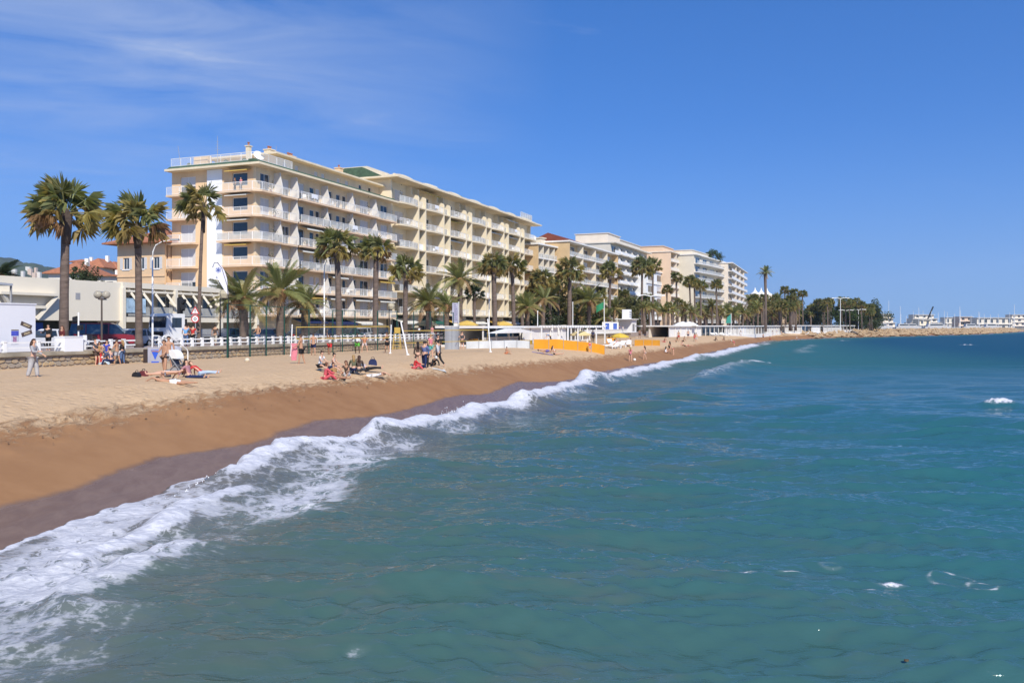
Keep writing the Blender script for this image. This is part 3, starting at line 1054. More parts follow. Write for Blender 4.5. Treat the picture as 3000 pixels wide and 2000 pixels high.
for (x0, x1, lv, m) in [(9.0, 14.0, 4, M_AWN_W), (8.0, 13.2, 3, M_AWN_W), (15, 19, 2, M_AWN_W), (21, 26, 1, M_AWN_W), (14.5, 18, 1, M_AWN_W), (28, 32.5, 2, M_AWN_Y), (28, 32.5, 1, M_AWN_W), (9, 13.5, 1, M_AWN_Y)]:
    awning(w1, x0, x1, -0.02, Z1[lv] - 0.25, 1.2, 0.35, m)
for lv, m in ((5, M_AWN_Y), (3, M_AWN_W), (4, M_AWN_W), (2, M_AWN_Y)):
    zt = (levels[lv + 1] if lv == 5 else Z1[lv + 1]) - 0.28
    mb = MB()
    mb.prism_y([(-0.02, zt), (-0.02, zt - 0.05), (-1.0, zt - 0.32), (-1.0, zt - 0.2)], 0.6, 3.9)
    part('awning', mb, m, w1)
mb = MB()
awning(w1, 14.2, 20.2, 0.0, 5.55, 2.0, 0.6, M_AWN_B)
awning(w1, 20.9, 27.0, 0.0, 5.55, 2.2, 0.6, M_AWN_W)
awning(w1, 7.3, 13.4, 0.0, 5.6, 1.6, 0.5, M_AWN_B)
# roof terrace and set-back top storey
mb = MB()
ops = []
PH0, PH1 = EAVE1 + 0.26, 26.85
for a in (8.4, 11.0, 15.5, 17.2, 21.2, 23.4, 27.2, 30.0):
    ops.append((a, a + 0.9, PH0 + 0.3, PH0 + 2.0))
    window(w1, a, 2.35, PH0 + 0.3, 0.9, 1.7, KR.choice(['glass', 'shut', 'half']), 0)
wall_open(mb, 6.8, L1, 2.2, 2.5, PH0, PH1, ops)
mb.box(6.8, 7.1, 2.5, D1 - 1, PH0, PH1)
mb.box(7.1, L1, 3.0, D1 - 1, PH0, PH1 - 0.02)
part('top_storey_wall', mb, M_CREAM, w1)
mb = MB()
mb.prism([(5.6, 1.1), (L1 + 0.2, 1.1), (L1 + 0.2, D1 - 0.6), (5.6, D1 - 0.6)], PH1, PH1 + 0.24)
part('top_roof', mb, M_SLAB2, w1)
rail_line([(-0.45, D1 - 0.3), (-0.45, 0.25), (0.25, -0.55), (6.6, -0.55)], EAVE1 + 0.66, w1, 1.05, 'bars')
mb = MB()
mb.box(-0.1, 0.6, 7.2, 9.4, EAVE1 + 0.7, EAVE1 + 1.8)
part('terrace_wall', mb, M_PEACH, w1)
mb = MB()
for y in (2.4, 5.2, 8.2, 11.0):
    mb.lathe([(0.16, 0), (0.22, 0.35), (0.2, 0.36)], 8, (0.9, y, EAVE1 + 0.3))
mb.cur = 1
for y in (2.4, 5.2, 8.2, 11.0):
    mb.sphere((0.9, y, EAVE1 + 0.95), 0.36, 7, 5, (1, 1, 1.1))
part('potted_shrub', mb, [M_TILE, mat('shrub_leaves', (0.05, 0.085, 0.03), 0.8, 0.5, 9)], w1)
def chimney(parent, x, y, z0, z1_, w, pots, m):
    mb = MB()
    mb.box(x - w / 2, x + w / 2, y - w / 2, y + w / 2, z0, z1_)
    mb.box(x - w / 2 - 0.1, x + w / 2 + 0.1, y - w / 2 - 0.1, y + w / 2 + 0.1, z1_, z1_ + 0.12)
    c = part('chimney', mb, m, parent)
    mb = MB()
    for i in range(pots):
        xx = x + (i - (pots - 1) / 2) * 0.42
        mb.lathe([(0.13, 0), (0.11, 0.35), (0.17, 0.36), (0.17, 0.44)], 8, (xx, y, z1_ + 0.12))
    part('chimney_pot', mb, M_TILE, c)
chimney(w1, 3.2, 3.6, EAVE1 + 0.26, 27.4, 0.5, 1, M_SLAB2)
chimney(w1, 9.2, 5.0, PH1 + 0.2, 28.2, 1.0, 2, M_SLAB2)
chimney(w1, 13.0, 4.5, PH1 + 0.2, 28.0, 1.1, 3, M_PEACH)
chimney(w1, 24.5, 4.0, PH1 + 0.2, 28.4, 0.9, 1, M_PEACH)
mb = MB()
dp = [(0.02, 0.0)] + [(0.75 * k / 5, 0.28 * (k / 5) ** 2) for k in range(1, 6)] + [(0.72, 0.31)]
mb.lathe(dp, 16)
dish = part('satellite_dish', mb, M_WHITE, w1, (5.6, 4.0, 26.6), (R(58), 0, R(-25)), smooth=True)
mb = MB()
mb.bar((5.6, 4.3, EAVE1 + 0.3), (5.6, 4.15, 26.6), 0.09)
part('dish_mast', mb, M_GREY, w1)
mb = MB()
mb.tube([(2.6, 8.0, EAVE1 + 0.3), (2.6, 8.0, 29.0)], [0.05, 0.02], 6)
for k in range(4):
    mb.bar((2.6, 7.6 + k * 0.06, 27.2 + k * 0.35), (2.6, 8.4 - k * 0.06, 27.2 + k * 0.35), 0.025)
mb.tube([(0.6, 12.0, EAVE1 + 0.3), (0.3, 12.3, 27.6)], [0.04, 0.02], 6)
mb.tube([(8.4, 3.4, PH1), (8.6, 3.4, 28.6)], [0.04, 0.015], 6)
part('aerial', mb, M_GREY, w1)

# ------------------------------------------------------------------ main block, newer wing
w2 = thing('apartment_block', 'long pale yellow apartment wing with scalloped partitions between its balconies', 'building', tuple(W(33.4, 0)), BROT, 'apartment blocks along the sea front')
Z2 = [6.7 + 3.56 * i for i in range(6)]
EAVE2 = 28.1
L2, D2 = 66.2, 14.0
narrow = [(6.7 + 9.65 * i, 6.7 + 9.65 * i + 2.75) for i in range(6)]
wide = [(0.3, 6.7)] + [(narrow[i][1], narrow[i + 1][0]) for i in range(5)] + [(narrow[5][1], L2 - 0.3)]
wall = MB()
lev2 = Z2 + [EAVE2]
for i, z in enumerate(Z2):
    zt = lev2[i + 1]
    ops = []
    for a, b in wide:
        m_ = (a + b) / 2
        for xa, xb in ((m_ - 2.6, m_ - 1.3), (m_ - 0.7, m_ + 2.2)):
            ops.append((xa, xb, z + 0.1, z + 2.5))
            window(w2, xa, 0.95 + 0.16, z + 0.1, xb - xa, 2.4, pick_kind(), 1 if xb - xa > 1.2 else 0)
    for a, b in narrow:
        ops.append((a + 0.75, b - 0.75, z + 0.9, z + 2.5))
        window(w2, a + 0.75, 0.95 + 0.16, z + 0.9, b - a - 1.5, 1.6, pick_kind(), 0)
    wall_open(wall, 0.3, L2 - 0.3, 0.95, 1.25, z - 0.02, zt, ops)
wall.box(0.3, L2 - 0.3, 1.8, D2, PROM, EAVE2 - 0.02)
part('wall', wall, M_WING2, w2)
mb = MB()
mb.box(0.0, 0.3, 0, D2, 6.4, EAVE2 - 0.01)
part('end_wall', mb, M_WING2, w2)
mb = MB()
mb.box(L2 - 0.3, L2, 0.2, D2, PROM, EAVE2 - 0.01)
part('end_wall', mb, M_WING2, w2)
fin_cache = {}
for i, z in enumerate(Z2):
    zt = lev2[i + 1] - 0.25
    hgt_ = zt - z
    # fins on both sides of each narrow bay: full depth at the railing, curving back above it
    k = round(hgt_, 2)
    if k not in fin_cache:
        mb = MB()
        prof = [(0.94, hgt_), (-1.42, hgt_), (-1.42, 0.0), (0.94, 0.0)]
        if i == 5:
            prof = [(0.94, hgt_), (0.0, hgt_), (-0.05, 2.2), (-0.4, 2.05), (-0.9, 1.95), (-1.25, 1.8), (-1.42, 1.5), (-1.42, 0.0), (0.94, 0.0)]
        mb.prism_x(prof, -0.11, 0.11)
        fin_cache[k] = mb.mesh('partition', [M_WING2])
    for a, b in narrow:
        link('partition', fin_cache[k], w2, (a + 0.11, 0, z))
        link('partition', fin_cache[k], w2, (b - 0.11, 0, z))
        mb = MB()
        mb.box(a, b, -1.42, 0.94, z - 0.24, z - 0.003)
        s_ = part('balcony_slab', mb, M_SLAB2, w2)
        if i in (1, 2, 3) and KR.random() < 0.6:
            mb = MB()
            mb.box(a + 0.23, b - 0.23, -0.9, -0.84, z + 0.05, z + 1.05)
            part('front_panel', mb, M_WHITEW, s_)
        else:
            link('railing', rail_mesh(b - a - 0.46, 1.1, KR.choice(['frost', 'bars'])), s_, (a + 0.23, -0.85, z))
    for a, b in wide:
        mb = MB()
        n = 10
        poly = [(b, 0.94), (a, 0.94)]
        edge_ = []
        for q_ in range(n + 1):
            f = q_ / n
            edge_.append((a + (b - a) * f, -1.35 - 0.42 * math.sin(math.pi * f) ** 0.7))
        mb.prism(poly + edge_, z - 0.26, z)
        s_ = part('balcony_slab', mb, M_SLAB2, w2)
        sty = KR.choice(['bars', 'frost', 'bars'])
        if a < 55:
            ee = [(a + 0.12, -1.3)] + [(x, y + 0.06) for x, y in edge_[2:-2:2]] + [(b - 0.12, -1.3)]
        else:
            ee = [(a + 0.12, -1.3), (a + 0.3 * (b - a), -1.68), (a + 0.7 * (b - a), -1.68), (b - 0.12, -1.3)]
        rail_line(ee, z, s_, 1.0, sty)
        if KR.random() < 0.22:
            awning(w2, a + 0.5, b - 0.5, 0.6, zt, 1.6, 0.45, KR.choice([M_AWN_Y, M_AWN_W, M_AWN_W]))
mb = MB()
mb.prism([(-1.6, -2.0), (L2 + 1.8, -2.0), (L2 + 1.8, D2), (-1.6, D2)], EAVE2, EAVE2 + 0.28)
part('eave', mb, M_SLAB2, w2)
mb = MB()
mb.box(-0.6, L2 + 0.4, -0.9, -0.6, EAVE2 + 0.28, EAVE2 + 0.75)
part('parapet', mb, M_WING2, w2)
for i in range(7):
    a, b = wide[i]
    mb = MB()
    n = 12
    poly = []
    for q_ in range(n + 1):
        f = q_ / n
        poly.append((a + (b - a) * f, EAVE2 + 0.75 + 0.36 * math.sin(math.pi * f) ** 0.6))
    mb.prism_y([(a, EAVE2 + 0.28), (b, EAVE2 + 0.28)] + poly[::-1], -0.58, 0.6)
    part('parapet_hump', mb, M_WING2, w2)
for k, (a, b, h) in enumerate([(9, 13, 1.6), (19.5, 21.5, 2.0), (38, 41, 1.4)]):
    mb = MB()
    mb.box(a, b, 2.5, 5.5, EAVE2 + 0.28, EAVE2 + 0.28 + h)
    part('roof_box', mb, M_WHITE if k == 1 else M_WING2, w2)
mb = MB()
mb.sphere((30, 2, EAVE2 + 1.4), 0.8, 8, 6, (1.6, 1, 0.6))
part('roof_shrub', mb, MATS['shrub_leaves'], w2)
mb = MB()
mb.prism_x([(1.0, EAVE2 + 0.28), (5.0, EAVE2 + 2.1), (9.0, EAVE2 + 2.1), (9.0, EAVE2 + 0.28)][::-1], -0.7, 0.2)
tag(part('roof_screen', mb, M_GREEN_ROOF, w2), 'dark green sloping screen at the roof end')
mb = MB()
mb.box(0.2, 7.5, 4.6, 9.5, EAVE2 + 0.28, EAVE2 + 2.4)
part('roof_storey', mb, M_WING2, w2)
rail_line([(L2 - 8, -0.3), (L2 - 0.5, -0.3), (L2 - 0.5, 6)], EAVE2 + 1.0, w2, 1.3, 'frost')
# ground floor shops
mb = MB()
for a, b in narrow:
    mb.box(a, b, -0.1, 1.8, PROM - 0.1, 6.45)
part('ground_floor_pier', mb, M_WING2, w2)
for j, (a, b) in enumerate(wide):
    mb = MB()
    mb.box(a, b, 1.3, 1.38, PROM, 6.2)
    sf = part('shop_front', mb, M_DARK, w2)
    mb = MB()
    for k in range(4):
        x = a + 0.1 + (b - a - 0.2) * k / 3
        mb.box(x - 0.06, x + 0.06, 1.2, 1.3, PROM, 6.0)
    part('shop_frame', mb, M_FRAME, sf)
    awning(w2, a + 0.2, b - 0.2, 0.3, 5.9, 2.4, 0.8, [M_AWN_W, M_AWN_G, M_AWN_Y, M_AWN_W, M_AWN_Y, M_AWN_W, M_AWN_G][j])

# things standing on the balconies
M_SHRUB = MATS['shrub_leaves']
def pot_mesh(seed, h):
    r = random.Random(seed)
    mb = MB()
    mb.lathe([(0.14, 0), (0.2, 0.3), (0.18, 0.31)], 8)
    mb.cur = 1
    for _ in range(70):
        v = Vector((r.gauss(0, 0.2), r.gauss(0, 0.2), 0.35 + abs(r.gauss(0, h * 0.4))))
        a_ = Vector((r.gauss(0, 1), r.gauss(0, 1), r.gauss(0, 1))).normalized() * 0.12
        b_ = a_.cross(Vector((0, 0, 1))).normalized() * 0.06
        mb.add([tuple(v - a_), tuple(v - b_), tuple(v + a_), tuple(v + b_)], [(0, 1, 2, 3)])
    return mb.mesh('potted_plant', [M_TILE, M_SHRUB])
POTS = [pot_mesh(i, h) for i, h in enumerate((0.8, 1.3, 1.7))]
mb = MB()
mb.box(-0.22, 0.22, -0.22, 0.22, 0.40, 0.44)
mb.box(-0.22, 0.22, 0.18, 0.22, 0.44, 0.85)
for x in (-0.2, 0.2):
    for y in (-0.2, 0.2):
        mb.box(x - 0.02, x + 0.02, y - 0.02, y + 0.02, 0, 0.40)
CHAIRM = mb.mesh('chair', [M_WHITE])
mb = MB()
mb.lathe([(0.38, 0.70), (0.38, 0.73)], 12)
mb.tube([(0, 0, 0), (0, 0, 0.69)], 0.03, 6)
TABLEM = mb.mesh('table', [M_WHITE])
mb = MB()
for k in range(5):
    mb.box(0.28 * k, 0.28 * k + 0.24, -0.015, 0.015, 0.35 + 0.1 * (k % 2), 0.98)
LAUN = mb.mesh('laundry', [mat('laundry_white', (0.78, 0.78, 0.80), 0.9, 0.1, 3)])
for i, z in enumerate(Z1):
    for x in [KR.uniform(8, 26) for _ in range(3)] + [KR.uniform(0.5, 3)]:
        tag(link('potted_plant', KR.choice(POTS), w1, (x, -0.9, z), (0, 0, KR.uniform(0, 6))), kind='stuff')
    for x in (KR.uniform(8, 13), KR.uniform(15, 25)):
        link('chair', CHAIRM, w1, (x, -0.7, z), (0, 0, KR.uniform(0, 6)))
        link('table', TABLEM, w1, (x + 0.7, -0.75, z))
link('laundry', LAUN, w1, (9.5, -1.53, Z1[5]))
link('laundry', LAUN, w1, (19.5, -1.53, Z1[4]))
for i, z in enumerate(Z2):
    for a, b in wide:
        if KR.random() < 0.45:
            tag(link('potted_plant', KR.choice(POTS), w2, (KR.uniform(a + 0.6, b - 0.6), -0.9, z), (0, 0, KR.uniform(0, 6))), kind='stuff')
        if KR.random() < 0.45:
            x = KR.uniform(a + 1, b - 1.6)
            link('chair', CHAIRM, w2, (x, -0.6, z), (0, 0, KR.uniform(0, 6)))
            link('table', TABLEM, w2, (x + 0.7, -0.65, z))
        if KR.random() < 0.10:
            link('laundry', LAUN, w2, (a + 2.5, -1.86, z))

# ------------------------------------------------------------------ low white pavilion in front, left
M_PAV = mat('ivory_render', (0.76, 0.69, 0.56), 0.85, 0.04, 0.4)
pv = thing('beach_pavilion', 'low ivory two storey hall with slanted beams over its upper terrace', 'building', tuple(W(-36.5, 2.0)), BROT)
mb = MB()
ZT = 8.75
mb.box(0, 14.2, 0.0, 12, 5.1, ZT)               # blank block
mb.box(0, 14.2, 3.0, 12, PROM - 0.1, 5.1)
mb.box(14.2, 34.2, 3.2, 12, PROM - 0.1, ZT - 0.45)
part('wall', mb, M_PAV, pv)
mb = MB()
mb.box(14.2, 34.6, -0.15, 12.1, ZT - 0.45, ZT + 0.08)
part('roof', mb, M_PAV, pv)
mb = MB()
mb.box(14.2, 34.3, -0.1, 3.2, 5.0, 5.5)
part('terrace_slab', mb, M_PAV, pv)
for x in (14.2, 21.0, 27.8, 34.0):
    mb = MB()
    mb.box(x - 0.18, x + 0.18, -0.35, 0.5, PROM - 0.1, ZT - 0.46)
    part('column', mb, M_PAV, pv)
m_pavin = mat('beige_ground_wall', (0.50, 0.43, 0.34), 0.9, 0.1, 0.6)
mb = MB()
mb.box(14.5, 34.0, 3.05, 3.19, PROM, 5.0)
part('ground_wall', mb, m_pavin, pv)
for bx in (14.7, 21.5, 28.3):
    for k in range(2):
        window(pv, bx + 0.3 + k * 3.0, 3.12, 5.55, 2.5, 2.2, 'glass', 1)
    for k in range(2):
        mb = MB()
        mb.box(bx + 0.2 + 3.1 * k, bx + 2.9 + 3.1 * k, -0.12, -0.08, 5.6, 6.5)
        part('balustrade_panel', mb, M_FROST, pv)
    # slanted brackets and slats between the columns
    for k in range(4):
        x = bx + 0.4 + k * 1.55
        mb = MB()
        mb.bar((x, 0.15, ZT - 0.5), (x + 0.75, -0.7, 6.6), 0.14, 0.22)
        part('slanted_beam', mb, M_PAV, pv)
    mb = MB()
    for k in range(3):
        mb.box(bx, bx + 6.3, -0.15 + k * 0.75, 0.0 + k * 0.75, 7.9, 8.1)
    part('pergola_slat', mb, M_PAV, pv)
mb = MB()
for a, b in ((1.6, 6.6),):
    mb.bar((a, -0.55, 7.2), (a + 1.6, -0.1, 5.2), 0.22, 0.3)
    mb.bar((b, -0.55, 7.2), (b - 1.6, -0.1, 5.2), 0.22, 0.3)
    mb.box(a - 0.3, b + 0.3, -0.75, -0.01, 7.2, 7.42)
    mb.box(a + 1.0, b - 1.0, -0.5, -0.01, 6.1, 6.35)
part('slanted_frame', mb, M_PAV, pv)
for x, z, w_, h_ in ((9.0, 7.0, 0.5, 0.6), (11.6, 7.05, 0.85, 0.8)):
    mb = MB()
    mb.box(x, x + w_, -0.02, 0.02, z, z + h_)
    part('vent', mb, M_GREY, pv)
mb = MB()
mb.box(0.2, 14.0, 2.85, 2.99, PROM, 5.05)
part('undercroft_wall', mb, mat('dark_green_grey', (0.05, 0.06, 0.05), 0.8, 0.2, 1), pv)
mb = MB()
mb.box(4.0, 7.6, 2.3, 2.4, PROM, 4.9)
tag(part('blue_hoarding', mb, mat('blue_sheet', (0.02, 0.08, 0.42), 0.6, 0.15, 1, stretch=(8, 8, 0.2)), pv), 'bright blue hoarding under the hall')
mb = MB()
mb.box(14.6, 17.0, -0.2, -0.14, 5.9, 7.3)
tag(part('poster', mb, mat('pale_blue_poster', (0.42, 0.58, 0.72), 0.6, 0.5, 1.3), pv), 'pale blue poster behind the beams')

# ------------------------------------------------------------------ villa and red roofed houses behind
def hip_roof(mb, x0, x1, y0, y1, z, h, o=0.8):
    x0, x1, y0, y1 = x0 - o, x1 + o, y0 - o, y1 + o
    r = min(x1 - x0, y1 - y0) / 2
    if (y1 - y0) > (x1 - x0):
        a, b = ((x0 + x1) / 2, y0 + r, z + h), ((x0 + x1) / 2, y1 - r, z + h)
        mb.add([(x0, y0, z), (x1, y0, z), (x1, y1, z), (x0, y1, z), a, b], [(0, 1, 4), (1, 2, 5, 4), (2, 3, 5), (3, 0, 4, 5), (0, 3, 2, 1)])
    else:
        a, b = (x0 + r, (y0 + y1) / 2, z + h), (x1 - r, (y0 + y1) / 2, z + h)
        mb.add([(x0, y0, z), (x1, y0, z), (x1, y1, z), (x0, y1, z), a, b], [(0, 1, 5, 4), (1, 2, 5), (2, 3, 4, 5), (3, 0, 4), (0, 3, 2, 1)])
    mb.box(x0, x1, y0, y1, z - 0.18, z - 0.004)
vl = thing('villa', 'peach villa with orange tiled hip roof beside the tall cream block', 'house', tuple(W(-1.0, -13.2)), BROT)
M_VILLA = mat('villa_render', (0.72, 0.50, 0.30), 0.85, 0.07, 0.4)
mb = MB()
ops = []
for z, h in ((7.2, 1.7), (11.9, 1.5)):
    for y in (0.9, 3.4, 5.9):
        ops.append((y, y + 1.0, z, z + h))
wall_open_side(mb, 0, 0.3, 0, 7.9, PROM - 0.1, 9.6, [o for o in ops if o[2] < 9])
wall_open_side(mb, 0, 0.3, 0, 7.9, 9.6, 15.2, [o for o in ops if o[2] > 9])
mb.box(0.6, 9.0, 0, 7.9, PROM - 0.1, 15.18)
mb.box(-0.1, 0.0, -0.02, 7.9, 9.9, 10.15)
mb.box(-0.1, 0.0, -0.02, 7.9, 10.9, 11.05)
part('wall', mb, M_VILLA, vl)
for y, _, z, _ in ops:
    h = 1.7 if z < 9 else 1.5
    o = window(vl, 0.16, y + 1.0, z, 1.0, h, 'glass', 1, 'side')
    mb = MB()
    mb.box(-0.12, 1.12, -0.25, -0.16, -0.12, 0)
    part('sill', mb, M_WHITE, o)
    mb = MB()
    mb.box(-0.5, -0.03, -0.2, -0.165, 0, h)
    mb.box(1.03, 1.5, -0.2, -0.165, 0, h)
    part('shutter', mb, M_SHUT, o)
mb = MB()
hip_roof(mb, 0, 9.0, 0, 7.9, 15.3, 2.1, 1.3)
part('roof', mb, M_TILE, vl)
def house(px0, px1, Y, eave_y, ridge_y, label, mw, depth=9, nwin=3, nfl=2):
    a = P(px0, eave_y, Y)
    b = P(px1, eave_y, Y)
    ze = a.z
    zr = P(px0, ridge_y, Y).z
    wd = b.x - a.x
    h = thing('house', label, 'house', (a.x, Y, 0), 0, 'red roofed houses behind the hall')
    mb = MB()
    ops = []
    for f in range(nfl):
        for i in range(nwin):
            x = wd * (i + 0.5) / nwin
            ops.append((x - 0.5, x + 0.5, ze - 2.3 - 2.9 * f, ze - 1.0 - 2.9 * f))
    for f in range(nfl):
        wall_open(mb, 0, wd, 0, 0.3, ze - 2.9 * (f + 1), ze - 2.9 * f, [o for o in ops if ze - 2.9 * (f + 1) < o[2] < ze - 2.9 * f])
    mb.box(0, wd, 0, 0.3, 0, ze - 2.9 * nfl)
    mb.box(0, wd, 0.5, depth, 0, ze - 0.01)
    mb.box(0, 0.3, 0.3, 0.5, 0, ze - 0.01)
    mb.box(wd - 0.3, wd, 0.3, 0.5, 0, ze - 0.01)
    part('wall', mb, mw, h)
    for xa, xb, za, zb in ops:
        window(h, xa, 0.15, za, xb - xa, zb - za, 'glass', 0)
    mb = MB()
    hip_roof(mb, 0, wd, 0, depth, ze, zr - ze, 0.7)
    r_ = part('roof', mb, M_TILE, h)
    mb = MB()
    mb.box(wd * 0.6, wd * 0.6 + 0.6, depth * 0.5, depth * 0.5 + 0.6, zr - 0.6, zr + 0.7)
    part('chimney', mb, M_WHITE, r_)
M_HW = mat('house_white', (0.72, 0.68, 0.60), 0.85, 0.08, 0.5)
M_HP = mat('house_pink', (0.66, 0.50, 0.38), 0.85, 0.1, 0.5)
house(142, 250, 138, 799, 763, 'cream house with red hip roof right of the first tall palm', M_HW, 9, 3)
house(248, 300, 165, 782, 754, 'white house with small red roof and dormer between two others', M_HW, 8, 2)
house(298, 345, 170, 790, 764, 'white house with long red roof next to the peach villa', M_HW, 8, 2)
house(212, 250, 185, 766, 758, 'pale flat topped house at the back of the red roofs', M_HP, 8, 2)
house(262, 342, 130, 806, 800, 'low white house with dark garage opening under the red roofs', M_HW, 6, 2, 1)
# hills and the villas on them
def hill(name, label, cx, cy, rx, ry, h, seed, m):
    n = 60
    gx, gy = np.meshgrid(np.linspace(-1, 1, n), np.linspace(-1, 1, n))
    rr_ = np.sqrt(gx ** 2 + gy ** 2)
    z = h * np.clip(1 - rr_ ** 1.6, -0.05, 1) * (1 + 0.35 * fnoise(gx * 3 + seed, gy * 3, seed, 4)) + fnoise(gx * 14, gy * 14, seed + 4, 3) * h * 0.04
    me = grid_mesh(name, gx * rx + cx, gy * ry + cy, z, {}, [m])
    return tag(link(name, me), label, 'hill', kind='structure')
M_HILL = mat('wooded_hill', (0.06, 0.085, 0.05), 0.95, 0.6, 0.02)
hill('hill', 'wooded hill far off behind the left palms', -1650, 2500, 500, 600, 205, 3, M_HILL)
hill('hill', 'wooded hill sloping down behind the red roofs', -1340, 2350, 330, 500, 172, 8, M_HILL)
hr = random.Random(3)
for i in range(16):
    px, py = hr.uniform(15, 118), hr.uniform(783, 822)
    p = P(px, py, 2050 + (822 - py) * 5)
    mb = MB()
    w_ = hr.uniform(5, 11)
    mb.box(-w_ / 2, w_ / 2, -4, 4, -25, hr.uniform(2, 4.5))
    o = tag(part('hillside_villa', mb, M_HW if i % 3 else M_HP, None, tuple(p)), 'tiny pale villa among the trees on the far hill', 'house', 'villas on the far hill')
# ------------------------------------------------------------------ the farther sea front blocks
ONEW = {}
def one_window(w, h, kind, mull):
    key = (round(w, 2), round(h, 2), kind, mull)
    if key not in ONEW:
        mb = MB()
        t = 0.09
        mb.box(0, w, -0.04, 0.05, 0, t)
        mb.box(0, w, -0.04, 0.05, h - t, h)
        mb.box(0, t, -0.04, 0.05, t, h - t)
        mb.box(w - t, w, -0.04, 0.05, t, h - t)
        for i in range(1, mull + 1):
            x = w * i / (mull + 1)
            mb.box(x - t / 2, x + t / 2, -0.035, 0.045, t, h - t)
        mb.cur = 1
        mb.box(t, w - t, -0.005, 0.02, t, h - t)
        if kind == 'half':
            mb.cur = 2
            mb.box(t, w - t, -0.03, -0.008, h * 0.5, h - t)
        ONEW[key] = mb.mesh('window', [M_FRAME, {'blue': M_GLASSB, 'shut': M_SHUT}.get(kind, M_GLASS), M_SHUT])
    return ONEW[key]
def block(label, p0, p1, ztop, nfl, nb, mw, mslab, style, depth=14, z0=PROM, out=1.4, gf=1, partm=None, end_left=None, rail='bars', name='apartment_block', roofs=None):
    """p0 -> p1: near to far end of the facade line on the ground"""
    d = Vector((p1[0] - p0[0], p1[1] - p0[1]))
    Ln = d.length
    t = thing(name, label, 'building', (p0[0], p0[1], 0), math.atan2(d.y, d.x), 'apartment blocks along the sea front')
    fh = (ztop - z0) / (nfl + gf)
    bw_ = Ln / nb
    wall = MB()
    for f in range(nfl):
        z = z0 + fh * (f + gf)
        ops = []
        for b in range(nb):
            x = b * bw_
            wa, wb = x + bw_ * 0.2, x + bw_ * 0.8
            ops.append((wa, wb, z + 0.1, z + fh * 0.78))
            link('window', one_window(wb - wa, fh * 0.78 - 0.1, KR.choice(['glass', 'glass', 'half', 'blue', 'shut']), 1 if bw_ > 3 else 0), t, (wa, 0.16, z + 0.1))
        wall_open(wall, 0.3, Ln - 0.3, 0, 0.3, z, z + fh, ops)
    wall.box(0.3, Ln - 0.3, 0.8, depth, z0 - 0.2, ztop - 0.03)
    wall.box(0.3, Ln - 0.3, 0.5, 0.8, z0 - 0.2, z0 + fh * gf)
    part('wall', wall, mw, t)
    mb = MB()
    mb.box(0, 0.3, -0.02 if style != 'loggia' else -out, depth, z0 - 0.2, ztop - 0.02)
    part('end_wall', mb, end_left or mw, t)
    mb = MB()
    mb.box(Ln - 0.3, Ln, -0.02 if style != 'loggia' else -out, depth, z0 - 0.2, ztop - 0.02)
    part('end_wall', mb, end_left or mw, t)
    for f in range(nfl):
        z = z0 + fh * (f + gf)
        mb = MB()
        if style == 'curve':
            n = 14
            e = [(Ln * q_ / n, -out * (0.35 + 0.9 * math.sin(math.pi * min(1, q_ / n * 0.75 + 0.12)))) for q_ in range(n + 1)]
            mb.prism([(Ln, -0.005), (0, -0.005)] + e, z - 0.28, z)
            s_ = part('balcony_slab', mb, mslab, t)
            rail_line([(x, y + 0.06) for x, y in e[::2]], z, s_, 0.95, rail)
        else:
            mb.box(0.31 if style == 'loggia' else 0, Ln - (0.31 if style == 'loggia' else 0), -out, -0.005, z - 0.26, z)
            s_ = part('balcony_slab', mb, mslab, t)
            rail_line([(0.35, -out + 0.06), (Ln - 0.35, -out + 0.06)], z, s_, 0.95, rail)
        if partm is not None:
            for b in range(1, nb):
                x = b * bw_
                mb = MB()
                if style == 'saw':
                    mb.prism_x([(-0.01, z + fh - 0.3), (-0.15, z + fh - 0.3), (-out - 0.25, z + 0.25), (-out - 0.25, z + 0.005), (-0.01, z + 0.005)], x - 0.25, x + 0.25)
                else:
                    mb.box(x - 0.1, x + 0.1, -out + 0.02, -0.01, z + 0.004, z + fh - 0.27)
                part('partition', mb, partm, t)
    mb = MB()
    mb.box(-0.3, Ln + 0.3, -out - 0.25 if style != 'curve' else -1.0, depth + 0.2, ztop, ztop + 0.35)
    part('roof', mb, mslab, t)
    # ground floor openings
    mb = MB()
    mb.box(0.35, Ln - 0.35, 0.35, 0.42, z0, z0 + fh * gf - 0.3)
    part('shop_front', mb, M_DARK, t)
    if roofs:
        for (a, b, h, m) in roofs:
            mb = MB()
            mb.box(Ln * a, Ln * b, 1.5, depth - 2, ztop + 0.35, ztop + 0.35 + h)
            mb.box(Ln * a - 0.25, Ln * b + 0.25, 1.2, depth - 1.7, ztop + 0.35 + h, ztop + 0.55 + h)
            part('roof_storey', mb, m, t)
    return t, Ln
def gp(px, Y):
    return ((px - 1500) / F * Y, Y)
def ztop_at(py, Y):
    return CAMZ + (HOR - py) / F * Y
M_IVORY = mat('ivory_block_render', (0.74, 0.66, 0.52), 0.85, 0.08, 0.4)
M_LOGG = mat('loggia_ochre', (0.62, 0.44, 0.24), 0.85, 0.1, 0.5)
M_GREYW = mat('grey_white_render', (0.66, 0.60, 0.50), 0.85, 0.08, 0.4)
M_PINKW = mat('pink_white_render', (0.74, 0.64, 0.52), 0.85, 0.08, 0.4)
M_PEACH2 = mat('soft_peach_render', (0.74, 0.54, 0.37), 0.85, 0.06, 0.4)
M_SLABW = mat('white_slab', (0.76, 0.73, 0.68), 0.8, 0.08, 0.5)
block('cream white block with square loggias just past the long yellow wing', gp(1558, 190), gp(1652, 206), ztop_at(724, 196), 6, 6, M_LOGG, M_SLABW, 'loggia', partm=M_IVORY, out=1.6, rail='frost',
      roofs=[(0.45, 0.95, 2.0, M_IVORY)])
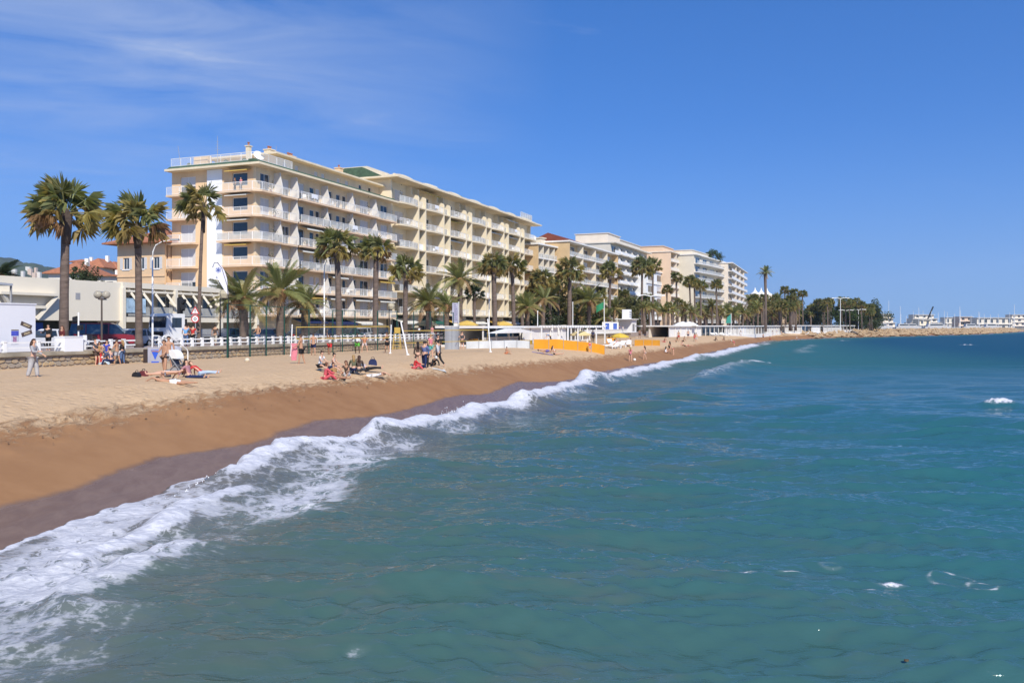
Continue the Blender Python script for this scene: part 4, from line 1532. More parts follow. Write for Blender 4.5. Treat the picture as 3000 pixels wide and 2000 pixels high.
t, Ln = block('ivory block with dark red penthouse roof and long glazed balconies', gp(1650, 198), gp(1795, 236), ztop_at(729, 216), 6, 4, M_LOGG, M_SLABW, 'loggia', partm=M_IVORY, out=1.6, rail='frost')
mb = MB()
mb.prism_x([(-1.4, 0.36), (4, 2.4), (9, 0.36)][::-1], 0.2, Ln * 0.42)
part('penthouse_roof', mb, mat('dark_red_roof', (0.20, 0.055, 0.035), 0.8, 0.2, 1), t, (0, 0, ztop_at(729, 216)))
block('grey white tower block with saw tooth balcony partitions and roof aerials', gp(1788, 252), gp(1895, 292), ztop_at(728, 270), 8, 6, M_GREYW, M_GREYW, 'saw', partm=M_SLABW, out=1.5, rail='white',
      roofs=[(0.05, 0.35, 2.9, M_PINKW), (0.35, 0.92, 2.1, M_GREYW)])
block('small white block with big square windows left of the peach end wall', gp(1893, 275), gp(1944, 296), ztop_at(797, 285), 4, 2, M_WHITEW, M_SLABW, 'plain', out=0.3, rail='bars')
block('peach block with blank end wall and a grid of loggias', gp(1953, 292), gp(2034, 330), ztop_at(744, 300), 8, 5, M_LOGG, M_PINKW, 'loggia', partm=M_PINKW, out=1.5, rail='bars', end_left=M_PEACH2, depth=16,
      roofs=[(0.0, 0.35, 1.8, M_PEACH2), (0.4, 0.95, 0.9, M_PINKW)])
t, Ln = block('white block with sweeping curved balconies and a roof garden', gp(2033, 300), gp(2130, 345), ztop_at(758, 318), 8, 5, M_IVORY, M_SLABW, 'curve', out=2.2, rail='frost', depth=16,
              roofs=[(0.05, 0.6, 1.6, M_IVORY)])
block('pinkish white block with deep balconies at the end of the row', gp(2133, 330), gp(2180, 395), ztop_at(779, 345), 8, 4, M_PINKW, M_SLABW, 'plain', out=1.6, rail='white', partm=M_PINKW)
# tented pavilion and pink house among the palms
pt = thing('hotel_block', 'pink grey building with white peaked tent roof rising over the palms', 'building', (*gp(2222, 400), 0), R(40))
mb = MB()
wall_open(mb, 0, 17, 0, 0.3, 2.8, 20, [])
mb.box(0, 17, 0.3, 12, 2.8, 20)
part('wall', mb, M_PINKW, pt)
for i in range(5):
    for j in range(4):
        window(pt, 1.2 + 3.2 * i, -0.05, 5 + 3.6 * j, 1.6, 2.2, 'glass', 1)
for k in range(3):
    mb = MB()
    prof = [(3.2, 0), (2.0, 0.7), (1.0, 1.4), (0.35, 2.4), (0.05, 3.6)]
    mb.lathe(prof, 10, (3.2 + 5.2 * k, 4, 20.0))
    part('tent_peak', mb, M_WHITE, pt, smooth=True)
hb = thing('hotel_block', 'low orange and cream building behind the far palms', 'building', (*gp(2296, 380), 0), R(50))
mb = MB()
mb.box(0, 26, 0, 12, 2.8, 10.2)
part('wall', mb, M_PEACH2, hb)
mb = MB()
mb.box(-0.5, 26.5, -0.5, 12.5, 10.2, 10.6)
part('roof', mb, M_TILE, hb)
for i in range(7):
    for j in range(2):
        window(hb, 1.0 + 3.6 * i, -0.05, 3.6 + 3.4 * j, 1.5, 2.0, 'glass', 1)
# ------------------------------------------------------------------ far marina
M_BOAT = mat('hazed_white_gelcoat', (0.52, 0.51, 0.50), 0.5, 0.15, 0.5)  # boat white greyed, distance haze put into the hull colour
def low_block(label, px0, px1, y_top, Y, nfl, m, step=True):
    a, b = gp(px0, Y), gp(px1, Y)
    zt = ztop_at(y_top, Y)
    w_ = b[0] - a[0]
    t = thing('marina_building', label, 'building', (a[0], Y, 0), 0, 'low buildings round the marina')
    fh = zt / nfl
    wall = MB()
    nb = max(3, int(w_ / 5))
    for f in range(nfl):
        z = fh * f
        x0, x1 = (w_ * 0.06 * f, w_ * (1 - 0.10 * f)) if step else (0, w_)
        n = max(2, int((x1 - x0) / 6))
        ops = [(x0 + (x1 - x0) * (i + 0.28) / n, x0 + (x1 - x0) * (i + 0.72) / n, z + 1.0, z + fh * 0.72) for i in range(n)]
        wall_open(wall, x0, x1, 0, 0.4, z, z + fh, ops)
        wall.box(x0, x1, 0.9, 14, z, z + fh - 0.02)
        for xa, xb, za, zb in ops:
            link('window', one_window(round(xb - xa, 1), round(zb - za, 1), 'glass', 1), t, (xa, 0.2, za))
        mb = MB()
        mb.box(x0 - 0.5, x1 + 0.5, -1.8, 0.0, z + fh - 0.4, z + fh - 0.05)
        part('balcony_slab', mb, M_SLABW, t)
    part('wall', wall, m, t)
low_block('stepped pinkish marina building right of the palm grove', 2570, 2628, 919, 760, 4, M_PINKW)
low_block('long stepped marina building with the dark crane in front', 2660, 2768, 921, 900, 4, M_GREYW)
low_block('low tan marina building with flat white roof', 2806, 2860, 927, 900, 3, M_HP)
low_block('long pale marina shed with hardly any windows', 2862, 2966, 930, 880, 2, M_GREYW, False)
low_block('pinkish marina block at the right edge of the picture', 2950, 3030, 921, 1050, 4, M_PINKW)
low_block('small yellowish marina house under the crane', 2694, 2726, 935, 800, 2, M_WING2, False)
low_block('distant grey white marina row behind the masts', 2770, 2812, 929, 1100, 2, M_GREYW, False)
cr = thing('harbour_crane', 'dark crane jib leaning over the marina', 'crane', (*gp(2712, 820), 0), 0)
mb = MB()
mb.box(-3, 3, -3, 3, 0, 7)
part('cab', mb, M_GREY, cr)
mb = MB()
mb.bar((0, 0, 7), (7.5, 0, 24), 1.0)
part('jib', mb, M_BLACK, cr)
def sailboat(px, Y, mast_y, label, hull=10, hm=None):
    x, y = gp(px, Y)
    t = thing('sailing_yacht', label, 'boat', (x, y, 0), R(KR.uniform(-30, 30)), 'yachts moored in the marina')
    mb = MB()
    n = 9
    vs_, fs = [], []
    for i in range(n):
        f = i / (n - 1)
        wv = hull * 0.15 * math.sin(math.pi * min(1, f * 0.62 + 0.38)) + 0.05
        xx = -hull / 2 + hull * f
        vs_ += [(xx, -wv, 1.5 + 0.5 * f), (xx, -wv * 0.6, -0.2), (xx, wv * 0.6, -0.2), (xx, wv, 1.5 + 0.5 * f)]
    for i in range(n - 1):
        for j in range(4):
            a, b = i * 4 + j, i * 4 + (j + 1) % 4
            fs.append((a, b, b + 4, a + 4))
    mb.add(vs_, fs + [(3, 2, 1, 0), (n * 4 - 4, n * 4 - 3, n * 4 - 2, n * 4 - 1)])
    part('hull', mb, hm or M_BOAT, t)
    mb = MB()
    mb.prism_y([(-hull * 0.2, 1.6), (hull * 0.2, 1.8), (hull * 0.12, 2.6), (-hull * 0.2, 2.5)], -hull * 0.09, hull * 0.09)
    part('cabin', mb, M_BOAT, t)
    zt = ztop_at(mast_y, Y)
    mb = MB()
    mb.tube([(0.5, 0, 1.6), (0.5, 0, zt)], [0.22, 0.12], 6)
    mb.bar((0.5, 0, 3.4), (-hull * 0.4, 0, 3.4), 0.3)
    mb.bar((0.45, -1.2, zt * 0.62), (0.55, 1.2, zt * 0.62), 0.12)
    part('mast', mb, M_WHITE, t)
for px, Y, my, lb, hl in [(2568, 640, 902, 'white yacht with short mast at the end of the palm grove', 10), (2602, 700, 880, 'yacht with the tallest dark mast beside the stepped pinkish building', 16),
                          (2636, 700, 897, 'white masted yacht left of the long stepped building', 12), (2690, 720, 900, 'pale yacht with thin mast before the crane', 11),
                          (2765, 700, 910, 'yacht with white mast right of the crane', 11), (2810, 680, 897, 'yacht with grey mast in front of the tan building', 12),
                          (2868, 720, 915, 'yacht with short mast in front of the pale shed', 9), (2970, 690, 892, 'yacht with tall pale mast near the right edge', 12)]:
    sailboat(px, Y, my, lb, hl, M_STEEL if 'dark' in lb else None)
for i in range(18):
    px = 2590 + 22.5 * i + KR.uniform(-7, 7)
    sailboat(px, KR.uniform(700, 860), KR.uniform(905, 925), 'small yacht with a short mast packed among others in the marina', KR.uniform(8, 11))
def motor_yacht(px, Y, label, L_=14):
    x, y = gp(px, Y)
    t = thing('motor_yacht', label, 'boat', (x, y, 0.0), R(KR.uniform(-12, 12)), 'motor yachts in the marina')
    mb = MB()
    mb.prism_y([(-L_ / 2, 0), (L_ * 0.4, 0), (L_ / 2, 4.6), (-L_ / 2, 4.0)], -2, 2)
    part('hull', mb, M_BOAT, t)
    mb = MB()
    mb.prism_y([(-L_ * 0.4, 4.2), (L_ * 0.28, 4.5), (L_ * 0.15, 6.4), (-L_ * 0.35, 6.4)], -1.7, 1.7)
    c = part('cabin', mb, M_BOAT, t)
    mb = MB()
    mb.prism_y([(-L_ * 0.3, 5.0), (L_ * 0.2, 5.1), (L_ * 0.15, 5.9), (-L_ * 0.3, 5.9)], -1.73, 1.73)
    part('cabin_window', mb, M_GLASS, c)
for px, Y, lb in [(2584, 560, 'white motor yacht against the rocks by the palm grove'), (2650, 620, 'white motor yacht below the crane'), (2672, 640, 'white motor yacht with dark cabin windows left of the house'),
                  (2745, 600, 'biggest white motor yacht in the middle of the marina'), (2845, 640, 'white motor yacht before the pale shed'), (2905, 640, 'small white motor yacht right of the pale shed')]:
    motor_yacht(px, Y, lb, 20 if 'biggest' in lb else 13)
# rock armour along the mole
mb = MB()
rk = random.Random(9)
M_ROCK = mat('tan_boulders', (0.44, 0.31, 0.18), 0.9, 0.35, 0.6, 0.4, 3)
for _ in range(1500):
    f = rk.random()
    i = rk.choice([17, 18, 18, 19, 19, 20, 20])
    a, b = SHORE[i], SHORE[i + 1]
    fx = rk.random()
    if i == 17 and fx < 0.75:
        continue
    d = Vector((b[0] - a[0], b[1] - a[1])).normalized()
    inl = rk.uniform(0.3, 10)
    x = a[0] + (b[0] - a[0]) * fx - d.y * inl
    y = a[1] + (b[1] - a[1]) * fx + d.x * inl
    r = rk.uniform(0.5, 1.3)
    z = min(2.8, 0.2 + inl * 0.32) + rk.uniform(-0.2, 0.3)
    c = []
    for ax in ((1, 0, 0), (-1, 0, 0), (0, 1, 0), (0, -1, 0), (0, 0, 1), (0, 0, -1)):
        s_ = r * rk.uniform(0.6, 1.2)
        c.append((x + ax[0] * s_ * 1.3, y + ax[1] * s_, z + ax[2] * s_ * 0.75))
    mb.add(c, [(0, 2, 4), (2, 1, 4), (1, 3, 4), (3, 0, 4), (2, 0, 5), (1, 2, 5), (3, 1, 5), (0, 3, 5)])
tag(part('rock_armour', mb, M_ROCK, None), 'tan boulders along the mole at the far right', 'rocks', kind='stuff')
# ------------------------------------------------------------------ palms and trees
M_FG = leafmat('fan_leaf_green', (0.255, 0.265, 0.11), trans=0.45)
M_FY = leafmat('fan_leaf_yellowing', (0.42, 0.34, 0.13), trans=0.4)
M_FD = leafmat('fan_leaf_dry', (0.32, 0.20, 0.09), trans=0.1)
M_PG = leafmat('feather_leaf_green', (0.225, 0.235, 0.085), trans=0.4)
M_PY = leafmat('feather_leaf_olive', (0.27, 0.225, 0.075))
M_PD = leafmat('feather_leaf_dry', (0.28, 0.17, 0.075), trans=0.1)
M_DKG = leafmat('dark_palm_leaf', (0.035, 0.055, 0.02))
M_TRUNK = mat('palm_bark', (0.17, 0.125, 0.10), 0.95, 0.35, 1.2, 0.9, 5, stretch=(1, 1, 5))
M_TRUNKD = mat('palm_fibre', (0.075, 0.055, 0.045), 0.95, 0.45, 2.0, 0.9, 6)
M_STUB = mat('cut_frond_bases', (0.30, 0.17, 0.08), 0.95, 0.4, 4, 0.8, 8)
pr = random.Random(33)
def fan_frond(seed, droop, m, pet=1.05, fold=1.0):
    r = random.Random(seed)
    mb = MB()
    bend = [(pet * f, 0, -0.16 * f * f * droop) for f in (0, 0.5, 1)]
    for a, b in zip(bend[:-1], bend[1:]):
        mb.bar(a, b, 0.05, 0.035)
    bx, bz = pet, bend[-1][2]
    n = 23
    for i in range(n):
        f = (i / (n - 1)) * 2 - 1
        ang = f * R(112) + r.uniform(-0.07, 0.07)
        ln = (1.0 - 0.30 * abs(f)) * r.uniform(0.72, 1.12)
        c, s_ = math.cos(ang), math.sin(ang)
        w = 0.04
        pl = 0.02 * (1 if i % 2 else -1)
        hang = droop * (0.30 + 0.45 * abs(f) * fold) * r.uniform(0.6, 1.5)
        m1 = 0.55 * ln
        zm = bz - hang * 0.18 * ln
        base = (bx, 0, bz)
        pa = (bx + c * m1 - s_ * w, s_ * m1 + c * w, zm + pl)
        pb = (bx + c * m1 + s_ * w, s_ * m1 - c * w, zm - pl)
        x2 = ln * (1 - 0.30 * min(1.0, hang))
        sw_ = r.uniform(-0.10, 0.10)
        tip = (bx + c * x2 - s_ * sw_, s_ * x2 + c * sw_, zm - hang * 0.85 * ln)
        mb.add([base, pa, tip, pb], [(0, 1, 2), (0, 2, 3)])
    return mb.mesh('frond', [m])
def feather_frond(seed, curve, m, np_=26, hang=0.5):
    """unit length along +x, arching down by 'curve'"""
    r = random.Random(seed)
    mb = MB()
    def rach(f):
        return Vector((f * (1 - 0.18 * curve * f), 0, -curve * 0.55 * f * f))
    pts = [rach(k / 6) for k in range(7)]
    mb.tube(pts, [0.016, 0.013, 0.011, 0.009, 0.007, 0.005, 0.003], 4)
    for i in range(np_):
        f = 0.14 + 0.86 * i / (np_ - 1)
        p = rach(f)
        d = (rach(min(1, f + 0.02)) - rach(f - 0.02)).normalized()
        ln = 0.20 * (math.sin(math.pi * (0.12 + 0.80 * f)) ** 0.6) * r.uniform(0.85, 1.15)
        for sd in (1, -1):
            v = (d * 0.62 + Vector((0, sd * 0.78, 0.12 - hang * 0.5 * r.uniform(0.4, 1.2)))).normalized()
            tip = p + v * ln + Vector((0, 0, -0.10 * ln * hang))
            w = d * 0.012
            mid = p + v * ln * 0.5 + Vector((0, 0, 0.01))
            mb.add([tuple(p - w), tuple(mid - w * 1.3), tuple(tip), tuple(mid + w * 1.3), tuple(p + w)], [(0, 1, 2, 3, 4)])
    return mb.mesh('frond', [m])
FAN_UP = [fan_frond(i, 0.7 + 0.3 * (i % 3), M_FG if i < 4 else M_FY) for i in range(5)]
FAN_MID = [fan_frond(20 + i, 1.1 + 0.25 * (i % 3), M_FG if i < 3 else M_FY, fold=1.4) for i in range(4)]
FAN_LOW = [fan_frond(40 + i, 1.1, M_FY if i < 4 else M_FD, fold=1.2) for i in range(5)]
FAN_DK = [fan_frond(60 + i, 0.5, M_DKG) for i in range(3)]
FEA_UP = [feather_frond(i, 0.35 + 0.15 * i, M_PG if i < 3 else M_PY) for i in range(4)]
FEA_MID = [feather_frond(10 + i, 0.9 + 0.15 * i, M_PG if i < 2 else M_PY, hang=0.8) for i in range(4)]
FEA_LOW = [feather_frond(20 + i, 1.0 + 0.2 * i, M_PY if i < 1 else M_PD, hang=0.9) for i in range(3)]
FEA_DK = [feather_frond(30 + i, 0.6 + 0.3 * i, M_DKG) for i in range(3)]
def frond_list(kind, n, rs, wind, dark=False):
    out = []
    for i in range(n):
        f = (i + 0.5) / n
        if kind == 'fan':
            e = 88 - 108 * f ** 0.95 + rs.uniform(-10, 10)
            pool = FAN_UP if f < 0.42 else FAN_MID if f < 0.66 else FAN_LOW
            sc_ = rs.uniform(0.85, 1.1)
        else:
            e = 84 - 95 * f + rs.uniform(-8, 8)
            pool = FEA_UP if f < 0.45 else FEA_MID if f < 0.8 else FEA_LOW
            sc_ = rs.uniform(0.85, 1.08)
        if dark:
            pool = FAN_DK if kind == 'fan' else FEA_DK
        az = i * 2.39996 + rs.uniform(-0.3, 0.3)
        d = Vector((math.cos(az) * math.cos(R(e)), math.sin(az) * math.cos(R(e)), math.sin(R(e)))) + Vector(wind)
        d.normalize()
        out.append((rs.choice(pool), math.atan2(d.y, d.x), math.asin(d.z), sc_, rs.uniform(-0.8, 0.8)))
    return out
def trunk_mb(h, r0, r1, lean, kind, rs):
    mb = MB()
    n = max(8, int(h / 0.45))
    pts, rad = [], []
    for i in range(n + 1):
        f = i / n
        pts.append((lean[0] * f * f, lean[1] * f * f, h * f))
        r = r0 + (r1 - r0) * f
        if f < 0.08:
            r *= 1.25 - 3 * f
        rad.append(r * rs.uniform(0.94, 1.06))
    mb.tube(pts, rad, 10)
    return mb
def palm(kind, base, h, crown, label, r0=0.28, r1=0.22, n=34, wind=(-0.12, 0.05, 0), lean=(0, 0), seed=0, group='palms along the promenade', dark=False, fibre=1.0, individual=True):
    rs = random.Random(900 + seed)
    t = thing('fan_palm' if kind == 'fan' else 'date_palm', label, 'palm tree', tuple(base), 0, group)
    if lean == (0, 0):
        lean = (rs.uniform(-0.03, 0.03) * h, rs.uniform(-0.03, 0.03) * h)
    crown = crown * rs.uniform(0.92, 1.1)
    n = int(n * rs.uniform(0.9, 1.15))
    wind = (wind[0] + rs.uniform(-0.1, 0.05), wind[1] + rs.uniform(-0.08, 0.08), wind[2])
    part('trunk', trunk_mb(h, r0, r1, lean, kind, rs), M_TRUNK, t, smooth=True)
    top = (lean[0], lean[1], h)
    mb = MB()
    if kind == 'fan':
        mb.lathe([(r1 * 1.02, -fibre), (r1 * 1.25, -fibre * 0.6), (r1 * 1.5, -0.1), (r1 * 1.2, 0.25), (0.05, 0.5)], 10, top)
        part('fibre_skirt', mb, M_TRUNKD if not dark else M_TRUNKD, t, smooth=True)
    else:
        mb.lathe([(r1 * 1.0, -0.9), (r1 * 1.6, -0.35), (r1 * 1.8, 0.0), (r1 * 1.3, 0.3), (0.05, 0.55)], 12, top)
        part('crown_shaft', mb, M_STUB, t, smooth=True)
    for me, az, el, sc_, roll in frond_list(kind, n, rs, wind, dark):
        s_ = crown * sc_ * (0.52 if kind == 'fan' else 1.0)
        q_ = Euler((roll, -el, az), 'XYZ')
        link('frond', me, t, (top[0] + 0.1 * math.cos(az), top[1] + 0.1 * math.sin(az), top[2] + 0.1), tuple(Matrix.Rotation(az, 3, 'Z').to_4x4().to_euler()) if False else q_, s_)
    return t
def joined_crown(kind, n, seed, dark=False):
    rs = random.Random(seed)
    V_, F_, M_, mats = [], [], [], []
    for me, az, el, sc_, roll in frond_list(kind, n, rs, (-0.08, 0, 0), dark):
        mtx = Euler((roll, -el, az), 'XYZ').to_matrix() * (sc_ * (0.52 if kind == 'fan' else 1.0))
        o = len(V_)
        V_ += [tuple(mtx @ v.co) for v in me.vertices]
        m = me.materials[0]
        if m not in mats:
            mats.append(m)
        k = mats.index(m)
        for p in me.polygons:
            F_.append(tuple(i + o for i in p.vertices))
            M_.append(k)
    nm = bpy.data.meshes.new('crown')
    nm.from_pydata(V_, [], F_)
    for m in mats:
        nm.materials.append(m)
    nm.polygons.foreach_set('material_index', M_)
    return nm
FAR_FAN = [joined_crown('fan', 30, 70 + i) for i in range(3)]
FAR_FEA = [joined_crown('fea', 36, 80 + i) for i in range(3)]
def far_trunk(kind, k):
    rs = random.Random(k)
    mb = MB()
    pts = [(0.02 * rs.uniform(-1, 1) * f, 0.02 * f, f) for f in (0, 0.3, 0.6, 0.9, 1.0)]
    rad = [0.030, 0.022, 0.020, 0.020, 0.024] if kind == 'fan' else [0.05, 0.042, 0.042, 0.05, 0.055]
    mb.tube(pts, rad, 7)
    return mb.mesh('trunk', [M_TRUNK], True)
FT = {'fan': [far_trunk('fan', i) for i in range(2)], 'fea': [far_trunk('fea', i) for i in range(2)]}
def far_palm(kind, base, h, crown, label, seed, group):
    if label.startswith('palm in'):
        label = ('fan ' if kind == 'fan' else 'date ') + label
    elif label.startswith('squat palm'):
        label = label.replace('squat palm', 'squat fan palm' if kind == 'fan' else 'squat date palm')
    t = thing('fan_palm' if kind == 'fan' else 'date_palm', label, 'palm tree', tuple(base), 0, group)
    th = min(1.25, max(0.8, h / 10)) if kind == 'fan' else 0.95
    link('trunk', FT[kind][seed % 2], t, None, None, (10 * th * 0.9, 10 * th * 0.9, h) if kind == 'fan' else (9 * th, 9 * th, h))
    link('crown', (FAR_FAN if kind == 'fan' else FAR_FEA)[seed % 3], t, (0, 0, h), (0, 0, seed * 1.7), crown)
    return t
# individual palms: kind, trunk px, trunk-top py, crown radius px, d (metres seaward of the facades), label, options
PALMS = [
 ('fan', 187, 632, 108, 16.0, 'tallest leftmost fan palm standing before the blank ivory hall', dict(r0=.31, r1=.27, n=32, wind=(-0.22, 0, 0.06), fibre=2.0)),
 ('fan', 407, 668, 100, 15.8, 'stout fan palm in front of the peach villa', dict(r0=.28, r1=.24, n=30, wind=(-0.18, 0, 0.05), fibre=1.6)),
 ('fan', 583, 606, 74, 15.6, 'thin fan palm bent by wind before the white end panel', dict(r0=.16, r1=.13, n=26, wind=(-0.45, 0, 0.05), fibre=2.2)),
 ('fea', 715, 880, 104, 15.5, 'squat date palm right of the feather flag', dict(r0=.42, r1=.42, n=44)),
 ('fea', 820, 858, 108, 15.4, 'date palm between the two squat ones by the net post', dict(r0=.36, r1=.36, n=46)),
 ('fea', 895, 895, 76, 14.6, 'smaller shaggy date palm left of the white street light', dict(r0=.42, r1=.46, n=40)),
 ('fan', 993, 742, 64, 14.8, 'tall fan palm behind the left end of the volleyball net', dict(r0=.36, r1=.30, n=31)),
 ('fan', 1100, 752, 60, 14.8, 'tall fan palm behind the middle of the volleyball net', dict(r0=.36, r1=.30, n=31)),
 ('fan', 1187, 808, 58, 14.6, 'fan palm behind the tilted volleyball pole', dict(r0=.34, r1=.28, n=30)),
 ('fea', 1257, 892, 70, 15.2, 'date palm left of the tall grey banner', dict(r0=.40, r1=.42, n=40)),
 ('fea', 1308, 900, 56, 13.0, 'dark date palm hanging over the grey banner', dict(r0=.36, r1=.40, n=30)),
 ('fea', 1348, 822, 66, 12.8, 'tall date palm rising right of the grey banner', dict(r0=.40, r1=.40, n=40)),
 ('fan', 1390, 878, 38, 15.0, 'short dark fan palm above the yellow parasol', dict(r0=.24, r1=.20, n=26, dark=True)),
 ('fan', 1450, 798, 46, 15.0, 'tall fan palm just right of the white street light', dict(r0=.42, r1=.36, n=28)),
 ('fan', 1505, 800, 46, 14.6, 'tall fan palm before the far end of the yellow wing', dict(r0=.36, r1=.30, n=28)),
 ('fea', 1545, 905, 56, 14.8, 'low date palm right of the last tall pair', dict(r0=.38, r1=.40, n=30)),
 ('fan', 1668, 812, 46, 14.6, 'thick trunked fan palm behind the white beach club roof', dict(r0=.50, r1=.42, n=28)),
 ('fea', 1725, 885, 56, 14.4, 'date palm with upright fronds behind the white pergola', dict(r0=.42, r1=.42, n=31)),
 ('fan', 1785, 812, 38, 13.6, 'fan palm in front of the ivory block edge', dict(r0=.36, r1=.30, n=30)),
 ('fan', 1880, 800, 40, 13.4, 'dark trunked fan palm before the grey white tower block', dict(r0=.36, r1=.32, n=30)),
 ('fan', 1912, 795, 34, 13.2, 'fan palm left of the peach end wall', dict(r0=.30, r1=.26, n=28)),
 ('fea', 1590, 880, 52, 13.0, 'date palm in the thicket left of the beach club mast', dict(r0=.40, r1=.40, n=28)),
 ('fan', 1592, 838, 42, 10.0, 'fan palm sticking out of the thicket before the square loggias', dict(r0=.30, r1=.28, n=28)),
 ('fan', 1635, 850, 40, 9.0, 'second fan palm of the thicket before the ivory block', dict(r0=.30, r1=.28, n=28)),
 ('fea', 1700, 930, 42, 12.0, 'lowest date palm behind the white pergola', dict(r0=.36, r1=.38, n=30)),
 ('fea', 1770, 935, 40, 13.0, 'low date palm left of the white kiosk', dict(r0=.36, r1=.38, n=30)),
]
for i, (k, px, py, cr_, d_, lb, op) in enumerate(PALMS):
    b = S(px, d_, PROM)
    zt = CAMZ + (HOR - py + (12 if k == 'fan' and i > 2 else 0)) / F * b.y
    palm(k, b, zt - PROM, cr_ / F * b.y, lb, seed=i, **op)
# a second, denser row behind the beach clubs
er = random.Random(52)
EXTRA = [(1530, 890, 'fea'), (1562, 868, 'fan'), (1612, 872, 'fea'), (1650, 900, 'fea'), (1688, 868, 'fan'), (1708, 905, 'fea'), (1745, 890, 'fea'), (1752, 862, 'fan'), (1800, 905, 'fea'), (1822, 872, 'fan'), (1845, 900, 'fea'),
         (1868, 905, 'fea'), (1895, 885, 'fan'), (1915, 905, 'fea'), (1935, 895, 'fea'), (1950, 872, 'fan')]
for i, (px, py, k) in enumerate(EXTRA):
    b = S(px, er.uniform(6, 11), PROM)
    zt = CAMZ + (HOR - py) / F * b.y
    far_palm(k, b, zt - PROM, (42 if k == 'fea' else 30) / F * b.y * 1.0, 'palm in the thick second row behind the beach clubs', i, 'second row palms behind the beach clubs')
# a big date palm behind the hall at the left edge
b = P(2, 812, 92)
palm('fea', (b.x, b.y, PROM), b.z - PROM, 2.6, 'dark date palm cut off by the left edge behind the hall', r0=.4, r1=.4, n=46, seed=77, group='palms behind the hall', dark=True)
# rows farther along
def fp(kind, px, py_top, cr_px, Y, label, seed, group):
    b = gp(px, Y)
    zt = ztop_at(py_top, Y)
    far_palm(kind, (b[0], b[1], PROM), zt - PROM, cr_px / F * Y, label, seed, group)
fr = random.Random(4)
singles = [
 ('fan', 1983, 815, 22, 215, 'slim fan palm before the left part of the peach loggias'), ('fan', 2022, 826, 24, 218, 'slim fan palm before the gap of peach and curved blocks'),
 ('fan', 2036, 832, 22, 222, 'fan palm just left of the curved balconies'), ('fan', 2053, 838, 22, 226, 'fan palm before the curved balconies, left one'),
 ('fan', 2100, 835, 20, 232, 'fan palm before the curved balconies, right one'),
 ('fea', 2243, 798, 24, 240, 'very tall date palm standing alone against the sky'), ('fan', 2352, 862, 15, 330, 'lone fan palm in the sky gap left of the grove'),
 ('fan', 2341, 888, 11, 330, 'small fan palm beside the lone one in the gap'), ('fan', 1955, 850, 20, 210, 'fan palm low before the peach end wall'),
]
for i, (k, px, py, c, Y, lb) in enumerate(singles):
    fp(k, px, py, c, Y, lb, i, 'palms along the promenade')
for i in range(34):
    px = 1890 + i * 13.2 + fr.uniform(-5, 5)
    kind = 'fea' if fr.random() < 0.68 else 'fan'
    Y = 168 + (px - 1890) * 0.36 + fr.uniform(-6, 18)
    fp(kind, px, fr.uniform(898, 925) if kind == 'fea' else fr.uniform(880, 910), fr.uniform(24, 33) if kind == 'fea' else 18, Y, 'squat palm in the low row behind the far beach clubs', i, 'low palms behind the far beach clubs')
for i in range(26):
    px = fr.uniform(2185, 2335)
    Y = fr.uniform(270, 345)
    fp(fr.choice(['fea', 'fea', 'fan']), px, fr.uniform(852, 905), fr.uniform(17, 26), Y, 'palm in the dense clump below the tent roof', i, 'palms clumped below the tent roof')
for i in range(46):
    f = fr.random()
    px = 2372 + f * 186
    Y = fr.uniform(330, 400)
    top = np.interp(px, [2372, 2400, 2440, 2480, 2520, 2560], [905, 885, 880, 875, 885, 905])
    fp('fan' if fr.random() < 0.75 else 'fea', px, top + abs(fr.gauss(0, 18)), fr.uniform(12, 17), Y, 'palm in the grove at the end of the bay', i, 'palms of the grove at the end of the bay')
# leafy trees and hedges
M_LEAF = [leafmat('tree_leaf_olive', (0.11, 0.115, 0.03)), leafmat('tree_leaf_green', (0.065, 0.095, 0.025)), leafmat('tree_leaf_dark', (0.055, 0.075, 0.028))]
def leaf_crown(n, seed, m, rx=1.0, rz=1.0, ls=0.07):
    r = random.Random(seed)
    mb = MB()
    cl = [(Vector((r.gauss(0, 0.5), r.gauss(0, 0.5), r.gauss(0, 0.42))), r.uniform(0.22, 0.42)) for _ in range(26)]
    for _ in range(n):
        c, rad = r.choice(cl)
        v = Vector((r.gauss(0, 1), r.gauss(0, 1), r.gauss(0, 1))).normalized() * rad * r.uniform(0.6, 1.0)
        p = c + v
        p = Vector((p.x * rx, p.y * rx, p.z * rz))
        a = Vector((r.gauss(0, 1), r.gauss(0, 1), r.gauss(0, 0.7))).normalized()
        b = a.cross(Vector((r.gauss(0, 1), r.gauss(0, 1), r.gauss(0, 1)))).normalized()
        s_ = ls * r.uniform(0.7, 1.3)
        mb.add([tuple(p - a * s_), tuple(p - b * s_ * 0.55), tuple(p + a * s_), tuple(p + b * s_ * 0.55)], [(0, 1, 2, 3)])
    return mb.mesh('crown', [m])
CROWNS = [leaf_crown(2600, i, M_LEAF[i % 3]) for i in range(4)]
def leafy_tree(base, h, rad, label, ci, group, tr=0.18, squash=1.0):
    t = thing('leafy_tree', label, 'tree', tuple(base), 0, group)
    mb = MB()
    hc = h - rad * squash * 0.9
    mb.tube([(0, 0, 0), (0.05, 0, hc * 0.6), (0, 0.05, hc)], [tr, tr * 0.8, tr * 0.5], 8)
    for k in range(4):
        a = k * 1.6
        mb.tube([(0, 0, hc * 0.75), (math.cos(a) * rad * 0.3, math.sin(a) * rad * 0.3, hc), (math.cos(a) * rad * 0.6, math.sin(a) * rad * 0.6, hc + rad * 0.35)], [tr * 0.5, tr * 0.35, tr * 0.15], 6)
    part('trunk', mb, M_TRUNKD, t)
    link('crown', CROWNS[ci % 4], t, (0, 0, hc + rad * 0.15), (0, 0, ci), (rad, rad, rad * squash))
    return t
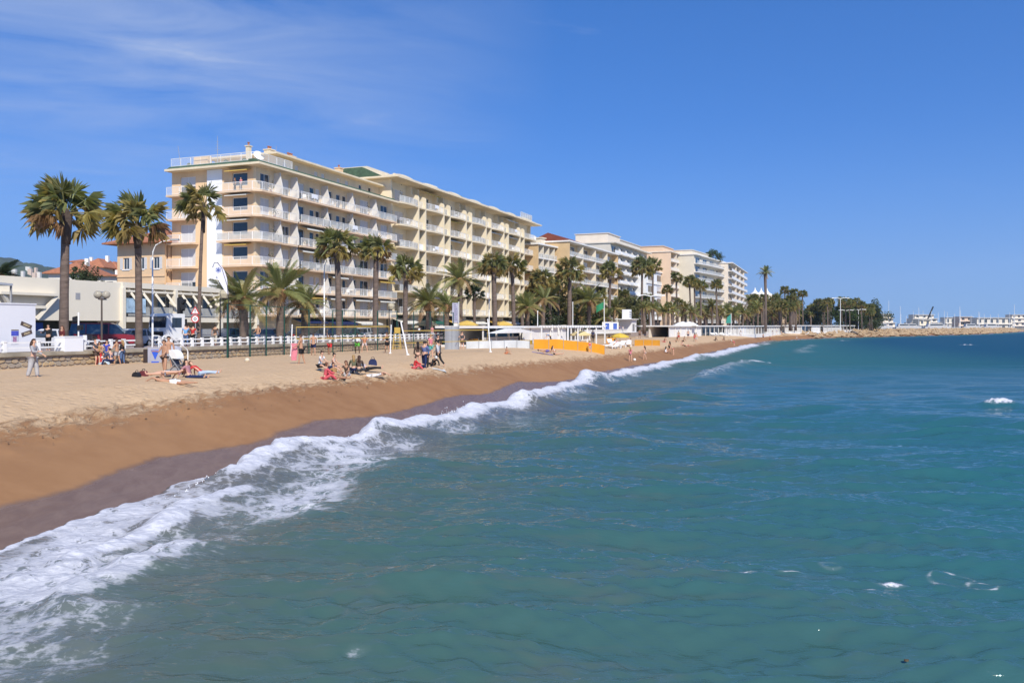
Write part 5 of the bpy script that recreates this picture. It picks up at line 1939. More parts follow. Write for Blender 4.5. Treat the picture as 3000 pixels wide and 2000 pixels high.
lt = [(1630, 870, 40, 8.0, 'olive green leafy tree behind the beach club, left one', 0), (1680, 905, 42, 8.5, 'olive green leafy tree behind the thick trunked palm', 0),
      (1660, 925, 44, 10.0, 'bushy olive tree low behind the beach club', 3), (1730, 920, 40, 9.0, 'green leafy tree behind the pergola palms', 1), (1815, 890, 46, 9.0, 'broad olive tree left of the white kiosk', 0),
      (1850, 905, 44, 8.0, 'broad olive tree behind the white kiosk', 3), (1600, 920, 40, 8.5, 'dark bushy tree in the palm thicket', 2), (1555, 930, 30, 8.0, 'dark small tree by the end of the yellow wing', 2)]
for px, py, rp, d_, lb, ci in lt:
    b = S(px, d_, PROM)
    zt = CAMZ + (HOR - py) / F * b.y
    rad = rp / F * b.y
    leafy_tree(b, zt - PROM + rad * 0.4, rad, lb, ci, 'leafy trees along the promenade')
for i in range(26):
    px = fr.uniform(2185, 2340) if i < 14 else fr.uniform(2375, 2560)
    Y = fr.uniform(350, 420)
    b = gp(px, Y)
    h = ztop_at(fr.uniform(885, 925), Y) - PROM
    leafy_tree((b[0], b[1], PROM), h, h * 0.5, 'dark leafy tree filling the back of the far palm groves', 2 if i % 3 else 1, 'leafy trees behind the far palm groves')
for px, py, Y, lb in [(232, 800, 120, 'dark conifer bush in front of the red roofed houses'), (262, 812, 118, 'round green bush in front of the low white house')]:
    b = gp(px, Y)
    leafy_tree((b[0], b[1], PROM), ztop_at(py - 14, Y) - PROM, 1.7, lb, 2, 'bushes by the red roofed houses')
b = gp(2092, 318)
leafy_tree((b[0] + 1, b[1] + 6, ztop_at(758, 318) + 0.3), 4.0, 2.2, 'roof garden tree on top of the curved block', 1, 'roof garden trees')
b = gp(2108, 326)
leafy_tree((b[0] + 1, b[1] + 5, ztop_at(758, 318) + 0.3), 2.6, 1.6, 'smaller roof garden tree right of the first', 2, 'roof garden trees')
# ------------------------------------------------------------------ sea wall, balustrade
M_STONE = [mat('rubble_stone_%s' % n, c, 0.9, 0.22, 3, 0.6, 9) for n, c in (('tan', (0.40, 0.31, 0.21)), ('ochre', (0.46, 0.34, 0.20)), ('grey', (0.34, 0.29, 0.23)))]
M_MORT = mat('mortar', (0.42, 0.36, 0.28), 0.95, 0.2, 3, 0.4, 10)
M_CAP = mat('weathered_coping', (0.30, 0.25, 0.18), 0.9, 0.35, 0.8, 0.4, 6)
sw = thing('sea_wall', 'rubble stone sea wall with rounded coping behind the beach', 'wall', tuple(W(-66, WALL_D)), BROT)
WL = 66 + 120
mb = MB()
mb.box(0, WL, -0.0, 0.35, 0.6, PROM - 0.2)
part('core', mb, M_MORT, sw)
mb = MB()
n = 8
cap = [(0.42, PROM - 0.22)] + [(0.42 - 0.66 * (0.5 - 0.5 * math.cos(math.pi * k / n)), PROM - 0.22 + 0.26 * math.sin(math.pi * k / n)) for k in range(1, n)] + [(-0.24, PROM - 0.22)]
mb.prism_x(cap, 0, WL)
part('coping', mb, M_CAP, sw, auto=True)
srs = random.Random(17)
stone_meshes = []
for i in range(9):
    mb = MB()
    w_, h_, p_ = srs.uniform(0.40, 0.60), srs.uniform(0.25, 0.33), srs.uniform(0.05, 0.10)
    b0 = []
    k = 7
    for j in range(k):
        a = 2 * math.pi * j / k + srs.uniform(-0.2, 0.2)
        b0.append((math.cos(a) * w_ / 2 * srs.uniform(0.9, 1.1), math.sin(a) * h_ / 2 * srs.uniform(0.9, 1.15)))
    vs_ = [(x, 0.02, z) for x, z in b0] + [(x * 0.82, -p_, z * 0.82) for x, z in b0]
    fs = [tuple(range(k, 2 * k))] + [(j, (j + 1) % k, k + (j + 1) % k, k + j) for j in range(k)]
    mb.add(vs_, fs)
    stone_meshes.append(mb.mesh('stone', [M_STONE[i % 3]]))
cnt = 0
far_st = MB()
x = 14.0
while x < WL:
    w_ = 0.47
    for row in range(4):
        z = 1.62 + row * 0.29 + srs.uniform(-0.03, 0.03)
        xx = x + (0.24 if row % 2 else 0) + srs.uniform(-0.05, 0.05)
        if cnt < 230 and row < 4:
            link('stone', srs.choice(stone_meshes), sw, (xx, 0.0, z), (0, srs.uniform(-0.15, 0.15), 0))
            cnt += 1
        else:
            m = srs.choice(stone_meshes)
            o = len(far_st.v)
            far_st.v += [(v.co.x + xx, v.co.y, v.co.z + z) for v in m.vertices]
            for p in m.polygons:
                far_st.f.append(tuple(i + o for i in p.vertices))
                far_st.m.append(0)
    x += w_
o = part('far_stones', far_st, M_STONE[0], sw)
o['kind'] = 'stuff'
bl = thing('balustrade', 'white concrete balustrade of posts and two rails on the sea wall', 'balustrade', tuple(W(-66, WALL_D - 0.22)), BROT)
mbp = MB()
mbp.prism_x([(-0.11, 0), (0.11, 0), (0.09, 0.08), (0.085, 0.62), (0.11, 0.66), (0.11, 0.74), (-0.11, 0.74), (-0.11, 0.66), (-0.085, 0.62), (-0.13, 0.1)], -0.10, 0.10)
post_me = mbp.mesh('post', [M_WHITE])
xs = []
x = 12.0
while x < 23.5:
    xs.append(x)
    x += 2.3
while x < 79.5:
    xs.append(x)
    x += 1.12
GATE = (28.9, 31.0)
for x in xs:
    if not (23.0 < x < 24.6 or GATE[0] < x < GATE[1]):
        link('post', post_me, bl, (x, 0, PROM))
for z in (0.30, 0.62):
    for a, b in ((10, 23.2), (24.5, GATE[0] + 0.1), (GATE[1] - 0.1, 79.6)):
        mb = MB()
        mb.box(a, b, -0.05, 0.05, PROM + z - 0.05, PROM + z + 0.05)
        part('rail', mb, M_WHITE, bl)
t0 = tpx(186, WALL_D)
t1_ = tpx(241, WALL_D)
pb = thing('pillar', 'broad plain white pillar interrupting the balustrade', 'pillar', tuple(W(t0, WALL_D + 0.1)), BROT)
mb = MB()
mb.box(0, t1_ - t0, 0, 0.9, PROM - 0.1, PROM + 0.92)
mb.box(-0.03, t1_ - t0 + 0.03, -0.03, 0.93, PROM + 0.92, PROM + 0.98)
part('body', mb, M_WHITEW, pb)
bl2 = thing('balustrade', 'white lattice parapet on the far stretch of the sea wall', 'balustrade', tuple(W(52, WALL_D - 0.2)), BROT)
mb = MB()
for i in range(130):
    mb.box(i * 0.5, i * 0.5 + 0.22, -0.06, 0.06, PROM + 0.1, PROM + 0.72)
part('baluster', mb, M_WHITE, bl2)
mb = MB()
mb.box(0, 65, -0.1, 0.1, PROM + 0.72, PROM + 0.9)
mb.box(0, 65, -0.1, 0.1, PROM, PROM + 0.1)
part('rail', mb, M_WHITE, bl2)
# steps down to the sand
stp = thing('beach_steps', 'pale concrete steps with white tubular handrails down to the sand', 'steps', tuple(W(-35.6, WALL_D)), BROT)
mb = MB()
for i in range(6):
    mb.box(0.35 * i - 0.2, 0.35 * (i + 1) + 1.0 * (i == 5), -1.35, -0.25, 1.55, PROM - 0.05 - 0.19 * i)
part('step', mb, M_CONC, stp)
for y in (-1.3, -0.3):
    mb = MB()
    mb.tube([(-0.3, y, PROM - 0.1), (-0.3, y, PROM + 0.85), (-0.15, y, PROM + 0.95), (0.35, y, PROM + 0.92), (2.1, y, PROM - 0.1), (2.2, y, PROM - 0.3), (2.2, y, 1.7)], 0.045, 6)
    mb.tube([(0.35, y, PROM - 0.3), (0.35, y, PROM + 0.9)], 0.04, 6)
    part('handrail', mb, M_WHITE, stp)

# ------------------------------------------------------------------ street lights and signs
def street_light(px, d_, top_y, label, arm=2.0, two=False):
    b = S(px, d_, PROM)
    h = CAMZ + (HOR - top_y) / F * b.y - PROM
    t = thing('street_light', label, 'street light', tuple(b), 0, 'white street lights along the road')
    mb = MB()
    mb.tube([(0, 0, 0), (0, 0, 1.2), (0, 0, h * 0.84)], [0.11, 0.085, 0.06], 8)
    part('pole', mb, M_WHITE, t, smooth=True)
    for sg in ((1, -1) if two else (1,)):
        mb = MB()
        mb.tube([(0, 0, h * 0.83), (0.03 * sg, 0, h * 0.89), (0.25 * sg, 0, h * 0.95), (arm * 0.5 * sg, 0, h * 0.985), (arm * sg, 0, h)], [0.055, 0.05, 0.045, 0.04, 0.035], 6)
        a_ = part('arm', mb, M_WHITE, t, smooth=True)
        mb = MB()
        mb.box(arm * sg - 0.1, arm * sg + 0.5 * sg + 0.1, -0.14, 0.14, h - 0.05, h + 0.1)
        part('lamp_head', mb, M_GREY, a_)
street_light(447, 12.5, 703, 'white curved street light before the peach villa', 1.6)
street_light(950, 12.5, 752, 'white curved street light before the middle of the cream block', 1.6)
street_light(1433, 12.5, 815, 'white curved street light beside the pair of tall palms', 1.2)
def far_light(px, Y, top_y, label):
    b = gp(px, Y)
    h = ztop_at(top_y, Y) - PROM
    t = thing('street_light', label, 'street light', (b[0], b[1], PROM), 0, 'white street lights along the road')
    mb = MB()
    mb.tube([(0, 0, 0), (0, 0, h)], [0.14, 0.10], 6)
    part('pole', mb, M_WHITE, t)
    mb = MB()
    mb.tube([(-2.6, 0, h + 0.2), (-1.5, 0, h + 0.35), (0, 0, h), (1.5, 0, h + 0.35), (2.6, 0, h + 0.2)], 0.12, 6)
    mb.box(-3.2, -2.4, -0.2, 0.2, h + 0.1, h + 0.35)
    mb.box(2.4, 3.2, -0.2, 0.2, h + 0.1, h + 0.35)
    part('lamp_head', mb, M_WHITE, t)
far_light(2478, 350, 910, 'white double headed street light before the grove, left one')
far_light(2515, 355, 908, 'white double headed street light before the grove, right one')
far_light(2462, 300, 875, 'tall white lamp mast left of the grove lights')
far_light(1907, 190, 868, 'grey double street light beside the white kiosk')
def lantern(px, d_, top_y, label):
    b = S(px, d_, PROM)
    h = CAMZ + (HOR - top_y) / F * b.y - PROM
    t = thing('street_lantern', label, 'street lamp', tuple(b), BROT, 'dark promenade lanterns')
    mb = MB()
    mb.tube([(0, 0, 0), (0, 0, 0.5), (0, 0, h)], [0.09, 0.07, 0.05], 8)
    part('pole', mb, M_BLACK, t)
    mb = MB()
    mb.bar((0, 0, h - 0.15), (0.75, 0, h - 0.05), 0.07)
    part('bracket', mb, M_BLACK, t)
    mb = MB()
    mb.lathe([(0.16, -0.05), (0.3, 0.0), (0.42, 0.35), (0.36, 0.6), (0.1, 0.72)], 10, (0.5, 0, h))
    part('lamp_shade', mb, mat('beige_lamp_shade', (0.45, 0.40, 0.28), 0.6, 0.1, 2), t)
lantern(645, 16.0, 872, 'dark lantern with beige shade right of the feather flag')
lantern(1140, 16.0, 905, 'dark lantern with beige shade behind the volleyball net')
b = S(298, 16.6, PROM)
gl = thing('globe_lamp', 'twin globe lamp on a grey pole before the ivory hall', 'street lamp', tuple(b), 0)
hh_ = CAMZ + (HOR - 868) / F * b.y - PROM
mb = MB()
mb.tube([(0, 0, 0), (0, 0, hh_ - 0.1)], [0.075, 0.06], 8)
mb.bar((-0.25, 0, hh_ - 0.2), (0.3, 0, hh_ - 0.2), 0.08)
part('pole', mb, mat('brown_metal', (0.10, 0.075, 0.06), 0.6, 0.2, 2), gl)
for sx in (-0.27, 0.31):
    mb = MB()
    mb.sphere((sx, 0, hh_ + 0.12), 0.29, 14, 10)
    part('globe', mb, mat('smoky_globe', (0.42, 0.38, 0.30), 0.25, 0.35, 3), gl, smooth=True)
b = S(230, 16.9, PROM)
tl = thing('signal_pole', 'white pole carrying two black floodlights above the white pillar', 'pole', tuple(b), 0)
mb = MB()
mb.tube([(0, 0, 0), (0, 0, 2.6)], 0.055, 8)
part('pole', mb, M_WHITE, tl)
for z, x in ((1.95, -0.2), (1.35, 0.12)):
    mb = MB()
    mb.prism_y([(x - 0.16, z), (x + 0.14, z + 0.05), (x + 0.14, z + 0.4), (x - 0.16, z + 0.32)], -0.14, 0.14)
    mb.bar((0, 0, z + 0.2), (x, 0, z + 0.2), 0.05)
    part('floodlight', mb, M_BLACK, tl)
# warning signs on a post by the thin palm
b = S(572, 16.2, PROM)
ts = thing('road_sign', 'red and white warning and round signs on a post by the thin palm', 'sign', tuple(b), 0)
mb = MB()
mb.tube([(0, 0.04, 0), (0, 0.04, 3.4)], 0.035, 8)
part('post', mb, M_STEEL, ts)
M_RED = mat('sign_red', (0.55, 0.03, 0.03), 0.5, 0.08, 3)
mb = MB()
mb.prism_y([(-0.38, 2.65), (0.38, 2.65), (0.0, 3.3)], -0.02, 0.0)
p_ = part('triangle_plate', mb, M_RED, ts)
mb = MB()
mb.prism_y([(-0.26, 2.72), (0.26, 2.72), (0.0, 3.17)], -0.03, -0.021)
mb.cur = 1
mb.box(-0.03, 0.03, -0.036, -0.031, 2.84, 3.05)
mb.box(-0.03, 0.03, -0.036, -0.031, 2.76, 2.80)
part('triangle_face', mb, [M_WHITE, M_BLACK], p_)
def disc(r, y0, y1, z):
    return [(r * math.cos(2 * math.pi * k / 20), z + r * math.sin(2 * math.pi * k / 20)) for k in range(20)]
mb = MB()
mb.prism_y(disc(0.33, 0, 0, 2.25), -0.02, 0.0)
p_ = part('round_plate', mb, M_RED, ts)
mb = MB()
mb.prism_y(disc(0.25, 0, 0, 2.25), -0.03, -0.021)
mb.cur = 1
mb.prism_y(disc(0.12, 0, 0, 2.25), -0.037, -0.031)
mb.cur = 0
mb.prism_y(disc(0.07, 0, 0, 2.25), -0.043, -0.038)
part('round_face', mb, [M_WHITE, M_BLACK], p_)
# feather flag
g = S(670, WALL_D + 1.2, 1.95)
ff = thing('feather_flag', 'tall white feather flag with a round blue emblem', 'flag', tuple(g), 0)
sc_f = g.y / F
hf = (1060 - 775) * sc_f
mb = MB()
pole = [(0, 0, 0), (0, 0, hf * 0.55), (-4 * sc_f, 0, hf * 0.75), (-20 * sc_f, 0, hf * 0.93), (-33 * sc_f, 0, hf * 0.99), (-42 * sc_f, 0, hf * 0.985), (-47 * sc_f, 0, hf * 0.94)]
mb.tube(pole, 0.03, 6)
part('pole', mb, M_BLACK, ff)
M_FLAG = mat('white_flag_cloth', (0.72, 0.72, 0.82), 0.8, 0.06, 1)
out = [(-1, 870), (-3, 850), (-5, 825), (-12, 803), (-22, 787), (-32, 779), (-40, 779), (-45, 786), (-45, 797), (-38, 812), (-28, 832), (-14, 856), (-3, 871)]
mb = MB()
poly = [(x * sc_f, (1060 - y) * sc_f) for x, y in out]
mb.prism_y(poly, -0.012, 0.012)
fl = part('flag', mb, M_FLAG, ff)
M_EMB = mat('emblem_blue', (0.10, 0.14, 0.36), 0.7, 0.2, 9)
ec = (-30 * sc_f, (1060 - 800) * sc_f)
mb = MB()
for r0_, r1_ in ((0.0, 0.13), (0.16, 0.22)):
    k = 24
    for j in range(k):
        if r0_ > 0 and j % 4 == 3:
            continue
        a0, a1 = 2 * math.pi * j / k, 2 * math.pi * (j + 1) / k
        pts_ = [(ec[0] + r * math.cos(a), -0.016, ec[1] + r * math.sin(a)) for r, a in ((r0_, a0), (r1_, a0), (r1_, a1), (r0_, a1))]
        mb.add(pts_, [(0, 1, 2, 3)])
part('emblem', mb, M_EMB, fl)
# ------------------------------------------------------------------ vehicles
def paint(name, c):
    return mat('car_paint_' + name, c, 0.25, 0.06, 1, spec=0.6)
M_TYRE = mat('tyre_rubber', (0.02, 0.02, 0.02), 0.85, 0.2, 5)
M_RIM = mat('wheel_rim', (0.45, 0.45, 0.46), 0.35, 0.1, 4, metal=0.6)
M_LAMP = mat('headlamp', (0.75, 0.75, 0.72), 0.2, 0.1, 4, spec=0.7)
M_TAIL = mat('tail_lamp', (0.45, 0.02, 0.02), 0.3, 0.1, 4)
CARS = {
 'hatch': dict(L=4.0, W=1.7, body=[(0, .3), (0, .62), (.12, .82), (.9, .92), (3.7, .95), (3.98, .85), (4.0, .3)], cab=[(.95, .92), (1.6, 1.42), (2.2, 1.5), (3.2, 1.46), (3.75, .95)]),
 'sedan': dict(L=4.5, W=1.75, body=[(0, .3), (0, .6), (.12, .78), (1.2, .9), (3.6, .92), (4.45, .85), (4.5, .3)], cab=[(1.25, .9), (1.95, 1.38), (2.6, 1.43), (3.2, 1.36), (3.85, .92)]),
 'van': dict(L=4.9, W=1.9, body=[(0, .35), (0, .8), (.15, 1.0), (.8, 1.12), (4.85, 1.15), (4.9, .35)], cab=[(.75, 1.12), (1.5, 1.9), (2.0, 1.98), (4.7, 1.96), (4.87, 1.15)]),
}
def wheel_mesh():
    mb = MB()
    mb.tube([(0, -0.1, 0), (0, 0.1, 0)], 0.31, 14)
    mb.cur = 1
    mb.tube([(0, -0.115, 0), (0, 0.115, 0)], 0.19, 10)
    return mb.mesh('wheel', [M_TYRE, M_RIM])
WHEEL = wheel_mesh()
CARM = {}
def car(kind, base, rot, pm, label, group='cars parked along the sea front road', name='parked_car'):
    c = CARS[kind]
    t = thing(name, label, 'van' if kind == 'van' else 'car', tuple(base), rot, group)
    L_, w_ = c['L'], c['W']
    if kind not in CARM:
        mb = MB()
        mb.prism_y([(x - L_ / 2, z) for x, z in c['body']][::-1], -w_ / 2, w_ / 2)
        body = mb.mesh('body', [])
        cab = c['cab']
        mb = MB()
        ins = 0.16
        n = len(cab)
        vs_ = []
        for y, k in ((-1, 0), (1, 0)):
            for i, (x, z) in enumerate(cab):
                yy = w_ / 2 - (0.02 if i in (0, n - 1) else ins)
                vs_.append((x - L_ / 2, y * yy, z))
        fs = [tuple(range(n)), tuple(range(2 * n - 1, n - 1, -1))] + [(i + 1, i, n + i, n + i + 1) for i in range(n - 1)]
        mb.add(vs_, fs)
        glass = mb.mesh('cabin_glass', [M_GLASS])
        mb = MB()
        zr = max(z for x, z in cab)
        xr0, xr1 = cab[1][0] + 0.1, cab[-2][0] + 0.05
        mb.prism_y([(xr0 - L_ / 2, cab[1][1] + 0.005), (xr1 - L_ / 2, cab[-2][1] + 0.005), (xr1 - L_ / 2 - 0.1, zr + 0.05), (xr0 - L_ / 2 + 0.3, zr + 0.05)], -w_ / 2 + ins - 0.02, w_ / 2 - ins + 0.02)
        for sd in (-1, 1):
            for xa in (cab[2][0], (cab[2][0] + cab[-2][0]) / 2 + 0.3):
                mb.bar((xa - L_ / 2, sd * (w_ / 2 - 0.02), c['body'][3][1]), (xa - L_ / 2, sd * (w_ / 2 - ins - 0.0), zr), 0.09)
        roof = mb.mesh('roof', [])
        CARM[kind] = (body, glass, roof)
    body, glass, roof = CARM[kind]
    for nm, me in (('body', body), ('cabin_glass', glass), ('roof', roof)):
        o = link(nm, me, t)
        if nm != 'cabin_glass':
            if len(me.materials) == 0:
                me.materials.append(pm)
            o.material_slots[0].link = 'OBJECT'
            o.material_slots[0].material = pm
    for x in (0.8 - L_ / 2, L_ / 2 - 0.8):
        for y in (-w_ / 2 + 0.08, w_ / 2 - 0.08):
            link('wheel', WHEEL, t, (x, y, 0.31))
    for y in (-w_ / 2 + 0.25, w_ / 2 - 0.25):
        mb = MB()
        mb.box(-L_ / 2 - 0.02, -L_ / 2 + 0.1, y - 0.16, y + 0.16, 0.58, 0.74)
        part('headlight', mb, M_LAMP, t)
        mb = MB()
        mb.box(L_ / 2 - 0.1, L_ / 2 + 0.02, y - 0.14, y + 0.14, 0.62, 0.80)
        part('tail_light', mb, M_TAIL, t)
    return t
RZ = PROM - 0.12
CARL = [('hatch', 140, 10.6, 'white', (0.75, 0.75, 0.76), 'white hatchback half hidden by the white container'),
        ('hatch', 382, 10.4, 'silver', (0.45, 0.47, 0.5), 'silver hatchback parked left of the white lorry'),
        ('sedan', 430, 6.0, 'black', (0.02, 0.02, 0.025), 'black car behind the white lorry'),
        ('sedan', 610, 10.2, 'charcoal', (0.03, 0.03, 0.035), 'charcoal saloon under the dark lantern'),
        ('hatch', 690, 10.4, 'petrol', (0.03, 0.09, 0.12), 'petrol blue hatchback behind the squat palm'),
        ('sedan', 745, 6.2, 'darkgrey', (0.07, 0.075, 0.08), 'dark grey car behind the shirtless man on the promenade'),
        ('hatch', 790, 10.2, 'steel', (0.25, 0.27, 0.3), 'steel grey hatchback near the net post'),
        ('sedan', 880, 6.2, 'graphite', (0.05, 0.05, 0.055), 'graphite saloon behind the smaller shaggy palm'),
        ('hatch', 955, 10.3, 'navy', (0.03, 0.05, 0.11), 'navy blue hatchback left of the tall net palm'),
        ('sedan', 1020, 10.3, 'green', (0.02, 0.07, 0.06), 'dark green saloon between the two tall net palms'),
        ('hatch', 1060, 6.2, 'lightgrey', (0.5, 0.5, 0.5), 'light grey car seen past the second net palm'),
        ('sedan', 1120, 10.3, 'blackblue', (0.02, 0.025, 0.04), 'black blue saloon behind the orange shirted player'),
        ('hatch', 1215, 10.3, 'bronze', (0.12, 0.09, 0.06), 'bronze hatchback right of the tilted pole'),
        ('sedan', 1285, 10.3, 'ink', (0.02, 0.02, 0.03), 'ink dark saloon left of the tall banner'),
        ('van', 1650, 10.0, 'ivory', (0.6, 0.57, 0.5), 'cream van roof above the white beach club')]
for k, px, d_, nm, c, lb in CARL:
    car(k, S(px, d_, RZ), BROT + (0 if rnd.random() < 0.5 else math.pi), paint(nm, c), lb)
car('van', S(305, 10.2, RZ), BROT + math.pi * 0.72, paint('dark_red', (0.22, 0.02, 0.03)), 'dark red van with open back under the twin globe lamp')
# lorry with a crane
b = S(462, 11.0, RZ)
lr = thing('lorry', 'white cab lorry with a black folded crane behind the cab', 'lorry', tuple(b), BROT - 0.12)
M_LW = paint('lorry_white', (0.78, 0.78, 0.77))
mb = MB()
mb.prism_y([(0, 0.6), (0, 1.55), (0.12, 2.75), (0.3, 2.85), (1.9, 2.85), (1.9, 0.6)][::-1], -1.15, 1.15)
cb_ = part('cab', mb, M_LW, lr)
mb = MB()
mb.box(-0.03, 0.1, -1.0, 1.0, 1.65, 2.6)
mb.box(0.55, 1.55, -1.17, 1.17, 1.65, 2.5)
part('cab_window', mb, M_GLASS, cb_)
mb = MB()
mb.box(-0.04, 0.05, -0.7, 0.7, 0.95, 1.3)
part('grille', mb, M_BLACK, cb_)
mb = MB()
mb.box(-0.1, 0.2, -1.15, 1.15, 0.45, 0.75)
part('bumper', mb, M_GREY, lr)
mb = MB()
mb.box(1.9, 7.0, -1.1, 1.1, 0.8, 1.0)
mb.box(2.9, 7.0, -1.15, -1.08, 1.0, 1.5)
mb.box(2.9, 7.0, 1.08, 1.15, 1.0, 1.5)
mb.box(6.95, 7.02, -1.15, 1.15, 1.0, 1.5)
part('load_bed', mb, M_STEEL, lr)
mb = MB()
mb.box(2.0, 2.7, -0.5, 0.5, 1.0, 2.4)
mb.bar((2.35, 0, 2.4), (2.6, 0.3, 4.3), 0.35)
mb.bar((2.6, 0.3, 4.3), (2.3, -0.5, 3.2), 0.28)
mb.bar((2.45, 0.15, 3.4), (2.4, -0.6, 4.1), 0.22)
part('crane_arm', mb, M_BLACK, lr)
for x in (1.0, 5.6):
    for y in (-1.0, 1.0):
        link('wheel', WHEEL, lr, (x, y, 0.45), None, 1.45)
for y in (-0.85, 0.85):
    mb = MB()
    mb.box(-0.05, 0.05, y - 0.18, y + 0.18, 0.78, 0.94)
    part('headlight', mb, M_LAMP, lr)
# motor scooters by the van
def scooter(px, d_, label, c):
    t = thing('motor_scooter', label, 'scooter', tuple(S(px, d_, PROM)), BROT + 0.6, 'scooters parked by the red van')
    mb = MB()
    mb.prism_y([(-0.75, 0.35), (-0.2, 0.25), (0.3, 0.25), (0.75, 0.5), (0.8, 0.8), (0.1, 0.78), (-0.1, 0.4), (-0.5, 0.5), (-0.62, 1.0), (-0.72, 1.0)], -0.16, 0.16)
    part('body', mb, paint(label.split()[0], c), t)
    mb = MB()
    mb.box(0.05, 0.75, -0.15, 0.15, 0.79, 0.9)
    part('seat', mb, M_BLACK, t)
    mb = MB()
    mb.bar((-0.66, -0.32, 1.05), (-0.66, 0.32, 1.05), 0.05)
    part('handlebar', mb, M_BLACK, t)
    for x in (-0.6, 0.6):
        link('wheel', WHEEL, t, (x, 0, 0.25), None, 0.8)
scooter(255, 15.5, 'white scooter left of the dark red van', (0.7, 0.7, 0.7))
scooter(270, 15.2, 'black scooter in front of the dark red van', (0.03, 0.03, 0.03))
scooter(243, 14.6, 'blue scooter behind the white pillar', (0.05, 0.1, 0.3))
# white container with posters at the left edge
b = S(-40, 16.6, PROM)
tcx = tpx(-40, 17.6)
tc1 = tpx(104, 17.6)
ct = thing('kiosk_container', 'white site container with posters at the left edge', 'container', tuple(W(tcx, 17.6, PROM)), BROT)
cw = tc1 - tcx
CH = (1005 - 868) / F * W(tc1, 17.6).y
mb = MB()
mb.box(0, cw, 0, 2.4, 0.02, CH)
mb.box(-0.05, cw + 0.05, -0.05, 2.45, CH, CH + 0.08)
part('body', mb, mat('container_white', (0.70, 0.70, 0.72), 0.6, 0.06, 0.5), ct)
def cpx(px):
    return tpx(px, 17.6) - tcx
sc_c = W(tc1, 17.6).y / F
def cz(py):
    return CH - (py - 868) * sc_c
mb = MB()
mb.box(cpx(32), cpx(54), -0.02, -0.002, cz(982), cz(940))
ps_ = part('poster', mb, mat('poster_white', (0.65, 0.66, 0.72), 0.6, 0.3, 5), ct)
mb = MB()
mb.box(cpx(32), cpx(54), -0.026, -0.021, cz(958), cz(944))
mb.cur = 1
mb.box(cpx(37), cpx(48), -0.026, -0.021, cz(976), cz(960))
mb.cur = 2
mb.box(cpx(32), cpx(54), -0.026, -0.021, cz(943), cz(940))
part('poster_print', mb, [mat('poster_blue', (0.08, 0.10, 0.50), 0.6, 0.3, 6), mat('poster_pink', (0.45, 0.25, 0.38), 0.6, 0.5, 9), mat('poster_ochre', (0.2, 0.16, 0.1), 0.6, 0.3, 6)], ps_)
M_STK = mat('sticker_dark', (0.10, 0.07, 0.06), 0.6, 0.5, 9)
M_STK2 = mat('sticker_tan', (0.42, 0.33, 0.2), 0.6, 0.4, 9)
for (xa, ya), (xb, yb) in (((61, 921), (92, 934)), ((63, 956), (93, 946))):
    mb = MB()
    mb.bar((cpx(xa), -0.012, cz(ya)), (cpx(xb), -0.012, cz(yb)), 0.012, 0.26)
    s_ = part('sticker', mb, M_STK, ct)
    mb = MB()
    mb.bar((cpx(xa + 7), -0.022, cz(ya + (yb - ya) * 0.25)), (cpx(xb - 6), -0.022, cz(yb - (yb - ya) * 0.2)), 0.004, 0.14)
    part('sticker_print', mb, M_STK2, s_)
b = P(35, 860, 62)
cn = thing('canopy_frame', 'grey framed white canopy behind the site container', 'canopy', (b.x - 2, b.y, PROM), BROT - 1.1)
ch_ = P(35, 830, 62).z - PROM
mb = MB()
mb.box(-3, 1.4, -1.2, 1.2, ch_ - 0.12, ch_ + 0.05)
mb.box(-3, 1.4, -1.25, -1.15, ch_ - 0.6, ch_ - 0.13)
part('roof', mb, M_WHITE, cn)
mb = MB()
for x, y in ((-2.9, -1.1), (1.3, -1.1), (1.3, 1.1), (-2.9, 1.1)):
    mb.box(x - 0.06, x + 0.06, y - 0.06, y + 0.06, 0, ch_ - 0.13)
part('post', mb, M_GREY, cn)
# tall grey banner
b = S(1334, WALL_D - 0.6, PROM)
bn = thing('tall_banner', 'tall grey printed banner on a white mast', 'banner', tuple(b), 0)
s_b = b.y / F
zb = lambda py: CAMZ + (HOR - py) * s_b - PROM
mb = MB()
mb.tube([(10 * s_b, 0, -0.8), (10 * s_b, 0, zb(884))], 0.05, 8)
part('mast', mb, M_WHITE, bn)
mb = MB()
mb.box(-9 * s_b, 8 * s_b, -0.02, 0.02, zb(946), zb(887))
cl_ = part('cloth', mb, mat('banner_grey', (0.40, 0.39, 0.48), 0.8, 0.2, 2), bn)
mb = MB()
for k in range(9):
    z = zb(893 + 5.6 * k)
    mb.box(-4 * s_b, (3 + (k * 7 % 3)) * s_b, -0.027, -0.021, z - 0.05, z + 0.05)
part('print', mb, mat('banner_print', (0.16, 0.15, 0.24), 0.8, 0.2, 4), cl_)
mb = MB()
mb.box(-6 * s_b, 7 * s_b, -0.02, 0.02, zb(960), zb(947.5))
part('white_foot', mb, M_WHITE, bn)
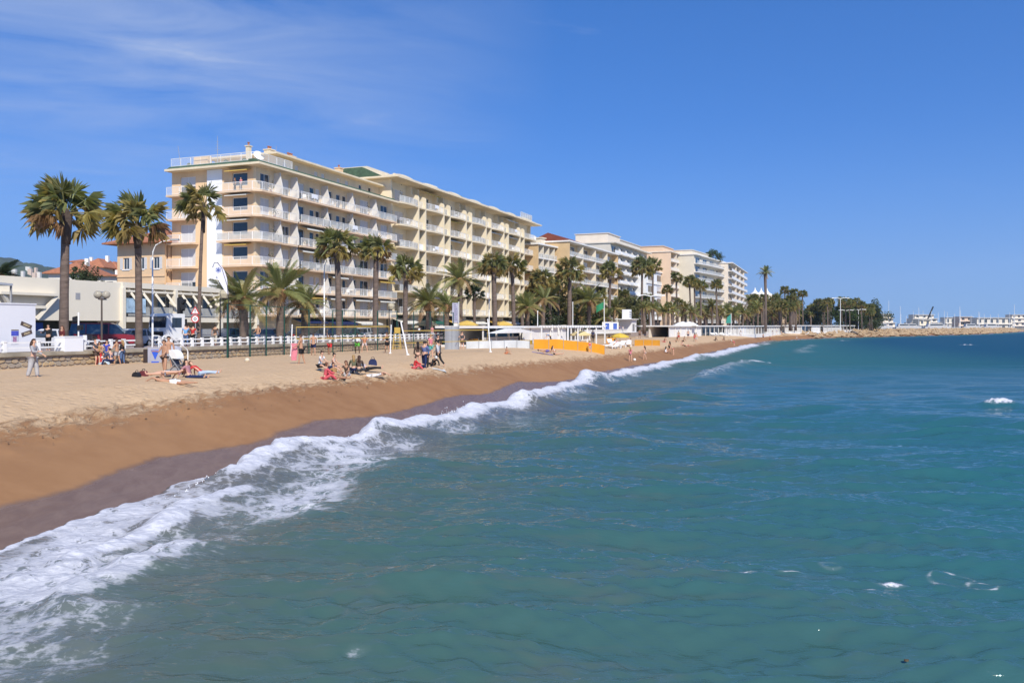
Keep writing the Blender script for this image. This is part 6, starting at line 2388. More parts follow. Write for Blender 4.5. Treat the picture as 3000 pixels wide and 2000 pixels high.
# ------------------------------------------------------------------ volleyball courts and fence
M_NETY = mat('net_tape_yellow', (0.50, 0.34, 0.08), 0.7, 0.1, 2)
M_CORD = mat('net_cord', (0.12, 0.11, 0.10), 0.8, 0.2, 2)
M_FGRN = mat('fence_green', (0.015, 0.07, 0.05), 0.6, 0.15, 2)
def pole(name, label, a, b, r=0.05, m=M_WHITE, group='volleyball poles'):
    t = thing(name, label, 'pole', tuple(a), 0, group)
    mb = MB()
    d = Vector(b) - Vector(a)
    mb.tube([(0, 0, -0.1), tuple(d)], [r, r * 0.9], 8)
    part('post', mb, m, t)
    mb = MB()
    mb.lathe([(r * 2.2, 0.0), (r * 2.0, 0.1), (r, 0.13)], 8)
    part('foot_sleeve', mb, m, t)
    mb = MB()
    mb.sphere(tuple(d), r * 1.15, 8, 6)
    part('cap', mb, m, t)
    return t
def top_of(base, px, py, dy=0):
    Y = base.y + dy
    return P(px, py, Y)
pA = G(852, 1044)
pB = G(1143, 1036)
pC = G(1195, 1041)
pD = G(1437, 1032)
tA, tB, tC, tD = top_of(pA, 856, 952), top_of(pB, 1146, 953), top_of(pC, 1175, 945), top_of(pD, 1429, 936)
pole('volleyball_pole', 'white volleyball pole at the left end of the net', pA, tA)
pole('volleyball_pole', 'white volleyball pole at the right end of the near net', pB, tB)
pole('volleyball_pole', 'white pole leaning left, beside the near net', pC, tC, 0.06)
pole('volleyball_pole', 'white pole standing at the right end of the far net', pD, tD, 0.06)
def net(label, A, B, y_top0, y_top1, hn, xi0, xi1):
    a = P(xi0, y_top0, A.y + 0.1)
    b = P(xi1, y_top1, B.y + 0.1)
    t = thing('volleyball_net', label, 'net', (a.x, a.y, 0), 0, 'volleyball nets')
    d = Vector((b.x - a.x, b.y - a.y, 0))
    z0, z1 = a.z, b.z
    mb = MB()
    mb.bar((0, 0, z0), (d.x, d.y, z1), 0.02, 0.065)
    part('top_tape', mb, M_NETY, t)
    mb = MB()
    mb.bar((0, 0, z0 - hn), (d.x, d.y, z1 - hn), 0.02, 0.06)
    part('bottom_tape', mb, M_NETY, t)
    for f in (0.0, 1.0):
        mb = MB()
        mb.bar((d.x * f, d.y * f, z0 + (z1 - z0) * f - hn), (d.x * f, d.y * f, z0 + (z1 - z0) * f), 0.03)
        part('side_tape', mb, M_NETY, t)
    mb = MB()
    n = 60
    for i in range(1, n):
        f = i / n
        z = z0 + (z1 - z0) * f
        mb.bar((d.x * f, d.y * f, z - hn), (d.x * f, d.y * f, z), 0.006)
    for k in range(1, 8):
        mb.bar((0, 0, z0 - hn * k / 8), (d.x, d.y, z1 - hn * k / 8), 0.006)
    part('mesh', mb, M_CORD, t)
    return t
net('near volleyball net with yellow tapes between the players', pA, pB, 958, 956, 0.95, 868, 1140)
net('far volleyball net with yellow tapes left of the beach club', pC, pD, 969, 966, 0.95, 1182, 1428)
# green ball-stop fence along the wall
fz = 1.9
fence = thing('ball_fence', 'dark green ball stop fence of tall posts along the sea wall', 'fence', (0, 0, 0), 0)
fpx = [667, 733, 780, 833, 905, 975, 1003, 1040, 1106, 1163, 1212, 1260, 1300, 1328]
pts_f = []
for px in fpx:
    w_ = S(px, WALL_D + 1.0, fz)
    pts_f.append(w_)
tops = {667: 890, 733: 893, 780: 896, 833: 898}
for px, w_ in zip(fpx, pts_f):
    mb = MB()
    zt = CAMZ + (HOR - (tops.get(px, 905 + (px - 833) * 0.02))) / F * w_.y
    mb.tube([(w_.x, w_.y, fz - 0.2), (w_.x, w_.y, zt)], 0.055 if px != 667 else 0.08, 6)
    part('post', mb, M_FGRN, fence)
for (pa, a), (pb_, b) in zip(list(zip(fpx, pts_f))[:-1], list(zip(fpx, pts_f))[1:]):
    if pa in (905, 1040, 1163):
        continue
    za = CAMZ + (HOR - tops.get(pa, 905 + (pa - 833) * 0.02)) / F * a.y
    zb_ = CAMZ + (HOR - tops.get(pb_, 905 + (pb_ - 833) * 0.02)) / F * b.y
    mb = MB()
    mb.bar((a.x, a.y, za - 0.05), (b.x, b.y, zb_ - 0.05), 0.05)
    part('rail', mb, M_FGRN, fence)
mb = MB()
for i in range(44):
    f = i / 43
    px = 667 + (1212 - 667) * f
    w_ = S(px, WALL_D + 1.0, fz)
    mb.bar((w_.x, w_.y, fz), (w_.x, w_.y, CAMZ + (HOR - 905) / F * w_.y), 0.008)
for k in range(14):
    a, b = pts_f[0], pts_f[-3]
    z = fz + 0.2 + 0.28 * k
    mb.bar((a.x, a.y, z), (b.x, b.y, z), 0.008)
part('wire_mesh', mb, M_FGRN, fence)
# umpire chair
g = S(1163, WALL_D + 2.5, 1.95)
uc = thing('umpire_chair', 'yellow umpire ladder chair behind the tilted pole', 'chair', tuple(g), 0)
mb = MB()
for sx in (-0.3, 0.3):
    mb.bar((sx * 1.4, -0.5, 0), (sx, 0, 1.9), 0.06)
    mb.bar((sx * 1.4, 0.5, 0), (sx, 0.1, 1.9), 0.06)
part('leg', mb, M_NETY, uc)
mb = MB()
for k in range(5):
    mb.bar((-0.38, -0.45 + 0.09 * k, 0.25 + 0.33 * k), (0.38, -0.45 + 0.09 * k, 0.25 + 0.33 * k), 0.05)
part('rung', mb, M_NETY, uc)
mb = MB()
mb.box(-0.32, 0.32, -0.15, 0.3, 1.88, 1.94)
mb.box(-0.32, 0.32, 0.27, 0.32, 1.94, 2.5)
part('seat', mb, M_NETY, uc)
# ------------------------------------------------------------------ beach club screens, buildings
M_SCR = mat('grey_windscreen', (0.42, 0.44, 0.46), 0.6, 0.15, 1)
M_SCRL = mat('light_windscreen', (0.60, 0.62, 0.62), 0.5, 0.12, 1)
M_ORG = mat('orange_canvas', (0.72, 0.31, 0.02), 0.75, 0.08, 1.2)
M_YEL = mat('yellow_canvas', (0.66, 0.46, 0.06), 0.8, 0.1, 1.2)
M_PYEL = mat('pale_yellow_canvas', (0.66, 0.53, 0.26), 0.8, 0.1, 1.2)
def panel(name, label, cat, px0, py0, px1, py1, h, m, n=1, group=None, post=True, zoff=0.0):
    """upright canvas between two picture points on the sand"""
    a, b = G(px0, py0), G(px1, py1)
    t = thing(name, label, cat, (a.x, a.y, a.z + zoff), 0, group)
    d = b - a
    for i in range(n):
        p0, p1 = d * (i / n), d * ((i + 1) / n)
        mb = MB()
        k = 6
        nrm = Vector((-d.y, d.x, 0)).normalized() * 0.05
        vs_ = []
        for j in range(k + 1):
            q_ = p0 + (p1 - p0) * (j / k) + nrm * math.sin(math.pi * j / k) * (1 if i % 2 else -1)
            zb = terr1(a.x + q_.x, a.y + q_.y) - a.z - zoff
            vs_ += [(q_.x, q_.y, zb - 0.03), (q_.x, q_.y, zb + h)]
        mb.add(vs_, [(2 * j, 2 * j + 2, 2 * j + 3, 2 * j + 1) for j in range(k)])
        part('canvas', mb, m, t)
    if post:
        for i in range(n + 1):
            q_ = d * (i / n)
            zb = terr1(a.x + q_.x, a.y + q_.y) - a.z - zoff
            mb = MB()
            mb.tube([(q_.x, q_.y - 0.04, zb - 0.2), (q_.x, q_.y - 0.04, zb + h + 0.12)], 0.025, 6)
            part('stake', mb, M_STEEL, t)
    return t
panel('windscreen', 'pale grey translucent windscreen below the tall banner', 'windscreen', 1304, 1024, 1345, 1024, 2.3, M_SCR, 2, 'grey windscreens')
panel('windscreen', 'long low grey windscreen between the banner and the club', 'windscreen', 1366, 1021, 1552, 1021, 0.8, M_SCRL, 5, 'grey windscreens')
panel('windbreak', 'long orange canvas windbreak in front of the white pergola', 'windbreak', 1563, 1022, 1772, 1038, 1.0, M_ORG, 5, 'orange windbreaks')
panel('windbreak', 'orange canvas windbreak running up the beach right of the loungers', 'windbreak', 1858, 1013, 1934, 1012, 0.8, M_ORG, 3, 'orange windbreaks')
panel('windbreak', 'small orange windbreak panel beside the yellow parasol', 'windbreak', 1776, 1008, 1805, 1008, 0.8, M_ORG, 1, 'orange windbreaks')
panel('windbreak', 'yellow canvas strip behind the far volleyball pole', 'windbreak', 1388, 1010, 1560, 1008, 0.55, M_YEL, 6, 'yellow windbreaks')
panel('windbreak', 'orange yellow counter front behind the windscreen', 'windbreak', 1366, 1013, 1402, 1013, 0.9, M_ORG, 2, 'yellow windbreaks')
M_CLUBW = mat('club_white', (0.74, 0.72, 0.68), 0.7, 0.06, 0.6)
def club(label, p0, p1, z_roof, depth, bays, name='beach_club'):
    """bays: list of (fraction0, fraction1, kind)"""
    d = Vector((p1[0] - p0[0], p1[1] - p0[1]))
    Ln = d.length
    t = thing(name, label, 'beach club', (p0[0], p0[1], 1.2), math.atan2(d.y, d.x), 'beach clubs on the sand')
    zr = z_roof - 1.2
    mb = MB()
    mb.box(-0.4, Ln + 0.4, -0.7, depth, zr - 0.28, zr)
    part('roof', mb, M_CLUBW, t)
    mb = MB()
    mb.box(0, Ln, depth * 0.55, depth * 0.6, 0, zr - 0.29)
    part('back_wall', mb, M_GREYW, t)
    mb = MB()
    mb.box(-0.2, Ln + 0.2, -0.5, depth, 0.0, 1.05)
    part('deck', mb, M_CLUBW, t)
    mb = MB()
    n = max(2, int(Ln / 4))
    for i in range(n + 1):
        x = Ln * i / n
        mb.box(x - 0.08, x + 0.08, -0.4, -0.24, 1.05, zr - 0.29)
    part('post', mb, M_CLUBW, t)
    for a, b, k in bays:
        xa, xb = Ln * a + 0.1, Ln * b - 0.1
        mb = MB()
        if k == 'wall':
            mb.box(xa, xb, -0.2, -0.05, 1.05, zr - 0.29)
            part('panel', mb, M_CLUBW, t)
        elif k == 'dark':
            mb.box(xa, xb, 0.6, 0.7, 1.05, zr - 0.29)
            part('glazing', mb, M_GLASS, t)
        elif k == 'slats':
            for j in range(max(3, int((xb - xa) / 0.5))):
                x = xa + j * 0.5
                mb.box(x, x + 0.2, -0.15, -0.05, 1.05, zr - 0.29)
            part('slat_screen', mb, M_CLUBW, t)
        elif k == 'rail':
            for j in range(max(3, int((xb - xa) / 0.25))):
                x = xa + j * 0.25
                mb.box(x, x + 0.06, -0.42, -0.38, 1.05, 1.95)
            mb.box(xa, xb, -0.44, -0.36, 1.95, 2.0)
            part('railing', mb, M_WHITE, t)
        elif k == 'tent':
            mb.prism_y([(xa, zr - 0.9), (xb, zr - 0.9), ((xa + xb) / 2 + 1, zr - 0.35), ((xa + xb) / 2 - 1, zr - 0.35)], -2.2, -0.75)
            part('awning', mb, M_WHITE, t)
    return t
c0, c1 = S(1408, 25.5), S(1722, 25.5)
club('white flat roofed beach club behind the long orange windbreak', (c0.x, c0.y), (c1.x, c1.y), 4.62, 6.0,
     [(0, 0.3, 'tent'), (0, 0.26, 'rail'), (0.3, 0.48, 'wall'), (0.48, 0.72, 'wall'), (0.72, 1.0, 'dark'), (0.05, 0.3, 'dark')])
club('long white beach club with blank panel and dark glazing along the far sand', gp(1957, 172), gp(2285, 282), 4.75, 7.0,
     [(0, 0.20, 'wall'), (0.20, 0.38, 'dark'), (0.38, 0.5, 'slats'), (0.5, 0.58, 'wall'), (0.58, 0.68, 'slats'), (0.68, 0.8, 'dark'), (0.8, 1.0, 'slats')])
club('small white beach club with brown drape at the end of the sand', gp(2296, 292), gp(2400, 322), 4.9, 6.0, [(0, 0.5, 'slats'), (0.5, 0.75, 'dark'), (0.75, 1.0, 'wall')])
club('open white beach pavilion below the palm grove', gp(2410, 325), gp(2500, 352), 4.9, 6.0, [(0, 0.6, 'slats'), (0.6, 1.0, 'rail')])
# open pergola frame
pg0, pg1 = Vector((*gp(1664, 100), 0)), Vector((*gp(1772, 110), 0))
pgt = thing('pergola', 'bare white pergola frame standing behind the orange windbreak', 'pergola', (pg0.x, pg0.y, 0), math.atan2((pg1 - pg0).y, (pg1 - pg0).x))
Lp = (pg1 - pg0).length
for y in (0, 3.6):
    for k in range(5):
        x = Lp * k / 4
        mb = MB()
        mb.box(x - 0.07, x + 0.07, y - 0.07, y + 0.07, 1.4, 4.4)
        part('post', mb, M_WHITE, pgt)
mb = MB()
mb.box(-0.1, Lp + 0.1, -0.1, 0.1, 4.4, 4.58)
mb.box(-0.1, Lp + 0.1, 3.5, 3.7, 4.4, 4.58)
part('beam', mb, M_WHITE, pgt)
mb = MB()
for k in range(16):
    x = Lp * k / 15
    mb.box(x - 0.05, x + 0.05, -0.3, 3.9, 4.585, 4.68)
part('rafter', mb, M_WHITE, pgt)
# white kiosk tower on the promenade
kb = S(1838, 16.5, PROM)
ks = thing('kiosk', 'white box kiosk with flat overhanging roof on the promenade', 'kiosk', tuple(kb), BROT)
s_k = kb.y / F
mb = MB()
mb.box(0, 5.2, -1.2, 2.2, 0, 3.3)
mb.box(3.4, 5.6, 0.2, 2.2, 3.3, 6.0)
part('body', mb, M_WHITEW, ks)
mb = MB()
mb.box(-3.5, 5.4, -1.8, 2.4, 3.32, 3.52)
part('roof', mb, M_WHITE, ks)
for x in (0.8, 2.0):
    mb = MB()
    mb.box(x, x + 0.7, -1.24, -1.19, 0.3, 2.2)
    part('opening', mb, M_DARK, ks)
mb = MB()
for k in range(3):
    mb.box(3.3, 5.7, 0.1, 0.19, 4.0 + 0.6 * k, 4.2 + 0.6 * k)
part('louvre', mb, M_GREY, ks)
M_BLUE = mat('ad_blue', (0.08, 0.16, 0.55), 0.5, 0.3, 2)
for px, lb in ((1777, 'white advertising box with blue print left of the kiosk'), (1800, 'white advertising box with blue figure beside the kiosk')):
    b = S(px, 17.0, PROM)
    t = thing('advertising_box', lb, 'sign', tuple(b), 0, 'advertising boxes by the kiosk')
    mb = MB()
    mb.box(-1.0, 1.0, -0.15, 0.15, 0.4, 2.6)
    mb.box(-0.2, 0.2, -0.1, 0.1, 0, 0.4)
    part('box', mb, M_WHITE, t)
    mb = MB()
    mb.box(-0.3, 0.6, -0.17, -0.152, 0.8, 2.3)
    part('print', mb, M_BLUE, t)
def mast(px, d_, top, label, r=0.09, flag=None):
    b = S(px, d_, PROM)
    h = CAMZ + (HOR - top) / F * b.y - PROM
    t = thing('mast', label, 'pole', tuple(b), 0, 'white masts along the front')
    mb = MB()
    mb.tube([(0, 0, 0), (0, 0, h)], [r, r * 0.7], 8)
    part('pole', mb, M_WHITE, t)
    mb = MB()
    mb.sphere((0, 0, h), r * 1.3, 8, 6)
    part('finial', mb, M_WHITE, t)
    if flag:
        mb = MB()
        n = 8
        vs_ = []
        for i in range(n + 1):
            vs_ += [(-0.2 * i, 0.12 * math.sin(i * 0.9), h - 0.4 - 0.10 * i), (-0.2 * i, 0.12 * math.sin(i * 0.9 + 0.3), h - 1.7 - 0.12 * i)]
        mb.add(vs_, [(2 * i, 2 * i + 1, 2 * i + 3, 2 * i + 2) for i in range(n)])
        part('flag', mb, flag, t)
mast(1770, 22.0, 878, 'tall white mast with a limp green flag by the pergola', 0.1, mat('flag_green', (0.03, 0.22, 0.10), 0.8, 0.15, 2))
mast(1678, 20.5, 886, 'white mast rising from the beach club roof right of the thick palm', 0.09)
mast(1575, 20.0, 912, 'short white mast with round sign on the beach club roof', 0.08)
b = S(2142, 17, PROM)
gfp = gp(2142, 215)
gf = thing('mast', 'thin mast with a green flag above the long far beach club', 'pole', (gfp[0], gfp[1], PROM), 0, 'white masts along the front')
mb = MB()
mb.tube([(0, 0, 0), (0, 0, 5)], 0.08, 6)
part('pole', mb, M_WHITE, gf)
mb = MB()
mb.prism_y([(-1.4, 2.4), (0, 2.4), (0, 4.8), (-1.0, 4.0)], -0.03, 0.03)
part('flag', mb, mat('flag_teal', (0.04, 0.26, 0.20), 0.8, 0.15, 2), gf)
# parasols
def parasol(base, h, r, m, label, group, tilt=0.0, closed=False):
    t = thing('parasol', label, 'parasol', tuple(base), rnd.uniform(0, 6), group)
    mb = MB()
    mb.tube([(0, 0, -0.1), (0, 0, h)], 0.03, 6)
    part('pole', mb, M_WHITE, t)
    mb = MB()
    n = 8
    if closed:
        mb.lathe([(0.05, h * 0.35), (0.16, h * 0.45), (0.12, h * 0.75), (0.03, h)], 8)
    else:
        top_, rim = (0, 0, h), [(r * math.cos(2 * math.pi * k / n), r * math.sin(2 * math.pi * k / n), h - r * 0.38) for k in range(n)]
        mid = [(r * 0.55 * math.cos(2 * math.pi * k / n), r * 0.55 * math.sin(2 * math.pi * k / n), h - r * 0.15) for k in range(n)]
        drop = [(x, y, z - 0.16) for x, y, z in rim]
        fs = [(0, 1 + k, 1 + (k + 1) % n) for k in range(n)]
        fs += [(1 + k, 1 + n + k, 1 + n + (k + 1) % n, 1 + (k + 1) % n) for k in range(n)]
        fs += [(1 + n + k, 1 + 2 * n + k, 1 + 2 * n + (k + 1) % n, 1 + n + (k + 1) % n) for k in range(n)]
        mb.add([top_] + mid + rim + drop, fs)
    c = part('canopy', mb, m, t, rot=(tilt, 0, 0))
    if not closed:
        mb = MB()
        for k in range(n):
            a = 2 * math.pi * k / n
            mb.bar((0.03 * math.cos(a), 0.03 * math.sin(a), h * 0.82), (r * 0.6 * math.cos(a), r * 0.6 * math.sin(a), h - r * 0.2), 0.015)
        part('rib', mb, M_STEEL, t)
    return t
parasol(G(1700, 1008), 1.75, 1.35, M_PYEL, 'pale yellow parasol right behind the orange windbreak', 'yellow parasols')
parasol(G(1816, 1008), 1.5, 1.2, M_YEL, 'yellow parasol over the white loungers', 'yellow parasols')
for px, d_, lb, m in [(1368, 15.5, 'yellow parasol right of the tall banner on the promenade', M_AWN_Y), (1475, 14.5, 'olive yellow parasol behind the two tall palms', M_AWN_Y), (1248, 13.0, 'cream parasol left of the tall banner', M_PYEL)]:
    parasol(S(px, d_, PROM), 2.5, 1.7, m, lb, 'promenade cafe parasols')
for i, px in enumerate((1618, 1636)):
    g = S(px, 27.5, 1.9)
    parasol((g.x, g.y, terr1(g.x, g.y)), 2.6, 1.0, M_AWN_W, ['left', 'right'][i] + ' one of two closed white parasols at the beach club', 'closed parasols', closed=True)
for i, (px, py) in enumerate([(2025, 948), (2045, 946)]):
    g = gp(px, 178)
    parasol((g[0], g[1] + 9, PROM), 2.7, 2.2, M_WHITE, ['left', 'right'][i] + ' one of two white parasols above the long far club', 'white far parasols')
# loungers
LNG = None
def lounger(px, py, rot, label, group='white loungers by the yellow parasol'):
    global LNG
    g = G(px, py)
    t = thing('lounger', label, 'lounger', tuple(g), rot, group)
    if LNG is None:
        mb = MB()
        mb.box(-0.95, 0.95, -0.32, -0.28, 0.26, 0.32)
        mb.box(-0.95, 0.95, 0.28, 0.32, 0.26, 0.32)
        fr_ = mb.mesh('frame', [M_WHITE])
        mb = MB()
        mb.prism_y([(-0.95, 0.32), (0.3, 0.32), (0.95, 0.75), (0.95, 0.83), (0.28, 0.40), (-0.95, 0.40)], -0.31, 0.31)
        ma = mb.mesh('mattress', [M_WHITE])
        mb = MB()
        mb.box(-0.03, 0.03, -0.03, 0.03, -0.05, 0.26)
        LNG = (fr_, ma, mb.mesh('leg', [M_WHITE]))
    link('frame', LNG[0], t)
    link('mattress', LNG[1], t)
    for x in (-0.8, 0.8):
        for y in (-0.3, 0.3):
            link('leg', LNG[2], t, (x, y, 0))
for i, (px, py) in enumerate([(1782, 1019), (1800, 1021), (1820, 1017), (1842, 1015), (1790, 1012)]):
    lounger(px, py, 0.5 + 0.3 * i, ['white lounger nearest the end of the long windbreak', 'white lounger second from the long windbreak', 'white lounger under the yellow parasol', 'white lounger nearest the right windbreak', 'white lounger tucked behind the first two'][i])
lg = random.Random(12)
LNF = None
def far_lounger(px, py, rot, label, group):
    global LNF
    g = G(px, py)
    if LNF is None:
        mb = MB()
        mb.box(-0.95, 0.95, -0.32, -0.28, 0.26, 0.32)
        mb.box(-0.95, 0.95, 0.28, 0.32, 0.26, 0.32)
        mb.prism_y([(-0.95, 0.325), (0.3, 0.325), (0.95, 0.75), (0.95, 0.83), (0.28, 0.40), (-0.95, 0.40)], -0.275, 0.275)
        for x in (-0.8, 0.8):
            for y in (-0.3, 0.3):
                mb.box(x - 0.03, x + 0.03, y - 0.02, y + 0.02, -0.05, 0.259)
        LNF = mb.mesh('lounger', [M_WHITE])
    tag(link('lounger', LNF, None, tuple(g), (0, 0, rot)), label, 'lounger', group)
for i in range(46):
    f = i / 45
    px = 2090 + 185 * f + lg.uniform(-4, 4)
    py = 984 - 7 * f + lg.uniform(-4, 3)
    far_lounger(px, py, lg.uniform(0, 3), 'white lounger in the crowded rows before the far club', 'white loungers at the far club')
for i in range(40):
    px = 2440 + 95 * lg.random()
    py = lg.uniform(968, 975)
    far_lounger(px, py, lg.uniform(0, 3), 'lounger on the sand below the palm grove', 'loungers below the grove')
# small things on the sand
def blob(name, label, cat, px, py, size, m, seed=0, z=0.0):
    g = G(px, py)
    r = random.Random(seed)
    t = thing(name, label, cat, (g.x, g.y, g.z), r.uniform(0, 3))
    return t
def bag(px, py, w_, h_, label, m, strap=True):
    g = G(px, py)
    t = thing('bag', label, 'bag', (g.x, g.y, g.z - 0.01), rnd.uniform(-0.5, 0.5), 'bags on the sand')
    mb = MB()
    n = 10
    prof = []
    for k in range(n + 1):
        a = math.pi * k / n
        prof.append((w_ / 2 * math.cos(a) ** 3 if False else w_ / 2 * math.cos(a), h_ * math.sin(a) ** 0.55))
    mb.prism_y([(x, z) for x, z in prof], -w_ * 0.25, w_ * 0.25)
    part('body', mb, m, t, auto=True)
    mb = MB()
    mb.tube([(-w_ * 0.3, 0, h_ * 0.8), (-w_ * 0.1, 0.02, h_ * 1.25), (w_ * 0.12, 0.02, h_ * 1.25), (w_ * 0.3, 0, h_ * 0.8)], 0.015, 5)
    part('strap', mb, M_BLACK, t)
bag(400, 1107, 0.38, 0.30, 'black bag left of the maroon bag on the sand', M_BLACK)
bag(420, 1104, 0.42, 0.32, 'maroon bag beside the woman lying in a bikini', mat('maroon_cloth', (0.16, 0.035, 0.04), 0.8, 0.2, 4))
bag(486, 1108, 0.4, 0.3, 'black bag behind the lying woman near the pushchair', M_BLACK)
bag(368, 1066, 0.45, 0.25, 'dark bag on the sand by the sea wall', mat('dark_cloth', (0.05, 0.035, 0.03), 0.9, 0.3, 5))
bag(1006, 1113, 0.22, 0.2, 'small black bag among the seated group', M_BLACK)
bag(1092, 1072, 0.5, 0.42, 'round navy backpack behind the seated group', mat('navy_cloth', (0.02, 0.03, 0.09), 0.8, 0.2, 4))
bag(965, 1100, 0.40, 0.42, 'navy backpack with white print among the seated group', MATS['navy_cloth'])
def towel(px, py, w_, l_, rot, m, label):
    g = G(px, py)
    t = thing('towel', label, 'towel', (g.x, g.y, 0), rot, 'towels on the sand')
    n = 8
    mb = MB()
    vs_ = []
    for i in range(n + 1):
        for j in range(n + 1):
            x, y = (i / n - 0.5) * l_, (j / n - 0.5) * w_
            c, s_ = math.cos(rot), math.sin(rot)
            vs_.append((x, y, terr1(g.x + x * c - y * s_, g.y + x * s_ + y * c) + 0.04 + 0.012 * math.sin(i * 1.7 + j)))
    mb.add(vs_, [(i * (n + 1) + j, (i + 1) * (n + 1) + j, (i + 1) * (n + 1) + j + 1, i * (n + 1) + j + 1) for i in range(n) for j in range(n)])
    part('cloth', mb, m, t, smooth=True)
T_ = lambda n, c: mat('towel_' + n, c, 0.95, 0.2, 6, 0.3, 40)
towel(880, 1073, 0.8, 1.6, 0.2, T_('blue', (0.12, 0.34, 0.55)), 'light blue towel by the standing man with pink towel')
towel(845, 1069, 0.4, 0.5, 0.4, T_('rust', (0.45, 0.12, 0.04)), 'rust red cloth at the end of the blue towel')
towel(182, 1117, 0.6, 1.3, -0.3, T_('brown', (0.10, 0.07, 0.06)), 'crumpled dark towel on the sand right of the woman in grey')
towel(240, 1122, 0.35, 1.3, -0.2, T_('pale', (0.6, 0.5, 0.45)), 'pale narrow towel lying in front of the dark one')
towel(490, 1122, 1.0, 2.0, 0.1, T_('coral', (0.45, 0.22, 0.18)), 'coral towel under the sunbathing pair')
towel(20, 1088, 0.7, 1.6, 0.0, T_('white', (0.7, 0.68, 0.66)), 'white towel on the sand at the left edge')
towel(560, 1107, 0.9, 1.8, 0.1, T_('dark_red', (0.25, 0.06, 0.06)), 'dark red towel under the seated woman by the pushchair')
towel(1590, 1036, 0.8, 2.0, 0.1, T_('lilac', (0.32, 0.26, 0.42)), 'lilac towel in front of the long orange windbreak')
towel(1265, 1080, 0.9, 1.8, 0.3, T_('cream', (0.62, 0.6, 0.55)), 'cream towel at the feet of the standing group')
def ball(px, py, r, m, label):
    g = G(px, py)
    t = thing('ball', label, 'ball', (g.x, g.y, g.z + r), 0)
    mb = MB()
    mb.sphere((0, 0, 0), r, 14, 10)
    part('skin', mb, m, t, smooth=True)
    mb = MB()
    for ax in range(2):
        pts_ = []
        for k in range(17):
            a = 2 * math.pi * k / 16
            pts_.append((math.cos(a) * r * 1.003, math.sin(a) * r * 1.003 * (ax == 0), math.sin(a) * r * 1.003 * (ax == 1)))
        mb.tube(pts_, r * 0.04, 4, False)
    part('seam', mb, M_GREY, t)
ball(724, 1063, 0.16, mat('ball_cream', (0.7, 0.6, 0.42), 0.5, 0.25, 9), 'pale ball lying on the empty sand')
ball(1859, 1058, 0.17, mat('ball_white', (0.8, 0.76, 0.66), 0.5, 0.05, 5), 'white ball at the feet of the woman by the water')
# pushchair
g = G(520, 1098)
st = thing('pushchair', 'grey pushchair with white canopy beside the seated woman', 'pushchair', tuple(g), R(160))
mb = MB()
for y in (-0.24, 0.24):
    mb.bar((-0.45, y, 0.12), (0.35, y, 1.02), 0.035)
    mb.bar((0.4, y, 0.14), (-0.1, y, 0.55), 0.035)
mb.bar((0.35, -0.24, 1.02), (0.35, 0.24, 1.02), 0.035)
part('frame', mb, M_STEEL, st)
mb = MB()
mb.prism_y([(-0.4, 0.42), (0.1, 0.38), (0.3, 0.95), (0.2, 0.98), (0.03, 0.5), (-0.4, 0.5)], -0.21, 0.21)
part('seat', mb, mat('pushchair_fabric', (0.10, 0.10, 0.12), 0.8, 0.2, 5), st)
mb = MB()
k = 8
arc = [(0.25 - 0.42 * math.cos(math.pi * 0.55 * q_ / k), 0.78 + 0.42 * math.sin(math.pi * 0.55 * q_ / k)) for q_ in range(k + 1)]
mb.prism_y(arc + [(0.25, 0.8)], -0.23, 0.23)
part('canopy', mb, M_WHITE, st)
for x in (-0.45, 0.4):
    for y in (-0.27, 0.27):
        link('wheel', WHEEL, st, (x, y, 0.11), None, 0.38)
mb = MB()
mb.box(-0.15, 0.2, -0.2, 0.2, 0.2, 0.36)
part('basket', mb, M_GREY, st)
# beach umbrella tent and folding screen near the man in shorts
g = G(455, 1063)
bt = thing('folding_screen', 'grey folding screen with blue panel by the sea wall', 'screen', tuple(g), 0.2)
mb = MB()
mb.box(-0.5, 0.5, -0.04, 0.04, 0, 1.15)
part('panel', mb, mat('screen_grey', (0.35, 0.35, 0.4), 0.7, 0.15, 2), bt)
mb = MB()
mb.prism_y([(-0.28, 0.95), (0.0, 0.25), (0.28, 0.95)][::1], -0.06, -0.045)
mb.box(-0.25, 0.25, -0.06, -0.045, 0.02, 0.14)
part('blue_print', mb, mat('screen_blue', (0.03, 0.10, 0.55), 0.6, 0.1, 2), bt)
mb = MB()
mb.box(-0.78, -0.52, -0.1, 0.1, 0, 1.0)
part('dark_side', mb, MATS['dark_cloth'], bt)
g = G(500, 1064)
parasol((g.x, g.y, g.z), 1.3, 0.75, mat('grey_white_canvas', (0.5, 0.5, 0.55), 0.7, 0.3, 1), 'small grey and white beach umbrella by the folding screen', 'small beach umbrellas')
